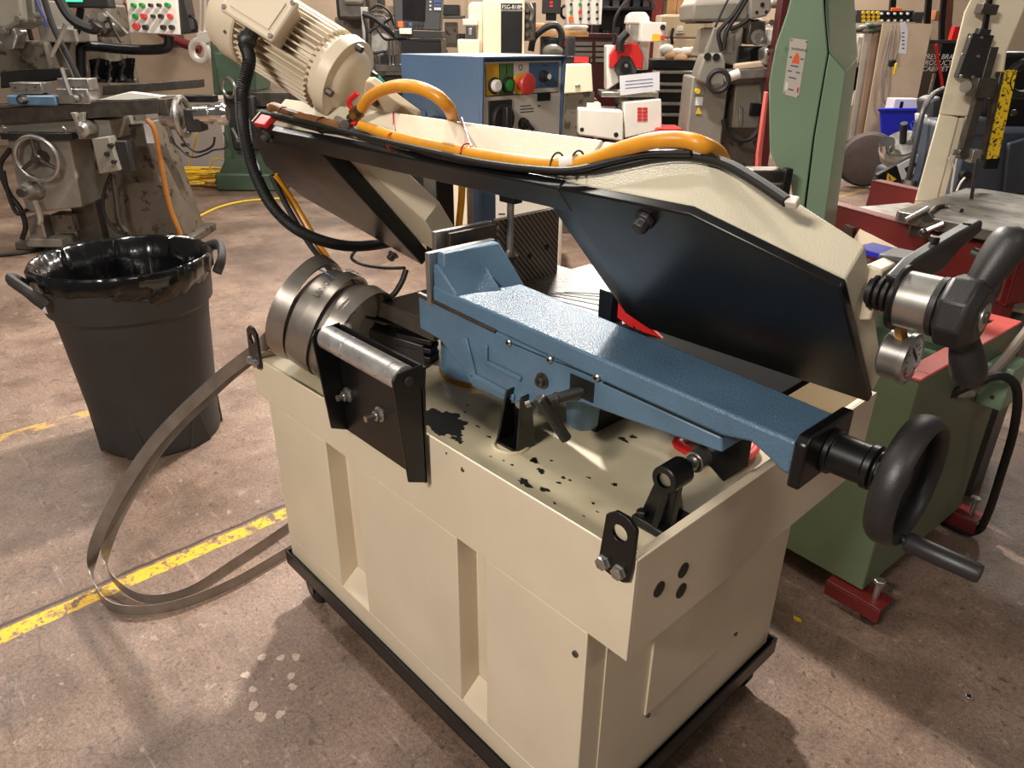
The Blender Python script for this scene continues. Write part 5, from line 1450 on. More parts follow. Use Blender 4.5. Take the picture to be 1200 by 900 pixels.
# column and base
K.box('machine_base', GREYD, 20, 285, 215, 310, KD + 0.10, 0.7, foot=0.0, bevel=0.01)
K.poly('column', GREYD, [(100, 150), (165, 145), (215, 285), (90, 290)], KD + 0.25, 0.45, bevel=0.01)
K.box('column_slide', STEELD, 78, 165, 108, 285, KD + 0.16, 0.10)
K.poly('knee', GREYST, [(8, 163), (80, 158), (96, 243), (32, 250), (20, 215)], KD - 0.02, 0.30, bevel=0.012)
K.box('saddle', GREYST, 0, 140, 130, 163, KD + 0.0, 0.35, bevel=0.008)
K.box('way_cover', BLACKR, 0, 156, 84, 164, KD - 0.08, 0.08)
TBK = K.poly('table', STEELD, [(-60, 131), (185, 116), (187, 133), (-60, 150)], KD - 0.05, 0.30, bevel=0.004)
for k in range(3):
    K.poly('table_slot', OIL, [(-60, 130.5 - k * 2.2), (183, 115.6 - k * 2.0), (183, 115.0 - k * 2.0), (-60, 129.8 - k * 2.2)], KD - 0.052 + 0.08 * k, 0.03, TBK, bevel=0)
K.poly('far_rail', STEELD, [(120, 101), (232, 93), (233, 103), (120, 112)], KD + 0.5, 0.12)
K.poly('table_cover', WHITE, [(115, 117), (150, 108), (190, 113), (186, 117)], KD + 0.02, 0.08, bevel=0.002)
hw = K.q(43, 186, KD - 0.10)
HWK = MB().torus(hw, (0, 1, 0), 0.145, 0.016, 36, 10).build('handwheel', STEEL, K.t)
MB().lathe(hw - Vector((0, 0.02, 0)), (0, 1, 0), [(0, 0.030), (0.03, 0.045), (0.10, 0.045)], 20).build('wheel_hub', STEELD, HWK)
for a in (90, 210, 330):
    d = Vector((math.cos(math.radians(a)), 0, math.sin(math.radians(a))))
    MB().cyl(hw + d * 0.03, hw + d * 0.14, 0.016, 0.012, 10).build('spoke', STEELD, HWK)
c = K.q(37, 222, KD - 0.06)
CR = MB().lathe(c, (0, -1, 0), [(-0.05, 0.075), (0.0, 0.075), (0.02, 0.065), (0.06, 0.05), (0.10, 0.045)], 24).build('crank_dial', STEEL, K.t)
MB().cyl(c - Vector((0, 0.10, 0)), c - Vector((0, 0.13, 0)), 0.03, n=16).build('crank_hub', STEELD, CR)
K.tube('crank_handle', STEEL, [(40, 235), (44, 245), (47, 255), (46, 262)], KD - 0.12, 0.022)
K.box('screw_column', STEEL, 33, 255, 52, 284, KD + 0.02, 0.12, bevel=0.01)
K.box('screw_foot', GREYST, 30, 280, 72, 290, KD + 0.0, 0.2, bevel=0.01)
K.box('coolant_box', GREYD, 60, 252, 85, 272, KD + 0.08, 0.15, bevel=0.006)
PB = K.poly('feed_box', GREYST, [(107, 163), (127, 160), (140, 200), (116, 204)], KD - 0.12, 0.10, bevel=0.006)
for px, py, r in ((128, 171, 2.6), (124, 181, 2.6), (132, 190, 2.2)):
    K.disc('feed_knob', BLACKP, px, py, r, KD - 0.15, 0.04, PB, 12)
K.box('feed_motor', BLACKP, 138, 165, 152, 202, KD - 0.08, 0.12, bevel=0.01)
c = K.q(94, 152, KD - 0.14)
MB().lathe(c, (0, 1, 0), [(0, 0.025), (0.02, 0.05), (0.06, 0.055), (0.14, 0.055)], 22).build('clamp_boss', STEEL, K.t)
for x0, x1 in ((82, 90), (92, 101)):
    K.poly('bracket_arm', GREYST, [(x0, 132), (x0 + 6, 132), (96, 152), (92, 152)], KD - 0.10, 0.04)
for px in (3, 72):
    K.tube('chrome_handle', CHROME, [(px, 148), (px + 3, 150), (px + 5, 156)], KD - 0.14, 0.010)
VI = Rig('machine_vise', 'small blue and steel machine vise bolted on the knee mill table', 'vise', 28, KD - 0.06, z=K.q(28, 130, KD).z + 0.02)
VI.box('vise_base', BLUE, 8, 112, 66, 124, KD - 0.06, 0.16, bevel=0.01)
VI.box('jaw', STEEL, 12, 97, 49, 109, KD - 0.04, 0.14, bevel=0.003)
VI.disc('screw', BLACKP, 24, 117, 5, KD - 0.10, 0.06)
VI.disc('screw_head', STEEL, 24, 117, 3, KD - 0.12, 0.06)
VI.disc('hole', OIL, 18, 103, 1.0, KD - 0.0405, 0.002)
VI.disc('hole', OIL, 31, 105, 1.0, KD - 0.0405, 0.002)
VI.disc('hole', OIL, 41, 102, 1.0, KD - 0.0405, 0.002)
V2 = Rig('steel_vise', 'plain steel machine vise with a long lever on the knee mill table', 'vise', 86, KD - 0.06, z=K.q(86, 124, KD).z + 0.01)
V2.box('vise_body', STEEL, 67, 104, 104, 122, KD - 0.06, 0.16, bevel=0.006)
V2.box('jaw', STEEL, 68, 92, 104, 105, KD - 0.05, 0.12, bevel=0.004)
V2.tube('lever', STEEL, [(72, 79), (77, 95), (83, 112)], KD - 0.10, 0.014)
V2.disc('lever_ball', STEEL, 84, 116, 4.5, KD - 0.13, 0.05)
for px in (78, 85, 92):
    V2.disc('hole', OIL, px, 103, 1.0, KD - 0.0605, 0.002)
# table end with feed screw
FE = K.box('table_end', STEELD, 186, 116, 195, 135, KD - 0.05, 0.25)
a, b = K.q(190, 137, KD + 0.06), K.q(208, 137, KD + 0.06)
MB().lathe(a, b - a, [(0, 0.06), (0.05, 0.06), (0.06, 0.085), (0.13, 0.085), (0.14, 0.06)], 22).build('feed_dial', STEEL, K.t)
MB().torus(K.q(214, 137, KD + 0.06), (1, 0, 0), 0.125, 0.02, 28, 8).build('feed_wheel', STEEL, K.t)
a, b = K.q(220, 135, KD + 0.06), K.q(268, 133, KD + 0.06)
MB().lathe(a, b - a, [(0, 0.05), (0.06, 0.05), (0.061, 0.065), (0.16, 0.065), (0.161, 0.05), (0.22, 0.05), (0.221, 0.075), (0.26, 0.075), (0.28, 0.05)], 22).build('feed_shaft', CHROME, K.t)
K.box('drive_box', BLACKP, 216, 128, 234, 155, KD + 0.0, 0.14, bevel=0.01)
K.box('scale_bracket', BLACK, 212, 112, 250, 120, KD + 0.3, 0.10)
K.tube('brown_hose', mat('brown_hose', (150, 96, 40), 0.45), [(172, 140), (180, 150), (186, 175), (192, 210), (200, 245), (212, 275)], KD - 0.05, 0.018)
K.tube('black_cable', BLACKR, [(205, 146), (215, 165), (230, 178), (248, 172), (252, 160)], KD, 0.008)
K.tube('black_cable', BLACKR, [(200, 160), (208, 172), (225, 184), (242, 180), (250, 176), (266, 172), (262, 155)], KD + 0.02, 0.006)
K.tube('black_cable', BLACKR, [(12, 175), (0, 195), (10, 225), (24, 245), (30, 265), (26, 280)], KD - 0.05, 0.018)
K.tube('black_cable', BLACKR, [(4, 200), (10, 228), (20, 250), (32, 246)], KD - 0.07, 0.014)
K.tube('black_cable', BLACKR, [(130, 204), (122, 225), (122, 250), (136, 270), (148, 274)], KD + 0.05, 0.012)
K.tube('coiled_hose', STEELD, [(132, 205), (136, 230), (140, 258), (148, 272)], KD + 0.08, 0.02)
K.box('paper_slip', PAPER, 170, 145, 180, 168, KD + 0.1, 0.01, bevel=0)
# head of the mill at the upper left edge
K.box('turret', GREYD, -60, 48, 58, 90, KD + 0.4, 0.5, bevel=0.02)
K.poly('spindle_head', GREYST, [(-40, -30), (22, -30), (26, 26), (8, 34), (-40, 30)], KD + 0.1, 0.3, bevel=0.02)
K.poly('spindle', STEEL, [(-8, 28), (16, 28), (20, 40), (16, 58), (8, 58), (-4, 44)], KD + 0.15, 0.12, bevel=0.01)
K.poly('ram', GREYST, [(36, 2), (52, 0), (66, 32), (88, 34), (90, 50), (48, 50)], KD + 0.45, 0.3, bevel=0.01)
for px, py in ((22, 38), (38, 18), (20, 22), (2, 36)):
    K.disc('bolt_head', STEEL, px, py, 3.4, KD + 0.08, 0.06)
K.tube('blue_cable', mat('blue_cable', (40, 60, 140), 0.4), [(38, -10), (46, 8), (52, 22), (53, 32)], KD + 0.2, 0.008)
K.tube('black_hose', BLACKR, [(46, -20), (62, 30), (82, 70), (92, 92)], KD + 0.15, 0.020)
K.tube('black_hose', BLACKR, [(60, -20), (82, 20), (108, 34), (114, 28)], KD + 0.25, 0.035)
K.tube('quill_lever', STEEL, [(77, 28), (70, 46), (60, 66)], KD + 0.05, 0.014)
K.tube('drawbar', GREYST, [(70, 50), (78, 66), (86, 84), (90, 92)], KD + 0.2, 0.022)
K.poly('bellows_guard', BLACKR, [(0, 84), (70, 80), (76, 92), (0, 104)], KD + 0.2, 0.15, bevel=0.01)
BG = Rig('black_splash_cover', 'shiny black vinyl cover draped behind the knee mill table', 'cover', 130, KD + 0.55, z=0.95)
pts = []
n = 26
rows = []
for j in range(5):
    row = []
    for i in range(n):
        t = i / (n - 1)
        p = BG.q(104 + 54 * t, 70 + 25 * j / 4 - 2 * math.sin(t * 9), KD + 0.55)
        p.y += 0.03 * math.sin(t * 22 + j * 0.4)
        row.append(p)
    rows.append(row)
vs = [p for r in rows for p in r] + [p + Vector((0, 0.01, 0)) for r in rows for p in r]
N_ = 5 * n
fs = []
for j in range(4):
    for i in range(n - 1):
        a = j * n + i
        fs += [(a, a + 1, a + n + 1, a + n), (N_ + a, N_ + a + n, N_ + a + n + 1, N_ + a + 1)]
MB().add(vs, fs).build('drape', BAG, BG.t)
BG.box('cover_frame', STEELD, 104, 93, 158, 97, KD + 0.57, 0.03)

# ------------------------------------------------------------------ pendant with push buttons, and display on its arm
PD = Rig('control_pendant', 'white push button pendant on a black pipe arm above the knee mill', 'control panel', 110, 5.9)
PDD = 5.9
PP = PD.poly('panel_box', WHITE, [(146, -12), (206, -12), (210, 41), (152, 38)], PDD - 0.05, 0.12, bevel=0.006)
PD.poly('panel_side', BLACKP, [(206, -12), (214, -12), (224, 38), (211, 40)], PDD - 0.02, 0.14, bevel=0.006)
PD.tube('grab_handle', BLACK, [(222, 18), (228, 22), (230, 34), (224, 36)], PDD, 0.012)
for px, py, m_, r in ((155, 6, GRNB, 2.4), (165, 6, GRNB, 2.6), (175, 6, BLACKP, 2.0), (185, 6, BLACKP, 2.0), (195, 6, GRNB, 2.8), (157, 19, GRNB, 2.8), (167, 19, REDB, 3.0), (178, 19, BLACKP, 2.0), (187, 19, BLACKP, 2.6), (198, 19, REDB, 2.8),
                      (158, 31, REDB, 3.6), (169, 32, BLACKP, 2.8), (190, 32, BLACKP, 2.8), (200, 32, BLACKP, 2.8)):
    PD.disc('push_button', m_, px, py, r, PDD - 0.09, 0.05, PP, 14)
PD.tube('pipe_arm', BLACK, [(198, 42), (197, 54), (185, 58), (150, 58), (105, 54), (96, 56), (95, 70), (96, 90)], PDD, 0.035, n=12)
PD.box('pipe_stand', BLACK, 91, 88, 101, 200, PDD + 0.0, 0.07, foot=0.0)
ET = Rig('readout_display', 'black digital readout with green figures above the knee mill', 'display', 95, 5.7, z=1.5)
ET.box('display_case', BLACKP, 68, -40, 122, 9, 5.7, 0.12, bevel=0.01)
ET.box('display_figures', glow('green_figures', (60, 220, 140), 2.0), 76, -3, 96, 2, 5.695, 0.005, bevel=0)
ET.tube('display_arm', BLACK, [(95, 9), (92, 25), (88, 40), (70, 50), (62, 60)], 5.8, 0.025)
HP_ = Rig('turret_milling_head', 'cluttered turret milling head with levers, behind the black readout', 'machine head', 110, 6.3)
HP_.poly('head_casting', GREYD, [(92, 6), (126, 4), (132, 34), (124, 44), (98, 40)], 6.3, 0.3, bevel=0.02)
HP_.box('motor', GREYST, 96, -40, 124, 8, 6.35, 0.25, bevel=0.03)
HP_.box('column', GREYD, 88, 34, 126, 110, 6.6, 0.5, foot=0.0, bevel=0.02)
for px, py, r in ((104, 34, 4), (112, 36, 4), (118, 20, 5), (100, 22, 4), (126, 30, 3)):
    HP_.disc('dial', STEEL, px, py, r, 6.24, 0.08, n=16)
HP_.tube('lever', STEEL, [(124, 14), (136, 26), (150, 40)], 6.25, 0.012)
HP_.tube('lever', BLACKR, [(126, 20), (135, 38), (142, 50)], 6.25, 0.012)
# red pipes and hoist chain by the wall
o = Rig('red_pipe', 'dark red steel pipe running along the pale back wall, upper', 'pipe', 170, 10.6, z=1.0)
o.tube('pipe', REDM, [(120, -6), (150, 12), (200, 44), (235, 58)], 10.6, 0.06, n=12)
o.box('pipe_bracket', STEELD, 200, 30, 206, 56, 10.7, 0.25)
CH_ = Rig('chain_hoist', 'off white chain hoist hook block hanging on ropes by the wall', 'hoist', 236, 8.6, z=0.9)
c = CH_.q(234, 60, 8.6)
MB().torus(c, (0.3, 1, 0), 0.10, 0.035, 30, 10).build('hook_ring', WHITEPL, CH_.t)
CH_.poly('hook_block', WHITEPL, [(230, 38), (243, 36), (250, 48), (240, 52), (230, 50)], 8.55, 0.12, bevel=0.01)
for px in (235, 240):
    CH_.tube('rope', WHITEPL, [(px, -60), (px, -20), (px + 0.5, 20), (px - 1, 42)], 8.58, 0.012)
# ------------------------------------------------------------------ dark green lathe with a pile of yellow cord
G = Rig('green_lathe', 'dark green engine lathe behind the motor of the beige saw', 'lathe', 280, 7.8)
GD_ = 7.8
G.poly('pedestal', GREENL, [(262, 128), (320, 128), (326, 200), (332, 216), (250, 216), (262, 190)], GD_, 0.5, bevel=0.02)
G.box('pedestal_foot', GREENL, 252, 204, 330, 219, GD_ - 0.06, 0.6, foot=0.0, bevel=0.02)
G.box('lathe_bed', STEELD, 262, 108, 470, 126, GD_ + 0.05, 0.4, bevel=0.01)
G.poly('headstock', GREENL, [(244, -40), (300, -40), (300, 108), (250, 112), (246, 60)], GD_ + 0.1, 0.5, bevel=0.02)
G.box('gear_cover', GREENL, 252, 60, 285, 110, GD_ + 0.02, 0.2, bevel=0.03)
G.tube('grey_cable', CORD, [(240, -20), (248, 8), (258, 28)], GD_, 0.012)
MB().torus(G.q(268, 103, GD_ - 0.1), (0.6, 1, 0), 0.09, 0.016, 28, 8).build('carriage_wheel', STEEL, G.t)
G.box('apron', BLACKP, 268, 112, 300, 176, GD_ - 0.05, 0.2, bevel=0.02)
G.tube('feed_lever', STEEL, [(272, 150), (278, 162)], GD_ - 0.12, 0.014)
G.disc('lever_knob', STEEL, 279, 164, 2.5, GD_ - 0.15, 0.04)
Y = Rig('yellow_cord_pile', 'tangled pile of yellow extension cord on the floor by the lathe', 'cord', 222, 8.0)
rnd = random.Random(3)
path = []
for k in range(90):
    a = k * 0.62 + rnd.uniform(-.2, .2)
    r = 0.10 + 0.20 * rnd.random()
    path.append(Vector((1.35 * r * math.cos(a) + rnd.uniform(-.06, .06), 0.6 * r * math.sin(a), 0.02 + 0.0018 * k + 0.02 * rnd.random())))
MB().tube(path, 0.0095, 6, 4).build('cord', YEL, Y.t)
MB().torus((0.26, 0, 0.16), (0.2, 1, 0.1), 0.13, 0.008, 30, 6).build('loose_loop', YEL, Y.t)
Y.tube('rising_cord', YEL, [(222, 195, 8.0), (226, 178, 7.9), (230, 160, 7.8), (232, 150, 7.8)], 8.0, 0.009)
def floor_cord(name, pts, r, material, label):
    P = [on(px, py, 'z', r) for px, py in pts]
    c = P[len(P) // 2]
    o = MB().tube(P, r, 8).build(name, material, None, off=(c.x, c.y, 0))
    o.location = (c.x, c.y, 0)
    return single(o, label, 'cord')
floor_cord('extension_cord', [(212, 261), (232, 254), (256, 243), (285, 236), (320, 233), (345, 232)], 0.010, YEL, 'single yellow cord crossing the open floor left of the black conduit')
floor_cord('extension_cord', [(198, 219), (230, 217), (262, 219), (300, 220), (330, 216)], 0.014, mat('tan_cord', (196, 152, 84), 0.5), 'tan cord lying at the foot of the green lathe')
floor_cord('extension_cord', [(-10, 300), (30, 296), (62, 288), (80, 280)], 0.012, BLACKR, 'black cord on the floor beneath the knee mill')
# grey wall cabinet low behind the mill
GC_ = Rig('low_grey_cabinet', 'low pale grey cabinet against the wall between mill and lathe', 'cabinet', 215, 9.2)
GC_.box('cabinet_body', mat('pale_grey_paint', (176, 166, 160), 0.5, var=0.06), 170, 115, 262, 205, 9.2, 0.5, foot=0.0, bevel=0.01)
GC_.disc('keyhole', OIL, 219, 180, 2, 9.19, 0.02)
GC_.box('vent', STEELD, 212, 168, 222, 172, 9.195, 0.01)
# ------------------------------------------------------------------ machines seen behind the motor and control box
CM = Rig('cnc_control_console', 'black control console with dark screen and keypad on a stand, above the blue control box', 'console', 492, 6.2)
CD = 6.2
SC = CM.poly('console_case', DGREY, [(458, -30), (519, -30), (516, 36), (463, 34)], CD, 0.18, bevel=0.008)
CM.poly('screen', GLASSY, [(471, -25), (500, -25), (498, 25), (472, 23)], CD - 0.006, 0.01, SC, bevel=0)
CM.box('emergency_button', ORNP, 466, 25, 472, 32, CD - 0.03, 0.04, SC, bevel=0.004)
for i in range(5):
    CM.box('key', BLACKP if i != 1 else INKB, 475 + 4.6 * i, 26.5, 478 + 4.6 * i, 30.5, CD - 0.012, 0.02, SC, bevel=0.001)
for j in range(8):
    for i in range(3):
        CM.box('key', YEL if j < 5 else (INKB if j < 7 else INKW), 509 + 2.7 * i, -22 + 4.4 * j, 511 + 2.7 * i, -19 + 4.4 * j, CD - 0.008, 0.012, SC, bevel=0)
    CM.box('key', INKW, 503.5, -22 + 4.6 * j, 505.2, -20 + 4.6 * j, CD - 0.008, 0.012, SC, bevel=0)
CM.box('shelf', BLACKP, 462, 36, 518, 45, CD + 0.0, 0.3, bevel=0.004)
CM.box('cabinet', BLACK, 470, 46, 517, 66, CD + 0.05, 0.5, foot=0.0, bevel=0.006)
CM.box('drawer_pull', DGREY, 490, 45.5, 516, 48, CD + 0.03, 0.03, bevel=0)
CM.box('keyboard_tray', WHITEPL, 468, 33, 482, 40, CD - 0.05, 0.12, bevel=0.003)
CMM = Rig('cabled_milling_machine', 'grey milling machine wrapped in black cables between motor and dark screen', 'milling machine', 435, 6.6)
MD = 6.6
CMM.box('head', STEELD, 392, -40, 432, 24, MD, 0.4, bevel=0.03)
CMM.box('motor_block', GREYST, 400, -30, 424, 6, MD - 0.05, 0.3, bevel=0.03)
CMM.box('rail', STEEL, 424, 8, 432, 58, MD - 0.1, 0.05)
CMM.box('column', GREYD, 395, 20, 470, 100, MD + 0.3, 0.4, foot=0.0, bevel=0.02)
c = CMM.q(443, 52, MD)
MB().lathe(c, (0, 1, 0), [(-0.05, 0.06), (-0.05, 0.085), (0.2, 0.085)], 24).build('spindle_nose', STEEL, CMM.t)
CMM.box('table', STEELD, 440, 76, 475, 84, MD - 0.2, 0.4)
CMM.box('work_fixture', STEELD, 442, 64, 472, 78, MD - 0.1, 0.2, bevel=0.01)
CMM.box('fixture_face', BLACK, 446, 66, 456, 76, MD - 0.11, 0.02)
for px in (455, 459, 467):
    CMM.box('post', CHROME, px, 48, px + 3, 78, MD - 0.12, 0.03)
for pts in ([(425, 16), (440, 22), (456, 36), (466, 44), (476, 44)], [(432, 12), (444, 6), (456, 14), (462, 30)], [(430, 60), (440, 62), (452, 60)], [(432, 38), (444, 30), (458, 22)], [(440, 30), (450, 45), (462, 46)], [(426, 20), (430, 40), (428, 62), (432, 72)]):
    CMM.tube('black_cable', BLACKR, pts, MD - 0.15, 0.022 if pts[0] == (425, 16) else 0.010)
for pts in ([(433, 14), (446, 12), (458, 20), (464, 34)], [(434, 18), (448, 18), (456, 28)]):
    CMM.tube('grey_cable', CORD, pts, MD - 0.12, 0.008)
CMM.tube('teal_lever', mat('teal_paint', (20, 110, 80), 0.4), [(436, 84), (444, 92), (452, 100)], MD - 0.3, 0.02)
CMM.box('bin_row', BLACK, 446, 90, 475, 106, MD - 0.15, 0.3)
# cream surface grinder with dark panel
FG = Rig('cream_surface_grinder', 'cream surface grinder with tall black panel above the blue control box', 'grinder', 575, 6.4)
FD = 6.4
FGB = FG.box('column', CREAM, 566, -2, 614, 160, FD, 0.5, foot=0.0, bevel=0.02)
FG.poly('side_column', CREAM, [(548, 6), (553, 2), (566, 2), (566, 66), (558, 66), (549, 40)], FD + 0.05, 0.4, bevel=0.02)
FG.box('dark_panel', BLACK, 587, 13, 612, 62, FD - 0.01, 0.02, FGB, bevel=0.002)
NP = FG.box('name_plate', BLACK, 587, 4, 612, 11, FD - 0.012, 0.015, FGB, bevel=0.001)
nx = FG.q(588, 10.3, FD - 0.0135)
text('FSG-818M', 0.040, nx, (1, 0, 0), (0, 0, 1), INKW, 'name_lettering', NP)
FG.box('spindle_bracket', WHITEPL, 542, 22, 560, 30, FD - 0.05, 0.2, bevel=0.006)
FG.box('motor_switch', DGREY, 546, 30, 557, 46, FD - 0.06, 0.15, bevel=0.006)
FG.box('switch_face', STEEL, 549, 33, 553, 41, FD - 0.065, 0.01)
FG.box('wheel_guard', CREAM, 536, 46, 562, 66, FD - 0.1, 0.4, bevel=0.01)
FG.box('machine_base', CREAM, 520, 150, 620, 210, FD - 0.2, 0.9, foot=0.0, bevel=0.02)
for py in (12, 20, 30, 40):
    FG.disc('bolt', STEELD, 618, py, 2.5, FD + 0.05, 0.1)
FG.tube('hand_lever', STEEL, [(620, 4), (624, 14), (622, 24)], FD, 0.014)
FG.box('side_valves', STEELD, 614, 2, 628, 48, FD + 0.1, 0.2, bevel=0.01)
# hanging display, white button panel
HD = Rig('hanging_readout', 'black digital readout box with red figures beside the white button panel', 'display', 646, 6.3, z=1.4)
HD.box('case', BLACKP, 636, -30, 658, 16, 6.3, 0.12, bevel=0.006)
for k in range(3):
    HD.box('red_figures', glow('red_figures', (230, 40, 40), 1.2), 644.5, -2 + 4 * k, 647.5, 0 + 4 * k, 6.296, 0.004, bevel=0)
HD.box('bracket', BLACK, 640, 15, 652, 24, 6.33, 0.08)
BP = Rig('button_panel', 'white panel of round push buttons in the far middle, beside the hanging readout', 'control panel', 684, 6.6, z=1.4)
bp = BP.box('panel', WHITE, 663, -20, 706, 29, 6.6, 0.12, bevel=0.008)
for j, py in enumerate((-6, 5, 14, 22)):
    for i, px in enumerate((669.5, 680, 690, 700)):
        m_ = BLACKP
        r = 1.6
        if (j, i) in ((3, 0),):
            m_, r = ORNP, 3.0
        elif (j, i) in ((2, 1),):
            m_, r = REDB, 2.2
        elif (j, i) in ((2, 0), (1, 1)):
            m_, r = GRNB, 1.9
        BP.disc('push_button', m_, px, py, r, 6.57, 0.04, bp, 12)
BP.tube('panel_handle', BLACK, [(662, 6), (658, 10), (658, 18), (662, 22)], 6.6, 0.012)
BP.tube('hanger_pipe', BLACK, [(684, -18), (684, -60), (684, -100)], 6.66, 0.03)
# grinder table with grey motor and cable
GM = Rig('grey_motor_grinder', 'grey motor housing with a curved hose on a pale bench', 'motor', 655, 6.9)
GM.box('housing', DGREY, 634, 43, 674, 72, 6.9, 0.35, bevel=0.012)
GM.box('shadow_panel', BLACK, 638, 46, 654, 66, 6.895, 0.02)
GM.box('side_label', REDP, 659, 48, 663, 54, 6.893, 0.01, bevel=0)
c = GM.q(648, 60, 6.85)
MB().ball(c, 0.07, sx=(1.3, 1, 0.8)).build('wheel_guard', GREYST, GM.t)
GM.tube('hose', BLACKR, [(622, 60), (626, 44), (640, 32), (652, 30), (658, 40), (656, 58)], 6.85, 0.028)
GM.box('bench_top', WOOD, 615, 37, 690, 43, 6.95, 0.5)
GM.box('bench_legs', DGREY, 620, 72, 690, 120, 6.95, 0.4, foot=0.0)
RG = Rig('rag_roll', 'white rag bundle lying on the bench beside the grey motor', 'rag', 665, 7.0, z=GM.q(650, 38, 7.0).z)
for k, (px, py, r) in enumerate(((632, 32, 6), (642, 34, 5), (668, 32, 4), (676, 32, 4), (684, 32, 3))):
    c = RG.q(px, py, 7.0)
    MB().ball(c, r * 0.0076, sx=(1.8, 1.2, 0.8)).build('fold', WHITE if k else mat('orange_tan', (214, 150, 96), 0.8), RG.t)
CT = Rig('cream_tray_box', 'cream sloped chip guard box right of the blue control box', 'guard', 677, 6.0)
CT.poly('guard_box', CREAM, [(663, 76), (693, 75), (695, 107), (660, 110)], 6.0, 0.3, bevel=0.008)
CT.box('latch', STEEL, 674, 99, 680, 102, 5.98, 0.03)
CT.box('guard_base', GREYD, 662, 108, 696, 140, 6.05, 0.3, foot=0.0)
CT.box('red_label', REDP, 673, 66.5, 690, 73.5, 6.2, 0.02, bevel=0)
CT.box('label_back', BLACK, 660, 66, 692, 76, 6.22, 0.3)
# maroon tool chest
MC = Rig('maroon_tool_chest', 'maroon tool chest with silver drawers in the far middle', 'tool chest', 690, 8.6)
MC.box('chest_body', MAROON, 672, 42, 722, 160, 8.6, 0.5, foot=0.0, bevel=0.008)
MC.box('chest_lid', MAROON, 671, 39, 723, 45, 8.58, 0.54, bevel=0.006)
for j in range(4):
    for i in range(2):
        d_ = MC.box('drawer', GREYST, 674 + 24 * i, 49 + 6.5 * j, 694 + 24 * i, 53.5 + 6.5 * j, 8.58, 0.03, bevel=0.003)
# dark shelving behind
SH = Rig('dark_shelving', 'dark shelf unit full of shadowed boxes against the back wall', 'shelf', 730, 10.2)
SH.box('back_board', WALLD, 690, -80, 774, 80, 10.4, 0.05, foot=0.0, bevel=0)
SH.box('side_post', REDM, 766, -80, 778, 60, 10.0, 0.1, foot=0.0)
SH.box('side_post', STEELD, 778, -80, 783, 60, 10.1, 0.1, foot=0.0)
for py in (-30, 8, 44):
    SH.box('shelf_board', BLACK, 690, py, 768, py + 4, 10.0, 0.4)
rnd = random.Random(9)
for py in (8, 44):
    for k in range(6):
        px = 694 + 12 * k
        SH.box('stored_box', mat('dark_box_%d' % (k % 3), ((60, 40, 44), (40, 42, 50), (70, 62, 56))[k % 3], 0.7), px, py - 8 - 8 * rnd.random(), px + 8, py, 10.1, 0.2, bevel=0.004)
# small surface grinder with red wheel guard
SG = Rig('white_surface_grinder', 'white surface grinder with red wheel guard on a red stand', 'grinder', 730, 6.2)
SD = 6.2
SG.box('head_column', WHITE, 744, 25, 762, 82, SD + 0.05, 0.25, bevel=0.012)
SG.box('motor', STEEL, 736, 27, 751, 52, SD - 0.05, 0.18, bevel=0.012)
SG.poly('motor_cap', WHITE, [(735, 28), (737, 18), (742, 14), (757, 14), (761, 20), (762, 28)], SD - 0.06, 0.2, bevel=0.012)
EBX = SG.box('electric_box', WHITE, 751, 26, 780, 49, SD - 0.15, 0.14, bevel=0.006)
SG.box('yellow_plate', YEL, 764, 40, 774, 48, SD - 0.156, 0.006, EBX, bevel=0)
SG.disc('black_knob', BLACKP, 777, 32, 3, SD - 0.17, 0.03, EBX)
SG.disc('red_knob', REDB, 777, 44, 2.4, SD - 0.19, 0.05, EBX)
SG.poly('body_side', WHITE, [(711, 53), (721, 53), (722, 78), (726, 96), (711, 106)], SD - 0.02, 0.2, bevel=0.01)
RGD = SG.poly('red_wheel_guard', REDM if False else RED, [(715, 65), (723, 52), (747, 51), (754, 65), (753, 82), (746, 80), (738, 66), (728, 66), (719, 80), (715, 80)], SD - 0.12, 0.12, bevel=0.008)
SG.disc('grinding_wheel', DGREY, 734, 79, 13, SD - 0.10, 0.06)
SG.disc('wheel_flange', BLACK, 734, 79, 6, SD - 0.13, 0.05)
SG.disc('wheel_nut', STEEL, 734, 77, 2, SD - 0.16, 0.05)
SG.tube('black_hose', BLACKR, [(726, 60), (727, 48), (735, 38)], SD - 0.15, 0.03)
SG.tube('overhead_cable', BLACKR, [(719, 52), (720, 25), (730, 6), (745, -6), (760, -6), (768, 10)], SD, 0.010)
PPR = SG.poly('splash_sheet', PAPER, [(726, 89), (773, 84), (773, 106), (727, 112)], SD - 0.25, 0.008, bevel=0)
for k in range(3):
    SG.poly('sheet_line', INKB, [(733, 95 + 4 * k), (765, 92 + 4 * k), (765, 92.7 + 4 * k), (733, 95.7 + 4 * k)], SD - 0.252, 0.002, PPR, bevel=0)
SG.box('table', STEEL, 705, 108, 772, 114, SD - 0.20, 0.3, bevel=0.004)
SG.box('saddle', GREYD, 724, 113, 762, 122, SD - 0.12, 0.2)
SG.poly('left_cabinet', WHITE, [(678, 127), (730, 130), (731, 166), (678, 158)], SD - 0.30, 0.35, bevel=0.012)
SG.disc('cabinet_hole', OIL, 682, 152, 2.4, SD - 0.302, 0.01)
SG.disc('cabinet_hole', OIL, 722, 158, 2.8, SD - 0.302, 0.01)
SG.box('left_column', CREAM, 688, 121, 704, 130, SD - 0.2, 0.2)
LB = SG.poly('right_cabinet', WHITE, [(731, 120), (775, 116), (776, 152), (732, 162)], SD - 0.26, 0.35, bevel=0.008)
for j in range(4):
    for i in range(2):
        SG.box('red_label_cell', REDP, 747 + 6.2 * i, 126 + 4.2 * j, 752.5 + 6.2 * i, 129.4 + 4.2 * j, SD - 0.264, 0.003, LB, bevel=0)
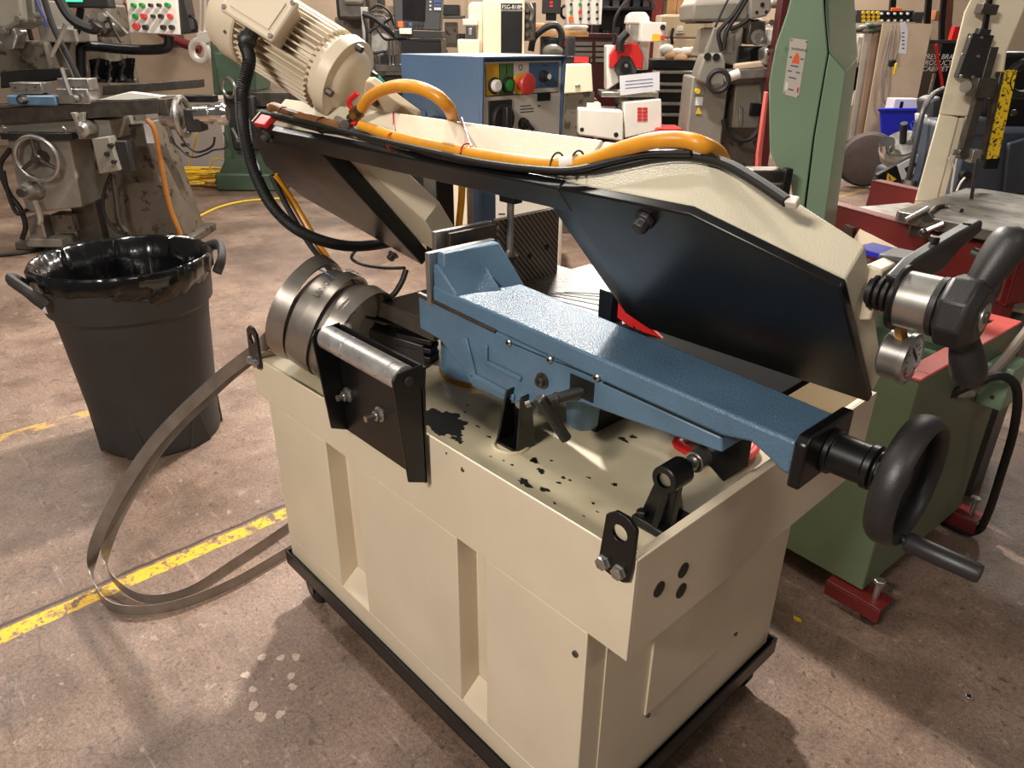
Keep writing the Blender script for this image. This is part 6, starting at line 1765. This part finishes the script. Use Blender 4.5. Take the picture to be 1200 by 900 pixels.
SG.poly('stand', REDM, [(732, 160), (776, 150), (808, 156), (808, 176), (700, 190), (700, 168)], SD - 0.24, 0.4, bevel=0.01)
SG.box('stand_base', REDM, 690, 180, 800, 215, SD - 0.2, 0.5, foot=0.0)
SG.box('red_drip_tray', RED, 770, 151, 800, 158, SD - 0.35, 0.3, bevel=0.004)
# black tool cabinet with silver pulls
TCB = Rig('black_tool_cabinet', 'black roller tool cabinet with long silver drawer pulls', 'tool cabinet', 795, 7.4)
TD = 7.4
TCB.box('cabinet_body', BLACK, 762, 76, 816, 190, TD, 0.5, foot=0.0, bevel=0.008)
for j, py in enumerate((84, 98, 106, 121, 134)):
    dw = TCB.box('drawer', BLACK, 764, py - 2, 814, py + 9, TD - 0.02, 0.02, bevel=0.003)
    TCB.box('drawer_pull', STEEL, 765, py - 1, 813, py + 2.5, TD - 0.05, 0.03, dw, bevel=0.003)
TCB.box('top_tray', BLACK, 764, 70, 815, 80, TD - 0.02, 0.5, bevel=0.004)
RB = Rig('white_rag_heap', 'heap of white rags and small packets on the black tool cabinet', 'rags', 795, TD + 0.1, z=TCB.q(795, 71, TD).z)
for k in range(9):
    px, py = 778 + 4 * k + rnd.uniform(-2, 2), 66 + rnd.uniform(-6, 4) + (0 if k > 2 else -3)
    c = RB.q(px, py, TD + 0.1 + rnd.uniform(0, .1))
    MB().ball(c, 0.035 + 0.02 * rnd.random(), sx=(1.3, 1, 0.9)).build('rag', (WHITE, WHITEPL, mat('tan_packet', (214, 166, 120), 0.7))[k % 3], RB.t)
# beige filing cabinet
FC_ = Rig('beige_filing_cabinet', 'beige four drawer filing cabinet against the back wall', 'filing cabinet', 800, 9.4)
FB = FC_.box('cabinet_body', CARDB, 772, 17, 828, 180, 9.4, 0.6, foot=0.0, bevel=0.01)
for j in range(4):
    dw = FC_.box('drawer', mat('beige_cabinet_paint', (206, 184, 150), 0.5, var=0.04), 774, 19 + 27 * j, 825, 43.5 + 27 * j, 9.38, 0.02, bevel=0.004)
    FC_.box('label_holder', WHITE, 794, 32 + 20 * (j % 2) + 27 * j - 20 * (j % 2), 801, 36 + 27 * j, 9.365, 0.015, dw, bevel=0)
    FC_.box('handle', STEEL, 793, 38 + 27 * j, 802, 40 + 27 * j, 9.35, 0.03, dw)
FC_.tube('hanging_strap', BLACK, [(789, 33), (787, 42), (788, 52)], 9.34, 0.018)
for k in range(4):
    WB = Rig('pine_board', ('wide pale pine board leaning on the back wall, left', 'narrow pine board leaning on the back wall', 'pine board with dark knots on the back wall', 'orange pine board partly behind the grey mill')[k], 'board', 786 + 12 * k, 10.4, group='boards on the back wall')
    WB.box('plank', WOOD, 782 + 11.5 * k, -80, 792 + 11.5 * k, 90, 10.4 + 0.03 * (k % 2), 0.05, foot=0.0, bevel=0.004)
# ------------------------------------------------------------------ grey universal mill right of the middle
U = Rig('grey_universal_mill', 'grey universal milling machine with large electrical cabinet, left of the green bow', 'milling machine', 850, 6.0)
UD = 6.0
U.poly('overarm', GREYST, [(812, 3), (880, 0), (882, 25), (812, 25)], UD + 0.0, 0.5, bevel=0.02)
U.poly('overarm_top', ALU, [(818, -6), (884, -8), (880, 1), (812, 6)], UD + 0.02, 0.45, bevel=0.01)
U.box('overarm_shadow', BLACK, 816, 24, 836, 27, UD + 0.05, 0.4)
U.poly('column', GREYST, [(836, 32), (872, 32), (866, 78), (826, 68)], UD + 0.02, 0.5, bevel=0.012)
U.box('column_panel', GREYST, 850, 40, 860, 62, UD + 0.0, 0.03, bevel=0.004)
U.box('column_foot', GREYD, 826, 66, 905, 240, UD + 0.2, 0.5, foot=0.0, bevel=0.02)
U.poly('arbor_support', GREYST, [(879, -8), (904, -8), (904, 12), (898, 19), (880, 23)], UD - 0.12, 0.12, bevel=0.012)
for px, py, r in ((893.5, 5.5, 2.4), (887, 14.5, 1.8), (898, 14, 1.8)):
    U.disc('support_hole', OIL, px, py, r, UD - 0.125, 0.02)
U.poly('arbor_bracket', STEELD, [(878, 22), (898, 22), (898, 52), (874, 52)], UD - 0.02, 0.25, bevel=0.02)
c = U.q(888, 44, UD - 0.05)
MB().lathe(c, (0, -1, 0), [(0, 0.055), (0.03, 0.05), (0.03, 0.032), (0.01, 0.030), (0.01, 0.005)], 24).build('spindle_ring', STEEL, U.t)
U.box('motor', GREYST, 904, 0, 930, 9, UD + 0.1, 0.2, bevel=0.02)
U.poly('bearing_housing', GREYST, [(818, 86), (826, 64), (846, 62), (850, 72), (850, 100), (842, 105), (818, 95)], UD - 0.25, 0.22, bevel=0.015)
for px, py in ((829.5, 66.5), (839.5, 67)):
    U.disc('bearing_bore', OIL, px, py, 4.2, UD - 0.255, 0.02)
c = U.q(842, 95, UD - 0.30)
MB().torus(c, (0.2, 1, 0), 0.07, 0.018, 26, 8).build('hand_ring', BLACKP, U.t)
a, b = U.q(850, 92, UD - 0.28), U.q(866, 86, UD - 0.28)
MB().cyl(a, b, 0.035, n=14).build('white_sleeve', WHITEPL, U.t)
EC = U.box('electrical_cabinet', GREYST, 806, 90, 848, 200, UD - 0.15, 0.35, foot=0.0, bevel=0.012)
U.box('switch_plate', STEEL, 814, 102, 825, 112, UD - 0.156, 0.01, EC, bevel=0.001)
U.disc('yellow_switch', YEL, 818, 107, 2.8, UD - 0.19, 0.04, EC)
U.box('data_plate', PAPER, 815.5, 113.5, 823.5, 123.5, UD - 0.156, 0.01, EC, bevel=0)
U.poly('warning_sign', YEL, [(815, 133.5), (822.5, 133.5), (818.7, 125.5)], UD - 0.157, 0.004, EC, bevel=0)
U.poly('table', STEEL, [(850, 83), (905, 80), (906, 90), (850, 94)], UD - 0.25, 0.35, bevel=0.004)
U.poly('table_front', STEELD, [(853, 90), (905, 88), (905, 96), (853, 99)], UD - 0.24, 0.3)
U.poly('table_end', STEEL, [(850, 82), (866, 82), (866, 92), (850, 92)], UD - 0.28, 0.05)
U.poly('wrapped_bar', CARDB, [(862, 75), (896, 71), (897, 79), (862, 82)], UD - 0.2, 0.08, bevel=0.012)
U.box('vinyl_guard', BAG, 865, 54, 896, 76, UD - 0.02, 0.08)
DH = U.poly('dividing_head', STEEL, [(896, 58), (908, 52), (911, 66), (908, 76), (896, 76)], UD - 0.28, 0.16, bevel=0.012)
for px, py in ((902, 55), (902, 63), (902, 71)):
    U.disc('head_bolt', OIL, px, py, 2.2, UD - 0.285, 0.02, DH)
KN_ = U.poly('knee', GREYST, [(862, 98), (892, 96), (892, 150), (858, 150)], UD - 0.15, 0.3, bevel=0.012)
U.box('junction_box', BLACK, 880, 121, 894, 136, UD - 0.19, 0.05)
U.poly('scale_strip', STEEL, [(866, 126), (871, 126), (870, 148), (866, 148)], UD - 0.17, 0.02)
U.tube('cable_loop', BLACKR, [(848, 140), (852, 154), (866, 164), (880, 162), (890, 150), (893, 136)], UD - 0.2, 0.020)
for pts in ([(876, -10), (862, 14), (848, 30), (842, 40), (846, 60)], [(880, -10), (866, 14), (852, 36), (848, 58)], [(882, 2), (878, 20), (866, 30), (856, 34)], [(856, -6), (846, 14), (838, 32)]):
    U.tube('black_cable', BLACKR, pts, UD - 0.06, 0.016 if pts[0][0] > 870 else 0.008)
U.box('small_bottle_tray', WHITE, 898, 33, 914, 55, UD + 0.15, 0.15, bevel=0.01)
U.disc('bottle_cap', CHROME, 904, 26, 3, UD + 0.15, 0.1)
U.disc('bottle_cap', BLACK, 911, 28, 3, UD + 0.15, 0.1)
RP = Rig('red_post', 'dark red steel post rising behind the green bow', 'post', 915, 5.6)
RP.box('post', MAROON, 917, -60, 930, 60, 5.6, 0.12, foot=0.0)
RQ = Rig('red_brace', 'bright red slanted brace beside the green bow', 'brace', 893, 4.6)
RQ.poly('brace_bar', PINK, [(898, 108), (901, 108), (893, 184), (888, 184)], 4.6, 0.05)
RQ.poly('brace_foot', PINK, [(893, 183), (888, 183), (882, 300), (887, 300)], 4.6, 0.05)
# ------------------------------------------------------------------ far right: cardboard, bin, cabinets
WD = Rig('white_drawer_unit', 'white drawer unit behind the green bow with parts bins on top', 'cabinet', 1014, 9.7)
WB_ = WD.box('unit_body', WHITEPL, 996, 40, 1032, 180, 9.7, 0.5, foot=0.0, bevel=0.01)
WD.box('drawer', WHITEPL, 1003, 43, 1028, 74, 9.68, 0.02, WB_, bevel=0.004)
WD.box('drawer_handle', ALU, 1010, 64, 1023, 67, 9.66, 0.03, WB_)
WD.box('dark_gap', BLACK, 1000, 79, 1025, 106, 9.68, 0.03, WB_)
WD.box('lower_drawer', WHITE, 1000, 106, 1026, 124, 9.67, 0.03, WB_)
BT = Rig('parts_bin_rack', 'rack of small black parts bins with yellow and white caps', 'bin rack', 1035, 9.75, z=WD.q(1014, 38, 9.7).z)
bt = BT.box('rack_back', DGREY, 1003, 12, 1070, 27, 9.78, 0.2, bevel=0.004)
for j in range(3):
    for i in range(4):
        BT.disc('yellow_cap', YEL, 1012.5 + 5.6 * i, 15 + 4.6 * j, 1.9, 9.75, 0.04, bt, 12)
for j in range(2):
    for i in range(5):
        BT.box('black_bin', BLACK, 1032.5 + 7.6 * i, 14 + 8 * j, 1038.6 + 7.6 * i, 19.5 + 8 * j, 9.74, 0.04, bt, bevel=0.003)
        BT.disc('white_cap', WHTB, 1034 + 7.6 * i, 16 + 8 * j, 1.3, 9.72, 0.03, bt, 10)
BT.box('grey_panel', DGREY, 1070, 14, 1082, 27, 9.76, 0.03, bt)
BT.box('orange_tag', ORNP, 1045, 9, 1057, 13, 9.75, 0.03, bt)
GL = Rig('work_gloves', 'grey and green work gloves heaped on the white drawer unit', 'gloves', 1018, 9.55, z=WD.q(1014, 39, 9.7).z)
for k, (px, py) in enumerate(((1006, 35), (1012, 32), (1019, 30), (1026, 30), (1014, 36), (1021, 36), (1029, 34))):
    c = GL.q(px, py, 9.55)
    MB().ball(c, 0.045, sx=(1.6, 1, 0.7)).build('glove', (CLOTH, GREYST, GREENL)[k % 3], GL.t)
CBD = []
for k in range(3):
    lab = ('front tan cardboard sheet leaning with grey cords hung over it', 'thin brown cardboard sheet standing behind the front sheet', 'rearmost cardboard sheet edge beside the white drawer unit')[k]
    cb = Rig('cardboard_sheet', lab, 'cardboard', 1055 - 6 * k, 9.1 + 0.12 * k, group='cardboard sheets')
    Dk = 9.1 + 0.12 * k
    e = 10 * k
    A = [cb.q(x, y, d) for x, y, d in ((1035 - e, 27 - k, Dk + 0.35), (1093 - e, 28 - k, Dk + 0.35), (1074 - e, 130, Dk), (1018 - e * 0.8, 140, Dk))]
    B = [p + Vector((0, 0.02, 0)) for p in A]
    A[2].z = A[3].z = 0.0
    B[2].z = B[3].z = 0.0
    MB().loft(A, B).build('sheet', (CARDB, mat('brown_cardboard', (150, 124, 102), 0.8), mat('grey_cardboard', (170, 158, 146), 0.8))[k], cb.t)
HC = Rig('extension_cord', 'grey extension cords looped over the cardboard sheet', 'cord', 1042, 9.02, z=0.4)
for pts in ([(1046, 30), (1040, 70), (1034, 100), (1036, 118), (1042, 110), (1044, 80), (1048, 40)], [(1050, 30), (1044, 70), (1040, 118), (1038, 122), (1033, 110), (1034, 80), (1044, 36)], [(1055, 30), (1054, 50), (1049, 68), (1047, 74)]):
    HC.tube('cord', CORD, [(x, y, 9.05 + 0.30 * (130 - y) / 100) for x, y in pts], 9.05, 0.010)
HC.box('black_plug', BLACKR, 1043, 70, 1050, 78, 9.18, 0.05, bevel=0.01)
HC.box('yellow_plug', YEL, 1048, 74, 1051, 88, 9.16, 0.04, bevel=0.01)
PT = Rig('paper_tag', 'white printed paper tag hanging from the hung cords', 'tag', 1060, 9.1, z=1.0)
pt = PT.poly('tag_sheet', PAPER, [(1055, 27), (1061, 25), (1064, 34), (1062, 63), (1053, 62), (1056, 44)], 9.2, 0.004, bevel=0)
for k in range(5):
    PT.box('print_mark', INK, 1057, 38 + 4.5 * k, 1060, 39.2 + 4.5 * k, 9.197, 0.002, pt, bevel=0)
BN = Rig('blue_recycling_bin', 'bright blue plastic bin on the floor in front of cardboard sheets', 'bin', 1058, 8.7)
A = [BN.q(x, y, d) for x, y, d in ((1030, 127, 8.6), (1084, 127, 8.6), (1080, 127, 9.05), (1036, 127, 9.05))]
B = [BN.q(x, y, d) for x, y, d in ((1038, 200, 8.68), (1078, 200, 8.68), (1076, 200, 9.0), (1042, 200, 9.0))]
for p in B:
    p.z = 0.0
MB().loft(A, B).build('bin_body', BLUEP, BN.t, bevel=0.02)
R_ = [p + Vector((0, 0, 0.0)) for p in A]
MB().loft([p * 1.0 + Vector(((0.02 if p.x > 0 else -0.02), (-0.02 if p.y < 0.1 else 0.02), -0.03)) for p in A], [p + Vector(((0.02 if p.x > 0 else -0.02), (-0.02 if p.y < 0.1 else 0.02), 0.004)) for p in A]).build('bin_rim', BLUEP, BN.t, bevel=0.01)
c = BN.q(1071, 146, 8.6)
for a in (90, 210, 330):
    d = Vector((math.cos(math.radians(a)), 0, math.sin(math.radians(a))))
    MB().obox(c + d * 0.035 - Vector((0, 0.012, 0)), Vector((-d.z, 0, d.x)) * 0.035, Vector((0, 0.003, 0)), d * 0.007).build('recycling_mark', mat('pale_blue_print', (90, 110, 220), 0.5), BN.t)
WX = Rig('white_carton', 'white carton with a dark hand slot sticking out of the blue bin', 'carton', 1062, 8.85, z=0.5)
wx = WX.box('carton', WHITE, 1046, 116, 1077, 145, 8.8, 0.2, bevel=0.004)
WX.box('hand_slot', BLACK, 1054.5, 119, 1058.5, 127, 8.797, 0.01, wx, bevel=0.002)
BGG = Rig('grey_round_bag', 'round grey canvas bag leaning on the floor left of the blue bin', 'bag', 1022, 8.2)
c = BGG.q(1022, 156, 8.2)
c.z = 0.30
MB().lathe(c - Vector((0.02, 0.10, 0)), Vector((0.25, 1, 0.15)), [(0, 0.02), (0.01, 0.20), (0.04, 0.27), (0.10, 0.29), (0.16, 0.27), (0.2, 0.20), (0.21, 0.02)], 36).build('bag_body', CLOTH, BGG.t)
for k in range(3):
    MB().torus(c + Vector((0, 0.02 + 0.05 * k - 0.06, 0)), Vector((0.25, 1, 0.15)), 0.275, 0.012, 36, 6).build('piping', BLACKR, BGG.t)
BC = Rig('black_lettered_cabinet', 'black cabinet with bold white lettering behind the cream bandsaw', 'cabinet', 1110, 9.6)
bc = BC.box('cabinet_body', BLACK, 1088, 50, 1150, 190, 9.6, 0.5, foot=0.0, bevel=0.006)
BC.box('cabinet_top', STEELD, 1086, 47, 1152, 51, 9.58, 0.54, bevel=0.004)
for k, (tx, px) in enumerate((('PRESS BRAKE', 1081), ('PRODUCTIVITY', 1079), ('CABINET', 1080))):
    o = BC.q(px, 69 + 7.1 * k, 9.59)
    text(tx, 0.078, o, (1, 0, 0), (0, 0, 1), INKW, 'cabinet_lettering', bc, shear=0.15)
BC.box('silver_trim', STEEL, 1086.5, 86, 1090, 150, 9.57, 0.03, bc)
BC.tube('red_strap', RED, [(1097, 52), (1099, 70), (1103, 90), (1104, 102)], 9.5, 0.018)
for k, (px, m_, lb) in enumerate(((1097, RED, 'bright red spray can at the left end of the black lettered cabinet'), (1101, MAROON, 'maroon spray can, second from the left on the lettered cabinet'), (1105, BLACK, 'black spray can in the middle of the lettered cabinet top'), (1109, RED, 'red spray can between the black and the white can'), (1113, WHITE, 'white spray can beside the flat red carton'))):
    RT_ = Rig('spray_can', lb, 'spray can', px, 9.72, 'spray cans on the lettered cabinet', z=BC.q(1105, 47, 9.6).z)
    cn = MB().lathe((0, 0.02 * (k % 2), 0), (0, 0, 1), [(0, 0.020), (0.12, 0.020), (0.13, 0.016)], 14).build('can', m_, RT_.t)
    MB().lathe((0, 0.02 * (k % 2), 0.13), (0, 0, 1), [(0, 0.016), (0.04, 0.014)], 14).build('cap', m_, RT_.t)
RBX = Rig('red_carton', 'flat red carton standing beside the cream bandsaw frame', 'carton', 1120, 9.65, z=BC.q(1120, 47, 9.6).z)
RBX.poly('carton', RED, [(1114, 49), (1119, 31), (1126, 31), (1122, 49)], 9.65, 0.08, bevel=0.004)
for k, (px, w_2, m_) in enumerate(((1046, 5, BLACK), (1088, 5, BLACK), (1106, 4, BLACK), (1112, 6, WOODD))):
    SB = Rig('leaning_bar', ('dark steel bar leaning on the wall behind the parts bins', 'black tripod leg leaning on the wall by the cardboard', 'dark slat leaning on the wall behind the cream bandsaw', 'brown wooden batten leaning behind the cream bandsaw')[k], 'bar', px, 10.2, z=1.2 if k == 0 else 0.0)
    SB.poly('bar', m_, [(px + 4, -60), (px + 4 + w_2, -60), (px + w_2 - 2, 24), (px - 4, 24)], 10.2, 0.05)
    if k:
        SB.poly('bar_foot', m_, [(px + w_2 - 2, 24), (px - 4, 24), (px - 8, 180), (px + w_2 - 6, 180)], 10.2, 0.05)
BXW = Rig('brown_carton', 'brown carton shelf against the wall above the red cans', 'carton', 1102, 10.4, z=1.4)
BXW.box('carton', mat('brown_carton', (176, 116, 76), 0.8), 1096, 12, 1116, 24, 10.4, 0.2, bevel=0.006)
# tool grinder with warning labels
TG = Rig('drill_grinder', 'tilted grey drill grinder with yellow warning triangles, behind the red channel', 'grinder', 1058, 4.9)
TGD = 4.9
ct_ = TG.q(1058, 175, TGD)
ax_g = Vector((-0.42, -0.45, 0.79)).normalized()
HD_ = MB().lathe(ct_ - ax_g * 0.06, ax_g, [(0, 0.10), (0.02, 0.135), (0.08, 0.14), (0.10, 0.125), (0.11, 0.10), (0.115, 0.05)], 32).build('grinder_head', GREYST, TG.t)
MB().lathe(ct_ + ax_g * 0.045, ax_g, [(0, 0.11), (0.012, 0.11), (0.015, 0.09)], 32).build('head_ring', STEEL, HD_)
MB().cyl(ct_ + ax_g * 0.05, ct_ + ax_g * 0.16 + Vector((0.0, 0, 0.04)), 0.022, n=14).build('chuck_handle', BLACKP, HD_)
a = ct_ + Vector((-0.13, -0.06, 0.01))
MB().cyl(a, a + ax_g * 0.06, 0.045, n=18).build('chuck_port', CHROME, HD_)
sx_, sy_ = Vector((0.86, 0, 0.50)).normalized(), Vector((-0.5, 0, 0.86)).normalized()
pc = ct_ + Vector((-0.01, -0.14, -0.085))
LP = MB().obox(pc, sx_ * 0.20, Vector((0, 0.02, 0)), sy_ * 0.055).build('label_panel', BLACK, TG.t, bevel=0.006)
MB().obox(pc - Vector((0, 0.022, 0)), sx_ * 0.07, Vector((0, 0.002, 0)), sy_ * 0.052).build('white_label', PAPER, LP)
MB().obox(pc - Vector((0, 0.025, 0)), sx_ * 0.035, Vector((0, 0.001, 0)), sy_ * 0.012).build('label_drawing', INK, LP)
MB().obox(pc - Vector((0, 0.025, 0)) - sx_ * 0.02 - sy_ * 0.02, sx_ * 0.012, Vector((0, 0.001, 0)), sy_ * 0.018).build('label_drawing', INK, LP)
for s_ in (-0.135, 0.125):
    q_ = pc + sx_ * s_ - Vector((0, 0.023, 0))
    MB().prism([q_ - sx_ * 0.036 - sy_ * 0.03, q_ + sx_ * 0.036 - sy_ * 0.03, q_ + sy_ * 0.036], (0, -0.002, 0)).build('warning_triangle', YEL, LP)
    MB().obox(q_ - Vector((0, 0.003, 0)) - sy_ * 0.004, sx_ * 0.003, Vector((0, 0.0008, 0)), sy_ * 0.014).build('warning_mark', INK, LP)
b_ = TG.q(1068, 205, TGD)
MB().loft([(b_.x - 0.13, -0.05, 0), (b_.x + 0.22, -0.05, 0), (b_.x + 0.22, 0.35, 0), (b_.x - 0.13, 0.35, 0)], [(b_.x - 0.10, -0.02, b_.z + 0.02), (b_.x + 0.16, -0.02, b_.z + 0.06), (b_.x + 0.16, 0.30, b_.z + 0.06), (b_.x - 0.10, 0.30, b_.z + 0.02)]).build('grinder_base', NAVY, TG.t, bevel=0.02)
TG.tube('lamp_neck', DGREY, [(1064, 212, 4.7), (1068, 195, 4.65), (1074, 165, 4.65), (1082, 130, 4.7), (1092, 112, 4.8), (1106, 104, 4.85)], TGD, 0.016)
a = TG.q(1064, 222, 4.7)
MB().cyl(a, a + Vector((0, 0, 0.06)), 0.035, n=18).build('lamp_socket', STEEL, TG.t)
MB().cyl(a - Vector((0, 0, a.z)), a, 0.03, n=14).build('lamp_stem', DGREY, TG.t)
TG.poly('side_guard', WHITE, [(1084, 135), (1100, 132), (1098, 185), (1086, 178)], TGD + 0.3, 0.15, bevel=0.01)
TG.poly('side_motor', DGREY, [(1090, 118), (1104, 112), (1102, 145), (1092, 150)], TGD + 0.25, 0.2, bevel=0.02)
TG.box('side_stand', NAVY, 1084, 178, 1100, 240, TGD + 0.3, 0.2, foot=0.0)
# dark blue-grey machine behind the cream bandsaw
DM = Rig('blue_grey_machine', 'dark blue grey machine cabinet at the right edge behind the cream bandsaw', 'machine', 1175, 4.3)
DMD = 4.3
dm = DM.box('cabinet', NAVY, 1118, 150, 1260, 260, DMD, 0.6, foot=0.0, bevel=0.03)
DM.poly('raised_door', NAVY, [(1182, 168), (1210, 160), (1210, 226), (1176, 228)], DMD - 0.03, 0.03, dm, bevel=0.01)
DM.poly('upper_housing', BLACK, [(1168, 60), (1260, 60), (1260, 155), (1150, 155)], DMD + 0.1, 0.4, bevel=0.03)
DM.box('motor_box', NAVY, 1128, 138, 1160, 160, DMD - 0.02, 0.2, bevel=0.02)
DM.disc('cable_entry', BLACKR, 1133, 206, 5.5, DMD - 0.04, 0.05, dm)
DM.tube('white_wire', WHITEPL, [(1131, 208), (1126, 214), (1121, 224)], DMD - 0.05, 0.006)
# second bench machine strip low in the middle background
LBN = Rig('dark_work_bench', 'dark low work bench in the far middle beneath the cream guard box', 'bench', 660, 7.4)
LBN.box('bench_top', WOODD, 600, 116, 700, 122, 7.4, 0.5)
LBN.box('bench_front', BLACK, 604, 122, 696, 190, 7.45, 0.4, foot=0.0)
LBN.box('brown_drawer', WOODD, 650, 138, 676, 158, 7.42, 0.03)
LBN.box('steel_box', STEEL, 664, 128, 672, 134, 7.38, 0.1)
SBN = Rig('steel_work_bench', 'pale steel bench standing beyond the saw throat', 'bench', 610, 5.0)
SBN.box('bench_body', WHITE, 575, 222, 660, 262, 5.0, 0.35, foot=0.0, bevel=0.02)
SBN.box('bench_slot', BLACK, 584, 250, 592, 252, 4.995, 0.01)

# shelving and clutter on the far wall, left of the cream grinder
S2 = Rig('grey_storage_rack', 'tall storage rack of dark boxes on the wall behind the dark console screen', 'rack', 480, 10.0)
for px in (398, 470, 545):
    S2.box('upright', CARDB, px, -60, px + 5, 90, 10.0, 0.08, foot=0.0)
for py in (-20, 18, 52, 84):
    S2.box('shelf_board', STEELD, 398, py, 550, py + 3, 10.02, 0.4)
rnd = random.Random(21)
for py in (18, 52, 84):
    px = 402
    while px < 540:
        w2 = rnd.uniform(8, 20)
        S2.box('stored_box', (BLACK, DGREY, GREYD, CARDB, mat('dark_blue_box', (40, 46, 66), 0.6), WOODD)[rnd.randrange(6)], px, py - rnd.uniform(10, 26), px + w2, py, 10.05, 0.25, bevel=0.006)
        px += w2 + rnd.uniform(0.5, 4)
S3 = Rig('hand_truck', 'black and steel hand truck parked by the far wall behind the knee mill', 'hand truck', 60, 9.6)
for px in (40, 66):
    S3.box('upright', BLACK, px, -10, px + 3, 150, 9.6, 0.05, foot=0.02)
for py in (10, 50, 90):
    S3.box('cross_bar', BLACK, 40, py, 69, py + 3, 9.6, 0.04)
for o in bpy.data.objects:
    if 'org' in o:
        del o['org']
